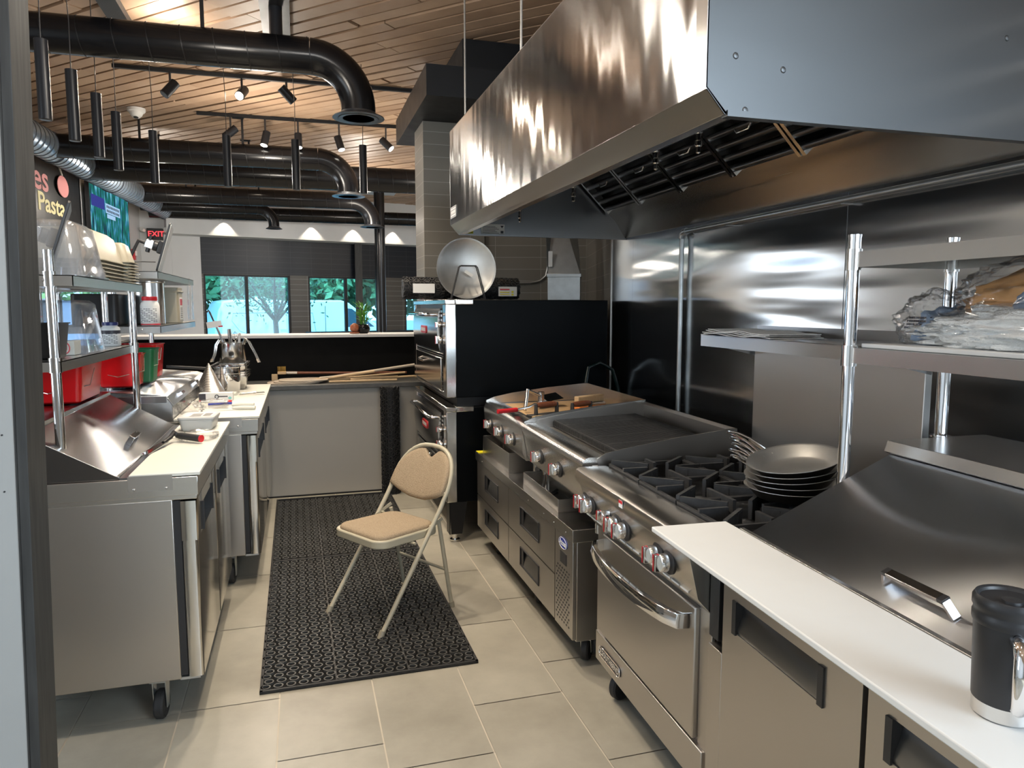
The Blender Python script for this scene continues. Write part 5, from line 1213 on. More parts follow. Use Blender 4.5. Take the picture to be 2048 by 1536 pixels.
jar('sanitizer_jar', 'white jar with navy lid and dark label on the lower left shelf edge', -0.872, 3.87, 1.3635, 0.043, 0.115, 'navy', 'label_ink', (0.52, 0.66))
jar('sanitizer_jar', 'white jar with red lid on the lower shelf of the farther overshelf', -0.775, 4.32, 1.4515, 0.048, 0.155, 'label_red', 'label_red', (0.02, 0.06))
mb = MB(); mb.lathe([(0.085, 0), (0.09, 0.004), (0.09, 0.235), (0.098, 0.24), (0.098, 0.244), (0.088, 0.243), (0.088, 0.01), (0.001, 0.008)], (-0.835, 4.60, 1.4515), 40)
tag(mb.build('bain_marie_pot', 'steel_bright', smooth=50), 'tall steel pot standing on the farther lower overshelf', 'pot')
t = thing('ingredient_container', 'khaki container with printed side label beside the tall steel pot', 'container', (-0.79, 5.02, 1.4515), 0)
mb = MB(); mb.prism(rounded_rect(-0.07, 0.07, -0.09, 0.09, 0.02), 0, 0.22, 'z'); mb.box(-0.075, 0.075, -0.095, 0.095, 0.19, 0.20); mb.build('body', 'beige_plastic', t, bevel=0.003)
mb = MB(); mb.box(0.0701, 0.0712, -0.05, 0.05, 0.02, 0.16); l_ = mb.build('side_label', 'label_white', t, smooth=0)
mb = MB(); mb.box(0.0712, 0.0722, -0.04, 0.04, 0.11, 0.15); mb.build('red_print', 'label_red', l_, smooth=0)
mb = MB()
for k in range(6): mb.box(0.0712, 0.0722, -0.035, 0.035, 0.03 + k * 0.012, 0.034 + k * 0.012)
mb.build('black_print', 'label_ink', l_, smooth=0)
bg_ = thing('hanging_bag', 'clear plastic bag hanging from the farther upper overshelf', 'bag', (-0.67, 5.05, 1.47))
mb = MB(); rr = random.Random(2); rings = []
for k in range(12):
    z = 0.22 * (1 - k / 11); wd = 0.03 + 0.05 * math.sin(PI * min(1, k / 8) * 0.6)
    rings.append([(0.014 * math.cos(a * PI / 6) + 0.004 * rr.random(), wd * math.sin(a * PI / 6) + 0.006 * rr.random(), z) for a in range(12)])
vs = [p for r_ in rings for p in r_]; mb.add(vs, [(i * 12 + k, i * 12 + (k + 1) % 12, (i + 1) * 12 + (k + 1) % 12, (i + 1) * 12 + k) for i in range(11) for k in range(12)]); mb.build('bag_film', 'film', bg_, smooth=60)
mb = MB(); mb.tube([(0, 0, 0.215), (0, -0.02, 0.235), (0, 0.0, 0.262), (0, 0.02, 0.235), (0, 0, 0.215)], 0.004, 6); mb.build('bag_handle', 'film', bg_)
mb = MB(); mb.prism(rounded_rect(-1.16, -0.93, 4.32, 4.62, 0.03), 1.4515, 1.62, 'z'); tag(mb.build('storage_bin', 'plastic_black', bevel=0.006), 'black plastic bin at the back of the farther lower overshelf', 'bin')
mb = MB(); tub_mesh(mb, 0.10, 0.14, 0.13, 0.012, 0.012, rim=0.006, T=Matrix.Translation((-0.872, 2.98, 1.3635))); tag(mb.build('utensil_bin', 'plastic_black'), 'small dark bin beside the nearest shelf post', 'bin')
t = thing('takeout_box', 'small printed cardboard box with round red emblem on the lower left shelf', 'box', (-0.90, 3.22, 1.3635), 0)
mb = MB(); mb.box(-0.055, 0.055, -0.045, 0.045, 0, 0.055); mb.build('carton', 'cream_poly', t, bevel=0.001)
mb = MB(); mb.tube([(0.022 + 0.017 * math.cos(2 * PI * k / 20), -0.0458, 0.028 + 0.022 * math.sin(2 * PI * k / 20)) for k in range(20)], 0.0022, 6, closed=True); mb.box(0.014, 0.03, -0.0462, -0.045, 0.02, 0.035); mb.build('red_emblem', 'label_red', t, smooth=0)
mb = MB()
for k in range(5):
    for j in range(3): mb.box(-0.048 + j * 0.015, -0.038 + j * 0.015, -0.0460, -0.045, 0.008 + k * 0.009, 0.0105 + k * 0.009)
mb.build('box_print', 'label_ink', t, smooth=0)
inv_tub('deli_container', 'small clear square container upside down beside the emblem box', 'container', -0.875, 3.42, 1.3637, 0.10, 0.10, 0.05, 'clear', 0.1, None, 0.008, 0.012, 0.008)
inv_tub('deli_container', 'little clear container tipped at the edge of the upper left shelf', 'container', -0.795, 3.36, 1.6615, 0.07, 0.07, 0.045, 'clear', 0.2, None, 0.006, 0.01, 0.006)

# tablets on arms
def tablet(label, x, y, z, rotz, lean, face):
    t = thing('order_tablet', label, 'tablet', (x, y, z), rotz)
    T = Matrix.Rotation(lean, 4, 'Y')
    mb = MB(); mb.prism([(p[0], p[1]) for p in rounded_rect(-0.15, 0.15, -0.0, 0.27, 0.012)], -0.005, 0.005, 'x', 0, T); mb.build('screen_slab', 'plastic_black', t, bevel=0.002)
    if face: mb = MB(); mb.prism([(p[0], p[1]) for p in rounded_rect(-0.145, 0.145, 0.005, 0.265, 0.01)], 0.0052, 0.0075, 'x', 0, T); mb.build('front_film', 'label_white', t)
    mb = MB(); mb.box(-0.035, -0.006, -0.035, 0.035, 0.10, 0.17, 0, T); mb.cyl(T @ Vector((-0.035, 0, 0.135)), T @ Vector((-0.06, 0, 0.135)), 0.028, 16); mb.build('mount_hub', 'plastic_black', t, bevel=0.004)
    mb = MB(); mb.box(-0.10, -0.058, -0.028, 0.028, 0.11, 0.16, 0, T); mb.build('mount_clamp', 'steel_bright', t, bevel=0.003)
    mb = MB()
    for y_ in (-0.02, 0.02): mb.cyl(T @ Vector((-0.08, y_, 0.155)), T @ Vector((-0.08, y_, 0.182)), 0.010, 12); mb.cyl(T @ Vector((-0.08, y_, 0.112)), T @ Vector((-0.08, y_, 0.09)), 0.010, 12)
    mb.build('clamp_knob', 'plastic_black', t)
    return t
t1 = tablet('black order tablet on an arm leaning over the clear box on the nearest shelf', -0.885, 3.06, 1.668, R(14.5), R(18), False)
mb = MB(); mb.tube([(-0.07, 0, 0.13), (-0.12, 0.03, 0.02), (-0.10, 0.05, -0.004)], 0.011, 8); mb.build('arm', 'plastic_black', t1)
t2 = tablet('order tablet with white front film on an arm above the farther overshelf', -0.75, 4.47, 1.745, R(6.5), R(17), True)
mb = MB(); mb.tube([(-0.06, 0, 0.16), (-0.09, 0.0, 0.17), (-0.16, 0.0, 0.03), (-0.17, 0, 0.008)], 0.010, 8); mb.tube([(-0.17, 0, 0.02), (-0.29, 0.02, 0.03), (-0.34, 0.02, 0.0)], 0.009, 8); mb.cyl((-0.17, 0, 0.02), (-0.17, 0, 0.045), 0.015, 12); mb.build('arm', 'plastic_black', t2)
mb = MB(); mb.tube([(-0.20, -0.01, 0.045), (-0.08, 0.0, 0.055), (-0.01, 0.0, 0.055)], 0.003, 6); mb.build('cable', 'plastic_black', t2)

# red and green buckets
def bucket(label, x, y, z, w, l, h, mat, rot, star=None):
    t = thing('bucket', label, 'bucket', (x, y, z), rot)
    mb = MB(); tub_mesh(mb, w, l, h, 0.014, 0.022, 0.003, 0.006); mb.build('pail', mat, t, smooth=45)
    mb = MB(); mb.tube([(-w / 2 - 0.006, 0, h - 0.025), (-w / 2 - 0.012, -l * 0.3, h - 0.09), (0, -l * 0.52 - 0.012, h - 0.115), (w / 2 + 0.012, -l * 0.3, h - 0.09), (w / 2 + 0.006, 0, h - 0.025)], 0.002, 6); mb.build('wire_handle', 'steel_bright', t)
    mb = MB()
    for k in range(9): mb.box(w * 0.18, w * 0.36 - 0.004 * (k % 3), -l / 2 + 0.006 + 0.019 * (1 - k / 10), -l / 2 + 0.0072 + 0.019 * (1 - k / 10), h * 0.12 + k * h * 0.08, h * 0.135 + k * h * 0.08)
    mb.build('pale_print', 'label_white', t, smooth=0)
    return t
bucket('big red bucket nearest the post on the left table, below the shelf', -1.02, 3.62, 1.1385, 0.25, 0.36, 0.165, 'red_plastic', 0.0)
bucket('red bucket in the middle, behind the far post of the nearest overshelf', -0.93, 4.32, 1.124, 0.21, 0.22, 0.175, 'red_plastic', 0.06)
bucket('green bucket squeezed between the two farther red buckets', -0.905, 4.53, 1.124, 0.23, 0.19, 0.192, 'green_plastic', 0.02)
bucket('farthest red bucket with flared rim on the farther left table', -0.935, 4.80, 1.124, 0.24, 0.24, 0.205, 'red_plastic', -0.05)
mb = MB(); mb.tube([(-0.86, 4.95 + 0.3, 1.125), (-0.62, 5.33, 1.10), (-0.55, 5.38, 1.13)], 0.010, 10); mb.v[:] = [Vector((v.x, v.y, v.z + 0.03)) for v in mb.v]
tag(mb.build('squeegee_handle', 'plastic_black'), 'black tool handle lying on the far end of the farther lid', 'tool')

# near table: container, spatula, film
t = thing('lidded_container', 'milky rectangular container with printed lid on the nearest cutting board', 'container', (-0.485, 3.79, 0.957), R(-4))
mb = MB(); tub_mesh(mb, 0.155, 0.19, 0.055, 0.008, 0.02, 0.002, 0.003); mb.build('tub', 'milky', t, smooth=45)
mb = MB(); mb.prism(rounded_rect(-0.083, 0.083, -0.10, 0.10, 0.022), 0.0555, 0.068, 'z'); ld_ = mb.build('lid', 'milky', t, bevel=0.003)
mb = MB(); mb.box(-0.065, 0.07, -0.07, 0.07, 0.0682, 0.069); l_ = mb.build('lid_label', 'label_white', ld_, smooth=0)
mb = MB()
for k in range(8): mb.box(-0.03 + k * 0.006, -0.027 + k * 0.006, -0.05, 0.03, 0.0692, 0.0697)
for k in range(6): mb.box(0.025, 0.06, -0.055 + k * 0.016, -0.049 + k * 0.016, 0.0692, 0.0697)
mb.box(-0.035, 0.02, -0.062, -0.056, 0.0692, 0.0697); mb.build('bar_print', 'label_ink', l_, smooth=0)
blob('plastic_wrap', -0.46, 3.50, 0.9568, 0.075, 0.085, 0.022, 'film', 21, 0.35, 8, folds=0.5); tag(bpy.data.objects['plastic_wrap'], 'crumpled clear plastic wrap on the nearest cutting board', 'wrap')
t = thing('grill_scraper', 'scraper with black red-ended grip lying on the nearest cutting board', 'scraper', (0, 0, 0))
P_ = [Vector((-0.425, 3.36, 0.978)), Vector((-0.535, 3.44, 0.985))]
mb = MB(); mb.tube([P_[1], P_[1].lerp(P_[0], 0.2), P_[1].lerp(P_[0], 0.96)], [0.012, 0.015, 0.0155], 16); mb.build('grip', 'rubber', t)
mb = MB(); mb.tube([P_[1].lerp(P_[0], 0.96), P_[0]], [0.0155, 0.016], 16); mb.build('red_end', 'label_red', t)
mb = MB(); mb.tube([(-0.53, 3.435, 0.985), (-0.548, 3.43, 0.998), (-0.555, 3.39, 0.985), (-0.575, 3.34, 0.972)], [0.010, 0.012, 0.010, 0.008], 10); mb.build('neck', 'plastic_black', t)
mb = MB(); mb.add([(-0.555, 3.345, 0.972), (-0.585, 3.35, 0.972), (-0.632, 3.17, 0.9575), (-0.60, 3.155, 0.9575), (-0.555, 3.345, 0.975), (-0.585, 3.35, 0.975), (-0.632, 3.17, 0.9595), (-0.60, 3.155, 0.9595)], [(3, 2, 1, 0), (4, 5, 6, 7), (0, 1, 5, 4), (1, 2, 6, 5), (2, 3, 7, 6), (3, 0, 4, 7)]); mb.build('blade', 'chrome', t, smooth=0)

# far table: pots, pans, strainer, utensils
zt = 0.957
def sqpan(label, x, y, z, rot):
    t = thing('hotel_pan', label, 'pan', (x, y, z), rot, 'square steel pans under the utensil pot')
    mb = MB(); tub_mesh(mb, 0.20, 0.24, 0.10, 0.018, 0.02, 0.002, 0.014); mb.build('pan_shell', 'steel_bright', t, smooth=45); return t
ord_ = ['bottom', 'second from bottom', 'middle', 'upper', 'top']
for i in range(5): sqpan('%s square steel pan in the stack carrying the utensil pot' % ord_[i], -0.475, 5.62, zt + i * (0.016 if i < 3 else 0.0) + (0.0 if i < 3 else 0.075 + (i - 3) * 0.018), 0.03 * (i % 2))
up = thing('utensil_pot', 'steel pot full of tongs and spatulas on top of the square pan stack', 'pot', (-0.475, 5.62, zt + 0.195))
mb = MB(); mb.lathe([(0.088, 0), (0.092, 0.004), (0.092, 0.135), (0.104, 0.139), (0.104, 0.142), (0.090, 0.1405), (0.090, 0.008), (0.001, 0.006)], seg=40); mb.build('pot_wall', 'steel_bright', up, smooth=50)
def utensil(name, label, cat, pts, r, mat, extra=None):
    t = thing(name, label, cat, (-0.475, 5.62, zt + 0.195)); mb = MB(); mb.tube(pts, r * 1.5, 8); mb.build('handle', mat, t)
    if extra:
        mb = MB(); mb.box(*extra[0], 0, extra[1]); mb.build('blade', extra[2] if len(extra) > 2 else 'steel_bright', t)
    return t
utensil('spatula', 'steel spatula with price tag leaning left in the utensil pot', 'spatula', [(-0.03, 0, 0.02), (-0.075, -0.02, 0.19), (-0.115, -0.03, 0.30)], 0.005, 'steel_bright')
tg_ = bpy.data.objects['spatula']; mb = MB(); mb.box(-0.055, 0.045, -0.062, -0.060, -0.022, 0.022, 0, Matrix.Translation((-0.105, 0, 0.275)) @ Matrix.Rotation(R(-8), 4, 'Y')); mb.box(0.02, 0.05, -0.0625, -0.060, -0.025, -0.015, 1, Matrix.Translation((-0.105, 0, 0.275)) @ Matrix.Rotation(R(-8), 4, 'Y')); mb.build('price_tag', ['label_white', 'label_red'], tg_, smooth=0)
utensil('ladle', 'ladle with hooked handle end reaching highest left in the utensil pot', 'ladle', [(-0.01, 0.02, 0.02), (-0.10, 0.02, 0.24), (-0.145, 0.02, 0.36), (-0.155, 0.02, 0.375), (-0.165, 0.02, 0.36)], 0.004, 'plastic_black')
utensil('turner', 'upright steel turner with wide handle in the middle of the utensil pot', 'turner', [(0.0, -0.02, 0.02), (-0.015, -0.03, 0.24)], 0.009, 'steel_bright')
utensil('whisk', 'wire whisk standing right of centre in the utensil pot', 'whisk', [(0.02, 0.02, 0.02), (0.02, 0.02, 0.15)], 0.006, 'steel_bright')
mb = MB()
for k in range(5):
    a_ = k * PI / 5; mb.tube([(0.02 + 0.025 * math.sin(PI * u / 10) * math.cos(a_), 0.02 + 0.025 * math.sin(PI * u / 10) * math.sin(a_), 0.15 + 0.07 * u / 10) for u in range(11)], 0.0013, 5)
mb.build('wire_loops', 'steel_bright', bpy.data.objects['whisk'])
utensil('spoon_handle', 'narrow bright spoon handle at the right of the utensil pot', 'spoon', [(0.04, -0.02, 0.02), (0.055, -0.03, 0.21)], 0.006, 'label_white')
utensil('spoon_handle', 'short steel handle in front of the tagged spatula in the pot', 'spoon', [(-0.02, -0.05, 0.02), (-0.055, -0.07, 0.17)], 0.007, 'steel_bright')
def tongs(label, pts):
    t = thing('tongs', label, 'tongs', (-0.475, 5.62, zt + 0.195)); mb = MB()
    mb.tube(pts, 0.006, 8); mb.tube([(p[0] + 0.012, p[1] - 0.014, p[2] - 0.002) for p in pts], 0.005, 8)
    for k in range(6): q = Vector(pts[-1]).lerp(Vector(pts[-2]), k * 0.06); mb.cyl(q + Vector((-0.006, -0.01, 0)), q + Vector((0.012, -0.01, 0.004)), 0.006, 6)
    mb.build('arms', 'steel_bright', t); return t
tongs('tongs hanging over the right rim of the utensil pot', [(0.075, -0.03, 0.13), (0.088, -0.05, 0.172), (0.115, -0.06, 0.15), (0.155, -0.06, 0.06), (0.18, -0.06, 0.0)])
tongs('tongs hanging over the left rim of the utensil pot', [(-0.07, -0.03, 0.13), (-0.088, -0.05, 0.165), (-0.108, -0.06, 0.13), (-0.12, -0.06, 0.06), (-0.14, -0.06, 0.01)])
mb = MB(); mb.lathe([(0.075, 0), (0.082, 0.006), (0.088, 0.13), (0.088, 0.175), (0.094, 0.18), (0.094, 0.184), (0.086, 0.182), (0.080, 0.01), (0.001, 0.008)], (-0.495, 5.36, zt), 44); mb.tube([(-0.495 + 0.0895 * math.cos(2 * PI * k / 40), 5.36 + 0.0895 * math.sin(2 * PI * k / 40), zt + 0.135) for k in range(40)], 0.002, 6, closed=True)
tag(mb.build('mixing_pot', 'chrome', smooth=50), 'shiny round steel pot in front of the square pan stack', 'pot')
t = thing('conical_strainer', 'perforated steel conical strainer standing point up on the far cutting board', 'strainer', (-0.592, 5.18, zt))
mb = MB(); mb.lathe([(0.112, 0.0), (0.112, 0.008), (0.106, 0.010), (0.004, 0.218), (0.001, 0.22)], seg=48)
def perf():
    m = pbsdf('perforated_steel', (0.7, 0.69, 0.66), 0.28, 1.0); nt, b = nodes(m)
    tc = nt.nodes.new('ShaderNodeTexCoord'); vo = nt.nodes.new('ShaderNodeTexVoronoi'); vo.inputs['Scale'].default_value = 130; vo.inputs['Randomness'].default_value = 0.15
    rp = nt.nodes.new('ShaderNodeValToRGB'); rp.color_ramp.elements[0].position = 0.28; rp.color_ramp.elements[0].color = (0.05, 0.05, 0.05, 1); rp.color_ramp.elements[1].position = 0.36; rp.color_ramp.elements[1].color = (0.72, 0.7, 0.67, 1)
    nt.links.new(tc.outputs['Object'], vo.inputs['Vector']); nt.links.new(vo.outputs['Distance'], rp.inputs[0]); nt.links.new(rp.outputs[0], b.inputs['Base Color']); return m
mb.build('cone', perf(), t, smooth=50)
mb = MB(); mb.tube([(0.112 * math.cos(2 * PI * k / 40), 0.112 * math.sin(2 * PI * k / 40), 0.006) for k in range(40)], 0.005, 8, closed=True); mb.build('rim', 'steel_bright', t)
def lie(name, label, cat, parts):
    t = thing(name, label, cat)
    for nm, pts, r, mat in parts: mb = MB(); mb.tube(pts, r, 10); mb.build(nm, mat, t)
    return t
lie('ice_cream_scoop', 'scoop with cream handle lying in front of the conical strainer', 'scoop', [('handle', [(-0.52, 4.97, zt + 0.036), (-0.40, 4.93, zt + 0.038)], [0.011, 0.013], 'cream_poly'), ('neck', [(-0.585, 4.99, zt + 0.034), (-0.52, 4.97, zt + 0.036)], 0.006, 'steel_bright')])
mb = MB(); mb.lathe([(0.001, -0.022), (0.016, -0.016), (0.025, 0.0), (0.023, 0.002), (0.001, 0.002)], (-0.61, 5.0, zt + 0.024), 20); mb.build('bowl', 'steel_bright', bpy.data.objects['ice_cream_scoop'])
lie('steel_server', 'flat steel server lying right of the shiny pot', 'server', [('shaft', [(-0.40, 5.12, zt + 0.012), (-0.30, 5.16, zt + 0.015)], 0.007, 'steel_bright')])
mb = MB(); mb.box(-0.032, 0.032, -0.015, 0.015, 0, 0.003, 0, Matrix.Translation((-0.275, 5.17, zt + 0.012)) @ Matrix.Rotation(0.3, 4, 'Z')); mb.build('end_plate', 'steel_bright', bpy.data.objects['steel_server'])
t = thing('utensil_carton', 'white slim carton printed with a round tool picture on the far board', 'box', (-0.535, 4.90, zt), R(-2))
mb = MB(); mb.box(-0.085, 0.115, -0.03, 0.03, 0.0005, 0.052); mb.build('carton', 'label_white', t, bevel=0.001)
mb = MB(); mb.box(-0.0852, -0.045, -0.0312, -0.0302, 0.004, 0.048); mb.tube([(0.02 + 0.010 * math.cos(2 * PI * k / 16), -0.0308, 0.028 + 0.012 * math.sin(2 * PI * k / 16)) for k in range(16)], 0.003, 6, closed=True); mb.box(0.032, 0.085, -0.0312, -0.0302, 0.026, 0.032); mb.build('black_print', 'label_ink', t, smooth=0)
mb = MB(); mb.lathe([(0.010, 0.0), (0.001, 0.001)], (0, 0, 0), 16, 0, Matrix.Translation((0.098, -0.0302, 0.018)) @ Matrix.Rotation(PI / 2, 4, 'X')); mb.build('teal_dot', 'teal', t)
mb = MB(); mb.box(-0.085, -0.075, -0.0315, -0.0302, 0.0, 0.010); mb.build('red_corner', 'label_red', t)
for i, (y_, x_, nm) in enumerate(((4.56, -0.40, 'farther'), (4.42, -0.385, 'nearer'))):
    lie('paring_knife', '%s of two knives with cream handles on the far board' % nm, 'knife', [('handle', [(x_, y_, zt + 0.012), (x_ + 0.05, y_ - 0.005, zt + 0.013), (x_ + 0.125, y_ - 0.02, zt + 0.012)], [0.009, 0.012, 0.011], 'cream_poly')])
    kn = bpy.data.objects['paring_knife' if i == 0 else 'paring_knife.001']; mb = MB(); mb.prism([(x_, y_ - 0.010), (x_, y_ + 0.010), (x_ - 0.07, y_ + 0.012), (x_ - 0.11, y_ + 0.002)], zt + 0.010, zt + 0.012, 'z'); mb.build('blade', 'steel_bright', kn, smooth=0)
lie('blue_pen', 'blue pen lying across the far cutting board', 'pen', [('barrel', [(-0.545, 4.66, zt + 0.008), (-0.41, 4.68, zt + 0.008)], 0.007, 'label_blue')])
lie('marker', 'white marker with red tips beside the slim carton', 'marker', [('barrel', [(-0.60, 4.80, zt + 0.008), (-0.44, 4.76, zt + 0.008)], 0.006, 'label_white'), ('red_tip', [(-0.44, 4.76, zt + 0.008), (-0.42, 4.755, zt + 0.008)], 0.011, 'label_red')])
blob('plastic_packet', -0.52, 4.60, zt, 0.085, 0.07, 0.028, 'film', 31, 0.3, 8, folds=0.4); tag(bpy.data.objects['plastic_packet'], 'clear plastic packet behind the lidded container', 'packet')
blob('plastic_sleeve', -0.60, 4.36, zt, 0.055, 0.11, 0.04, 'film', 37, 0.3, 8, folds=0.4); tag(bpy.data.objects['plastic_sleeve'], 'clear plastic sleeve lying along the farther table pans', 'packet')

# ================================================================== BACK COUNTER
zc = 0.9225
def peel(label, cx, cy, z, w, l, hx, hy, hz, mat, rot):
    """wooden pizza peel: blade lying flat, handle rising towards (hx, hy, hz)"""
    t = thing('pizza_peel', label, 'peel', (cx, cy, z), 0)
    n = 24; pts = []
    for k in range(n): a_ = 2 * PI * k / n; c_, s_ = math.cos(a_), math.sin(a_); pts.append((l / 2 * math.copysign(abs(c_) ** 0.6, c_), w / 2 * math.copysign(abs(s_) ** 0.6, s_)))
    mb = MB(); mb.prism(pts, 0, 0.009, 'z'); mb.build('blade', 'label_wood', t, bevel=0.002)
    mb = MB(); mb.tube([(l / 2 - 0.07, 0, 0.014), (l / 2 + 0.04, 0.0, 0.02), (hx - cx, hy - cy, hz - z)], [0.010, 0.012, 0.0125], 10); mb.build('handle', mat, t); return t
M['label_wood'] = varied('greyed_peel_wood', (0.55, 0.47, 0.38), 0.55, scale=4, amount=0.15, stretch=(2, 12, 12))
peel('lowest wooden peel on the back counter, broad pale blade', -0.06, 6.24, zc, 0.30, 0.42, 0.80, 6.20, zc + 0.03, 'wood_light', 0)
peel('middle wooden peel with handle angled up to the oven side', -0.02, 6.23, zc + 0.0105, 0.28, 0.40, 0.60, 6.18, zc + 0.085, 'wood_light', 0)
peel('top wooden peel of the pile, long pale handle rising rightward', 0.02, 6.23, zc + 0.021, 0.27, 0.40, 0.94, 6.16, zc + 0.135, 'label_wood', 0)
for i, (a, b, r_, nm) in enumerate((((0.22, 6.12, zc + 0.012), (0.78, 6.10, zc + 0.016), 0.009, 'front thin wooden rod among the peel handles'), ((0.30, 6.30, zc + 0.02), (0.88, 6.33, zc + 0.055), 0.009, 'wooden rod lying behind the peel handles'),
        ((0.40, 6.20, zc + 0.018), (0.99, 6.24, zc + 0.030), 0.010, 'wooden rod ending beside the upper oven frame'))):
    mb = MB(); mb.tube([a, b], r_, 10); tag(mb.build('wooden_rod', 'wood_light'), nm, 'rod')
t = thing('oven_brush', 'oven brush with gold bristles and brown wooden handle behind the peels', 'brush')
mb = MB(); mb.box(-0.19, -0.12, 6.36, 6.42, zc + 0.062, zc + 0.085); mb.build('brush_block', 'wood_light', t, bevel=0.003)
mb = MB()
for i in range(8):
    for j in range(4): x = -0.185 + i * 0.0085; y = 6.366 + j * 0.016; mb.cyl((x, y, zc + 0.085), (x + random.uniform(-.003, .003), y, zc + 0.125), 0.0022, 5)
o = mb.build('bristles', pbsdf('brass_bristle', (0.55, 0.36, 0.10), 0.4, 0.5), t); o['kind'] = 'stuff'
mb = MB(); mb.tube([(-0.12, 6.39, zc + 0.072), (-0.03, 6.385, zc + 0.070)], 0.014, 10); mb.build('ferrule', 'steel_bright', t)
mb = MB(); mb.tube([(-0.03, 6.385, zc + 0.070), (0.35, 6.38, zc + 0.060), (0.90, 6.37, zc + 0.052)], 0.011, 10); mb.build('handle', 'wood_brown', t)
mb = MB(); mb.box(-0.24, -0.19, 6.40, 6.44, zc, zc + 0.06); tag(mb.build('brush_rest', 'wood_light', bevel=0.004), 'small wooden block standing at the left of the oven brush', 'block')

# plant on the ledge
zl = 1.3125
t = thing('lucky_bamboo', 'green leafy plant in dark glazed pot on the bar ledge', 'plant', (0.555, 6.66, zl))
mb = MB(); mb.lathe([(0.035, 0), (0.052, 0.01), (0.062, 0.04), (0.056, 0.065), (0.046, 0.075), (0.050, 0.082), (0.044, 0.080), (0.001, 0.07)], seg=28); mb.build('pot', 'black_gloss', t, smooth=50)
mb = MB(); rr = random.Random(8)
for k in range(6): a_ = k; mb.tube([(0.02 * math.cos(a_), 0.02 * math.sin(a_), 0.07), (0.035 * math.cos(a_), 0.035 * math.sin(a_), 0.17 + 0.012 * k)], 0.005, 6)
mb.build('stems', 'leaf', t)
mb = MB()
for k in range(75):
    a_ = rr.uniform(0, 2 * PI); z0 = rr.uniform(0.09, 0.24); el = rr.uniform(0.2, 1.2); L = rr.uniform(0.05, 0.11); r0 = rr.uniform(0, 0.035)
    d = Vector((math.cos(a_) * math.cos(el), math.sin(a_) * math.cos(el), math.sin(el))); s_ = Vector((-math.sin(a_), math.cos(a_), 0)) * 0.008
    p = Vector((r0 * math.cos(a_), r0 * math.sin(a_), z0)); m_ = p + d * L * 0.5; e = p + d * L - Vector((0, 0, 0.015))
    mb.add([p, m_ - s_, e, m_ + s_], [(0, 1, 2, 3)])
mb.build('leaves', 'leaf', t, smooth=0)
mb = MB(); mb.lathe([(0.02, 0), (0.038, 0.012), (0.043, 0.035), (0.034, 0.06), (0.014, 0.075), (0.001, 0.078)], (0.475, 6.64, zl + 0.016), 24); mb.lathe([(0.042, 0), (0.046, 0.008), (0.045, 0.016), (0.001, 0.014)], (0.475, 6.64, zl), 24)
tag(mb.build('ornament_jar', 'terracotta', smooth=50), 'round brown glazed ornament beside the leafy plant', 'ornament')

# ================================================================== CEILING DUCTS AND LIGHTS
trunk = thing('trunk_duct', 'large silver spiral duct running along the left wall', 'duct')
a, b = Vector((-2.62, 6.9, 3.25)), Vector((-2.20, 14.2, 3.25)); mb = MB(); mb.tube([a, b], 0.155, 36); n = 64; d = (b - a)
for k in range(n):
    c_ = a + d * ((k + 0.5) / n); mb.tube([c_ - d.normalized() * 0.006, c_ + d.normalized() * 0.006], 0.160 if k % 9 else 0.168, 30, 1)
mb.build('pipe_wall', ['spiral', pbsdf('duct_seam', (0.10, 0.11, 0.13), 0.5, 0.7)], trunk)
def branch(label, y, x_end, r, zc_, drop, x0=-2.45, group=None, elbow=True, ya=0.05):
    t = thing('branch_duct', label, 'duct', (0, 0, 0), 0, group)
    Rb = drop; pts = [(x0, y + ya * (x_end - x0) * 0.3, zc_), (x_end - (Rb if elbow else 0), y, zc_)]
    mb = MB(); mb.tube(pts, r, 30); L = (Vector(pts[1]) - Vector(pts[0])).length; nn = max(2, int(L / 0.19))
    for k in range(1, nn + 1):
        c_ = Vector(pts[0]).lerp(Vector(pts[1]), k / nn); dd = (Vector(pts[1]) - Vector(pts[0])).normalized(); dd2 = (dd + Vector((0, 0, 0.13))).normalized(); mb.tube([c_ - dd2 * 0.003, c_ + dd2 * 0.003], r + 0.0035, 26, 1)
    mb.build('straight_run', ['black_gloss', 'black'], t)
    if elbow:
        cx = x_end - Rb; mb = MB(); ap = [(cx + Rb * math.sin(a_), y, zc_ - Rb + Rb * math.cos(a_)) for a_ in [PI / 2 * k / 14 for k in range(15)]]
        mb.tube(ap + [(x_end, y, zc_ - Rb - 0.04)], r * 1.0, 30); mb.build('elbow', 'black_gloss', t, smooth=50)
        zb = zc_ - Rb - 0.04; mb = MB(); mb.lathe([(r * 1.02, 0.012), (r * 1.06, 0.0), (r * 1.5, -0.022), (r * 1.52, -0.028), (r * 1.40, -0.028)], (x_end, y, zb), 36)
        for q in (1.2, 0.95, 0.7, 0.45): mb.lathe([(r * q, -0.028), (r * q * 0.9, -0.012), (r * q * 0.86, -0.014), (r * q * 0.97, -0.030)], (x_end, y, zb), 30)
        mb.build('diffuser', 'spiral_dark', t, smooth=40)
        mb = MB(); mb.lathe([(0.001, 0.0), (r, 0.0)], (x_end, y, zb - 0.002), 30); mb.build('duct_mouth', 'plastic_black', t)
    for xh in ([x for x in (-1.6, -0.55) if x < x_end - 0.3]):
        mb = MB(); mb.box(xh - 0.012, xh + 0.012, y - 0.004, y + 0.004, zc_ + r - 0.01, 3.66); mb.box(xh - 0.10, xh + 0.02, y - 0.02, y + 0.02, 3.645, 3.66); mb.build('hanger', 'black', t)
    return t
M['spiral_dark'] = pbsdf('diffuser_metal', (0.16, 0.18, 0.21), 0.3, 0.9)
branch('nearest black duct with big elbow and round diffuser above the aisle', 5.30, 0.44, 0.118, 3.25, 0.32)
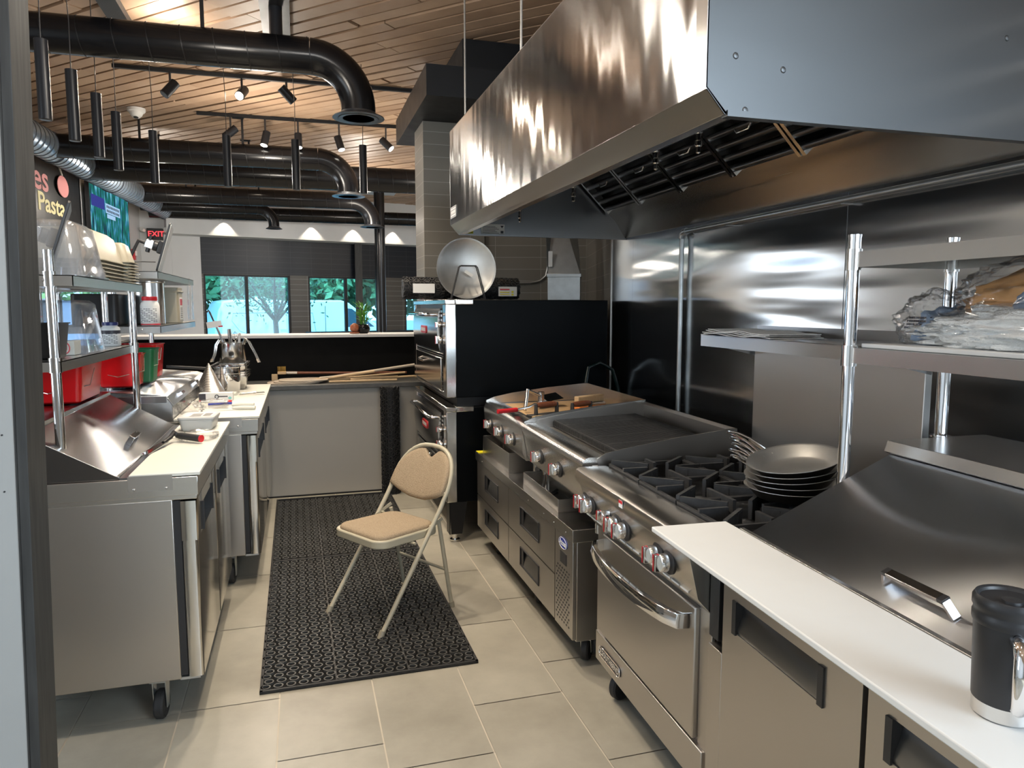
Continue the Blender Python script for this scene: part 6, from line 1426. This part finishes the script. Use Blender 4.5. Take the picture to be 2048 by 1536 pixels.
branch('second black duct with elbow and diffuser, beyond the pendants', 8.85, 0.60, 0.125, 3.25, 0.34)
branch('thick straight black duct running behind the second one to the pillar', 10.0, 3.2, 0.16, 3.25, 0, elbow=False)
branch('third black duct with elbow ending near the round black column', 12.2, 1.20, 0.13, 3.26, 0.34)
branch('short black duct with small elbow over the left dining windows', 13.3, -0.37, 0.09, 3.22, 0.26)
branch('farthest straight black duct along the white soffit', 14.05, 4.2, 0.12, 3.22, 0, elbow=False, ya=0.0)
def pendant(label, x, y, z, root=None):
    if root is not None: return dup(root, (x, y, z), label=label)
    t = thing('pendant_lamp', label, 'pendant lamp', (x, y, z), 0, 'slim black tube pendants above the bar ledge')
    mb = MB(); mb.lathe([(0.030, 0.0), (0.033, 0.002), (0.033, 0.415), (0.012, 0.42)], seg=24); mb.build('lamp_tube', 'pendant_black', t)
    mb = MB(); mb.lathe([(0.001, 0.004), (0.029, 0.004)], seg=24); mb.build('diffuser', 'lamp_cool', t)
    mb = MB(); mb.tube([(0, 0, 0.42), (0.004, 0, 0.7), (-0.003, 0, 0.9), (0, 0, 1.10)], 0.003, 6); mb.build('cord', 'plastic_black', t)
    return t
M['pendant_black'] = pbsdf('satin_black_tube', (0.012, 0.013, 0.016), 0.36, Specular_IOR_Level=0.3)
PP = [(-1.275, 4.545), (-1.27, 5.06), (-1.255, 5.555), (-1.24, 6.03), (-1.09, 6.575), (-0.535, 6.575), (0.012, 6.58), (0.582, 6.63)]
PN = ['pendant lamp nearest the camera, leftmost of the row', 'second pendant lamp from the left', 'third pendant lamp from the left', 'fourth pendant lamp from the left, before the row turns',
      'fifth pendant lamp from the left, at the corner of the row', 'sixth pendant lamp from the left, below the lit spotlight', 'seventh pendant lamp from the left, over the peels', 'pendant lamp farthest right, near the round black column']
pr0 = None
for (x, y), nm in zip(PP, PN):
    o = pendant(nm, x, y, 2.55, pr0)
    if pr0 is None: pr0 = o
def track(label, x0, x1, y, z=3.625):
    mb = MB(); mb.box(x0, x1, y - 0.018, y + 0.018, z, z + 0.03)
    k = x0 + 0.1
    return tag(mb.build('light_track', 'black'), label, 'light track')
track('black ceiling light track behind the nearest duct', -1.5, 1.25, 7.25); track('black ceiling light track with four lit spotlights', -1.0, 1.9, 8.70)
mb = MB(); mb.box(-1.15 - 0.1, -1.12 + 0.0, 4.2, 6.6, 3.60, 3.655); tag(mb.build('light_channel', 'black'), 'black ceiling channel at far left above the duct', 'channel')
mb = MB(); mb.box(-0.2, 0.0, 4.2, 6.5, 3.60, 3.655); tag(mb.build('light_channel', 'black'), 'wide black ceiling channel holding a downlight above the nearest duct', 'channel')
mb = MB(); mb.box(0.95, 1.75, 12.5, 13.7, 3.60, 3.65); tag(mb.build('ceiling_plate', 'spiral'), 'square steel plate on the ceiling at the top of the round column', 'plate')
def spot_head(label, x, y, z, d, lit, L=0.16, r=0.042):
    t = thing('spotlight', label, 'spotlight', (x, y, z), 0, None)
    d = Vector(d).normalized(); mb = MB(); mb.tube([-d * L * 0.45, d * L * 0.55], r, 22); mb.build('housing', 'pendant_black', t)
    mb = MB(); mb.tube([(0, 0, 0.0), (0, 0, 3.626 - z)], 0.010, 8); mb.build('stem', 'plastic_black', t)
    mb = MB(); e = d * (L * 0.55 + 0.001); mb.tube([e, e + d * 0.002], r * 0.86, 20); mb.build('lens', 'lamp_glow' if lit else 'plastic_black', t)
    if lit:
        l_ = lamp('spotlight_beam', 'SPOT', tuple(e + d * 0.01), 60, WARM, size=0.035, spot=80, blend=0.8); l_.rotation_euler = d.to_track_quat('-Z', 'Y').to_euler(); l_.parent = t
    return t
spot_head('unlit spotlight tilted left under the nearest duct', -1.04, 7.25, 3.49, (-0.5, -0.3, -0.7), False)
spot_head('brightly lit spotlight aimed at the kitchen under the nearest duct', -0.44, 7.25, 3.50, (-0.25, -0.85, -0.6), True)
spot_head('silver-grey spotlight half hidden behind the nearest duct', -0.05, 7.25, 3.52, (0.6, 0.2, -0.6), False)
spot_head('unlit spotlight beside the elbow of the nearest duct', 0.66, 7.3, 3.47, (0.3, -0.3, -0.8), False)
spot_head('unlit spotlight tilted left, first on the farther track', -0.66, 8.70, 3.46, (-0.65, -0.2, -0.6), False)
spot_head('lit spotlight second on the farther track', -0.30, 8.70, 3.42, (-0.2, -0.25, -0.9), True)
spot_head('lit spotlight third on the farther track, above a pendant', 0.05, 8.70, 3.42, (0.02, -0.25, -0.95), True)
spot_head('lit spotlight fourth on the farther track', 0.50, 8.70, 3.42, (0.25, -0.25, -0.9), True)
spot_head('lit spotlight farthest right on the farther track', 1.03, 8.70, 3.44, (0.6, -0.35, -0.65), True)
spot_head('large lit downlight hanging from the wide ceiling channel', -0.095, 5.45, 3.50, (0, -0.05, -1), True, 0.30, 0.045)
spot_head('bright distant spotlight behind the second duct elbow', 0.50, 11.3, 3.42, (0.0, -0.8, -0.5), True, 0.16, 0.06)
spot_head('small distant bright spotlight above the third pendants', -2.0, 11.4, 3.44, (0.0, -0.8, -0.5), True, 0.14, 0.045)
t = thing('security_camera', 'white dome security camera on the slatted ceiling', 'camera', (-1.60, 8.75, 3.655))
mb = MB(); mb.lathe([(0.001, -0.11), (0.04, -0.10), (0.062, -0.07), (0.068, -0.045)], seg=28, T=Matrix.Rotation(R(-20), 4, 'X')); mb.build('eyeball', 'label_white', t, smooth=60)
mb = MB(); mb.lathe([(0.07, -0.05), (0.09, -0.03), (0.09, 0.0)], seg=28); mb.build('base', 'label_white', t)
mb = MB(); mb.lathe([(0.001, -0.113), (0.025, -0.108)], seg=20, T=Matrix.Rotation(R(-20), 4, 'X')); mb.build('lens', 'plastic_black', t)
# black duct box over the pillar
mb = MB(); mb.box(0.965, 2.35, 5.55, 7.3, 3.132, 3.36); mb.box(1.3, 2.3, 5.8, 7.0, 3.36, 3.655)
tag(mb.build('box_duct', 'black'), 'black rectangular duct on top of the tiled pillar', 'duct')
# columns in the dining room
mb = MB(); mb.cyl((1.40, 13.0, 0.0), (1.40, 13.0, 3.60), 0.092, 32); tag(mb.build('round_column', 'black_gloss'), 'glossy black round steel column in the dining room', 'column')
p = W(2.92, -0.10); mb = MB(); mb.box(p[0], p[0] + 0.14, p[1] - 0.08, p[1] + 0.06, 0, 2.84); tag(mb.build('square_column', 'trim_black'), 'dark grey square post in front of the dining windows', 'column')
# rail in front of the windows
mb = MB(); a, b = W(1.7, -0.9), W(6.2, -0.9); mb.prism([W(1.7, -1.1), W(6.2, -1.1), W(6.2, -0.7), W(1.7, -0.7)], 1.03, 1.08, 'z'); mb.prism([W(1.8, -0.95), W(6.2, -0.95), W(6.2, -0.9), W(1.8, -0.9)], 0.0, 1.03, 'z')
tag(mb.build('window_counter', 'black'), 'long dark counter running beneath the dining windows', 'counter')

# scallops of light on the soffit
for t_ in (1.95, 2.78, 3.62, 4.45, 0.35):
    p = W(t_, -0.50); lamp('soffit_downlight', 'SPOT', (p[0], p[1], 3.14), 14, WARM, size=0.02, rot=(0, 0, 0), spot=92, blend=0.25)
# unseen spot lamps added to fill the dining room, no fixtures built
for (x, y) in ((-1.6, 7.8), (0.6, 9.6), (2.6, 9.2), (-0.6, 11.6), (2.8, 12.4)):
    lamp('dining_downlight', 'SPOT', (x, y, 3.58), 90, WARM, size=0.06, rot=(0, 0, 0), spot=120, blend=0.8)

# ------------------------------------------------------------------ left wall: menu board, screen, exit sign, alarm
def lw(y, off=0.0): return -3.0 + (y - 8.2) * 0.0556 + off      # x of the left wall at depth y
wd = Vector((0.0556, 1, 0)).normalized()
mn = thing('menu_board', 'black menu board with hand-lettered words on the slatted wall', 'menu board')
mb = MB(); pa, pb = (lw(8.6, 0.06), 8.6), (lw(11.0, 0.06), 11.0); mb.prism([pa, pb, (pb[0] + 0.03, pb[1]), (pa[0] + 0.03, pa[1])], 2.2, 3.45, 'z'); mb.build('panel', 'black', mn)
M['chalk_cream'] = pbsdf('cream_paint', (0.85, 0.78, 0.42), 0.6); M['chalk_pink'] = pbsdf('pink_paint', (0.75, 0.30, 0.30), 0.6); M['chalk_orange'] = pbsdf('orange_paint', (0.80, 0.30, 0.14), 0.6)
def wtext(nm, s_, y, z, size, mat, sx=1.0): return text(nm, s_, size, mat, plane_T((lw(y, 0.093), y, z), wd, (0, 0, 1)), mn, 0.002, bold=0.006, sx=sx)
wtext('lettering', 'es', 9.72, 3.03, 0.42, 'chalk_pink', 1.3); wtext('lettering', 'Pasta', 10.02, 2.76, 0.30, 'chalk_cream', 1.35); wtext('lettering', 'Pasta', 10.5, 2.42, 0.16, 'chalk_orange', 1.3)
mb = MB(); cx_, cz_ = 10.38, 3.04; mb.prism([(cx_ + 0.22 * math.cos(2 * PI * k / 24), cz_ + 0.13 * math.sin(2 * PI * k / 24)) for k in range(24)], lw(10.55, 0.093), lw(10.55, 0.10), 'x'); mb.build('tomato_picture', 'chalk_pink', mn)
mb = MB()
for k in range(6): y = 9.7 + k * 0.18; mb.box(lw(y, 0.092), lw(y, 0.096), y, y + 0.05, 2.53 - 0.01 * (k % 2), 2.56)
mb.tube([(lw(10.2, 0.095), 10.2, 3.4), (lw(10.3, 0.095), 10.3, 3.3), (lw(10.4, 0.095), 10.4, 3.18)], 0.012, 6); mb.build('chalk_dots', 'label_white', mn, smooth=0)
tv = thing('television', 'wall-mounted television showing a bluish street scene with captions', 'television')
ya, yb, za, zb = 11.35, 13.25, 2.42, 3.255
mb = MB(); mb.prism([(lw(ya, 0.05), ya), (lw(yb, 0.05), yb), (lw(yb, 0.10), yb), (lw(ya, 0.10), ya)], za - 0.02, zb + 0.02, 'z'); mb.build('casing', 'plastic_black', tv)
def tv_mat():
    m = bpy.data.materials.new('screen_picture'); m.use_nodes = True; nt = m.node_tree; nt.nodes.clear()
    o = nt.nodes.new('ShaderNodeOutputMaterial'); e = nt.nodes.new('ShaderNodeEmission'); e.inputs[1].default_value = 0.55
    tc = nt.nodes.new('ShaderNodeTexCoord'); mp = nt.nodes.new('ShaderNodeMapping'); mp.inputs['Scale'].default_value = (1, 5, 1.6); nz = nt.nodes.new('ShaderNodeTexNoise'); nz.inputs['Scale'].default_value = 2.2; nz.inputs['Detail'].default_value = 8
    rp = nt.nodes.new('ShaderNodeValToRGB'); cr = rp.color_ramp; cr.elements[0].position = 0.36; cr.elements[0].color = (0.02, 0.05, 0.10, 1); cr.elements[1].position = 0.68; cr.elements[1].color = (0.25, 0.75, 0.85, 1)
    q = cr.elements.new(0.5); q.color = (0.02, 0.22, 0.16, 1); q = cr.elements.new(0.58); q.color = (0.05, 0.25, 0.45, 1)
    nt.links.new(tc.outputs['Object'], mp.inputs[0]); nt.links.new(mp.outputs[0], nz.inputs['Vector']); nt.links.new(nz.outputs['Fac'], rp.inputs[0]); nt.links.new(rp.outputs[0], e.inputs[0]); nt.links.new(e.outputs[0], o.inputs[0]); return m
mb = MB(); mb.prism([(lw(ya + .03, 0.101), ya + .03), (lw(yb - .03, 0.101), yb - .03), (lw(yb - .03, 0.103), yb - .03), (lw(ya + .03, 0.103), ya + .03)], za, zb, 'z'); mb.build('screen', tv_mat(), tv, smooth=0)
M['tv_cap'] = emis('caption_band', (0.45, 0.70, 1.0), 0.6); M['tv_navy'] = emis('caption_navy', (0.05, 0.06, 0.30), 0.6)
for (y0, y1, z0, z1, m_) in ((12.05, 12.75, 2.93, 3.07, 'tv_cap'), (11.42, 12.0, 2.96, 3.12, 'tv_navy'), (12.75, 13.15, 2.6, 3.1, 'tv_cap') if False else (12.1, 12.5, 2.86, 2.92, 'tv_cap')):
    mb = MB(); mb.prism([(lw(y0, 0.104), y0), (lw(y1, 0.104), y1), (lw(y1, 0.106), y1), (lw(y0, 0.106), y0)], z0, z1, 'z'); cp2 = mb.build('caption_band', m_, tv, smooth=0)
    if m_ == 'tv_cap' and y1 > 12.6:
        mb = MB()
        for k in range(9):
            for j in range(2):
                y = y0 + 0.04 + k * 0.07; mb.box(lw(y, 0.107), lw(y, 0.109), y, y + 0.045, z0 + 0.02 + j * 0.06, z0 + 0.055 + j * 0.06)
        mb.build('caption_print', 'label_ink', cp2, smooth=0)
ex = thing('exit_sign', 'red and black illuminated exit sign on the far left wall corner', 'sign', (-2.40, 14.16, 2.83))
mb = MB(); mb.box(-0.13, 0.13, 0, 0.06, -0.10, 0.10); mb.build('housing', 'plastic_black', ex, bevel=0.004)
M['exit_red'] = emis('exit_letters', (1.0, 0.05, 0.06), 1.6)
text('exit_lettering', 'EXIT', 0.13, 'exit_red', plane_T((0.02, -0.004, 0.0), (1, 0, 0), (0, 0, 1)), ex, 0.002, bold=0.0015)
for x in (-0.16, 0.17): mb = MB(); mb.tube([(x, -0.02, 0.05), (x + (0.03 if x > 0 else -0.03), -0.08, 0.08)], [0.025, 0.04], 14); mb.build('emergency_lamp', 'label_white', ex)
fa = thing('fire_alarm', 'red fire alarm strobe on the white left wall', 'alarm', (lw(13.6, 0.03), 13.6, 2.43))
mb = MB(); mb.box(0, 0.05, -0.06, 0.06, -0.09, 0.09); mb.build('housing', 'label_red', fa, bevel=0.005)
mb = MB(); mb.box(0.05, 0.08, -0.03, 0.03, -0.02, 0.06); mb.build('strobe', 'label_white', fa, bevel=0.005)

# ================================================================== OUTSIDE
mb = MB(); mb.add([(-60, 14.9, -0.10), (70, 14.9, -0.10), (70, 90, -0.10), (-60, 90, -0.10)], [(0, 1, 2, 3)]); o = mb.build('street_pavement', varied('asphalt', (0.30, 0.31, 0.32), 0.8, scale=2, amount=0.1), smooth=0); o['kind'] = 'structure'; o.name = 'ground_outside'
mb = MB(); mb.box(-30, 40, 15.8 + 0, 15.9, -0.1, 0.0)
# van
M['van_white'] = pbsdf('white_van_paint', (0.86, 0.88, 0.9), 0.25); M['van_glass'] = pbsdf('van_dark_glass', (0.06, 0.10, 0.13), 0.08)
vt = thing('cargo_van', 'white cargo van parked outside the dining windows', 'van')
p = W(1.0, 5.0); vt.location = (p[0], p[1], -0.1); vt.rotation_euler = (0, 0, math.atan2(WD.y, WD.x))
prof = [(0.02, 0.42), (0.0, 0.95), (0.10, 1.55), (0.22, 1.80), (0.45, 1.84), (3.30, 1.84), (3.50, 1.78), (4.55, 1.00), (4.95, 0.90), (5.05, 0.75), (5.08, 0.40)]
mb = MB(); mb.prism(prof, 0.0, 1.75, 'y'); mb.build('body', 'van_white', vt, bevel=0.05, seg=3)
mb = MB(); mb.prism([(3.42, 1.10), (3.42, 1.62), (3.60, 1.60), (4.25, 1.10)], -0.006, 0.0, 'y'); mb.build('side_window', 'van_glass', vt, smooth=0)
mb = MB(); mb.tube([(0.45, -0.006, 1.50), (1.9, -0.006, 1.52), (2.5, -0.006, 1.50), (2.58, -0.006, 1.0), (2.3, -0.006, 0.8), (1.1, -0.006, 0.82), (0.6, -0.006, 1.05), (0.42, -0.006, 1.3)], 0.012, 6, closed=True); mb.build('panel_line', pbsdf('van_panel_shade', (0.55, 0.6, 0.65), 0.3), vt)
mb = MB(); mb.tube([(2.85, -0.004, 0.45), (2.85, -0.004, 1.68)], 0.008, 6); mb.box(0.1, 4.4, -0.012, 0.0, 0.62, 0.66); mb.build('door_seam', 'steel_dark', vt)
for x in (0.95, 3.75): mb = MB(); mb.lathe([(0.12, -0.02), (0.30, -0.02), (0.32, 0.0), (0.32, 0.18), (0.12, 0.2)], (x, -0.01, 0.32), 28, 0, None, 'y'); mb.build('wheel', 'rubber', vt)
mb = MB(); mb.box(1.1, 1.5, 0.7, 1.0, 1.84, 1.93); mb.build('roof_vent', 'van_white', vt, bevel=0.02)
# red car farther right
rc = thing('red_car', 'red car parked farther right outside the window', 'car'); p = W(6.9, 5.2); rc.location = (p[0], p[1], -0.1); rc.rotation_euler = (0, 0, math.atan2(WD.y, WD.x))
mb = MB(); mb.prism([(0, 0.3), (0.0, 0.85), (0.9, 0.98), (1.5, 1.42), (2.9, 1.42), (3.6, 1.0), (4.3, 0.9), (4.4, 0.3)], 0, 1.7, 'y'); mb.build('body', pbsdf('red_car_paint', (0.6, 0.04, 0.05), 0.25), rc, bevel=0.06, seg=3)
mb = MB(); mb.prism([(1.05, 0.98), (1.55, 1.36), (2.85, 1.36), (3.4, 1.0)], -0.006, 0, 'y'); mb.build('side_glass', 'van_glass', rc, smooth=0)
for x in (0.8, 3.5): mb = MB(); mb.lathe([(0.12, -0.02), (0.30, -0.02), (0.32, 0.18), (0.12, 0.2)], (x, -0.01, 0.32), 24, 0, None, 'y'); mb.build('wheel', 'rubber', rc)
# building across the street
bl = thing('apartment_building', 'blue-grey building across the street beyond the van', 'building'); p = W(-6, 20); bl.location = (p[0], p[1], -0.1)
mb = MB(); mb.box(-4, 7.6, 0, 6, 0, 4.6); mb.build('wall', pbsdf('blue_grey_wall', (0.22, 0.38, 0.55), 0.8), bl)
mb = MB(); mb.prism([(-4.3, 4.6), (7.9, 4.6), (6, 6.2), (-2, 6.2)], -0.3, 6.3, 'y'); mb.build('roof', pbsdf('blue_roof', (0.10, 0.16, 0.25), 0.8), bl)
for k in range(3): mb = MB(); mb.box(0.0 + k * 2.6, 1.2 + k * 2.6, -0.03, 0.0, 1.1, 2.6); mb.build('building_window', 'van_glass', bl)
# trees
M['leaf_out'] = varied('street_tree_leaf', (0.16, 0.36, 0.16), 0.6, scale=3, amount=0.3); M['bark'] = varied('tree_bark', (0.22, 0.19, 0.16), 0.9, scale=9, amount=0.2)
def tree(label, t_, off, h0, h, cr, n, seed, thin=False, leaf=0.07, trunk=0.07):
    rr = random.Random(seed); p = W(t_, off); t = thing('street_tree', label, 'tree', (p[0], p[1], -0.1), rr.uniform(0, 6))
    mb = MB(); mb.tube([(0, 0, 0), (0.03, 0, h0 * 0.6), (0, 0.02, h0)], [trunk, trunk * 0.85, trunk * 0.75], 10); ends = []
    for k in range(9):
        a_ = k * 2.4; r_ = cr * rr.uniform(0.5, 0.9); z = h0 + (h - h0) * rr.uniform(0.25, 0.85); q = (r_ * math.cos(a_), r_ * math.sin(a_), z)
        m_ = (q[0] * 0.45 + rr.uniform(-.1, .1), q[1] * 0.45, h0 + (z - h0) * 0.45); mb.tube([(0, 0, h0 - 0.15), m_, q], [trunk * 0.5, trunk * 0.3, 0.008], 7); ends += [Vector(q), Vector(m_)]
    mb.build('trunk', 'bark', t)
    mb = MB()
    for k in range(n):
        e = rr.choice(ends); c_ = e + Vector((rr.gauss(0, 1), rr.gauss(0, 1), rr.gauss(0, 0.8))) * cr * 0.30
        if c_.z < h0 * 0.85: continue
        u = Vector((rr.uniform(-1, 1), rr.uniform(-1, 1), rr.uniform(-1, 1))).normalized(); v_ = u.orthogonal().normalized(); s_ = leaf * rr.uniform(0.6, 1.3)
        mb.add([c_ - u * s_, c_ + v_ * s_ * 0.45, c_ + u * s_, c_ - v_ * s_ * 0.45], [(0, 1, 2, 3)])
    mb.build('foliage', 'leaf_out', t, smooth=0); return t
tree('slim young street tree in front of the van, forked trunk', 1.95, 2.6, 1.45, 3.4, 1.15, 1500, 3, leaf=0.055, trunk=0.075)
tree('leafy street tree behind the van, seen through the left window', 0.9, 8.6, 2.0, 5.6, 2.6, 5200, 5, leaf=0.17, trunk=0.2)
tree('dense street tree behind the van between the windows', 4.3, 8.2, 2.0, 5.6, 2.6, 5200, 9, leaf=0.17, trunk=0.2)
tree('thick-trunked street tree beyond the van windscreen', 7.2, 8.0, 3.0, 6.2, 2.9, 5200, 12, leaf=0.17, trunk=0.30)
tree('green tree above the red car, seen in the rightmost window', 10.2, 8.5, 2.0, 5.6, 2.8, 4200, 15, leaf=0.17, trunk=0.2)
tree('tree far left across the street behind the building corner', -2.4, 9.5, 2.2, 5.4, 2.4, 3000, 19, leaf=0.17, trunk=0.18)
tree('wide dense tree in the second row behind the van', 6.0, 12.0, 1.6, 6.5, 3.4, 6500, 23, leaf=0.22, trunk=0.25)
tree('second-row tree between building and dense trees', 2.6, 12.5, 1.8, 6.0, 3.0, 5500, 27, leaf=0.22, trunk=0.22)
tree('second-row tree far right beyond the red car', 11.5, 13.0, 1.6, 6.5, 3.6, 6500, 29, leaf=0.22, trunk=0.25)
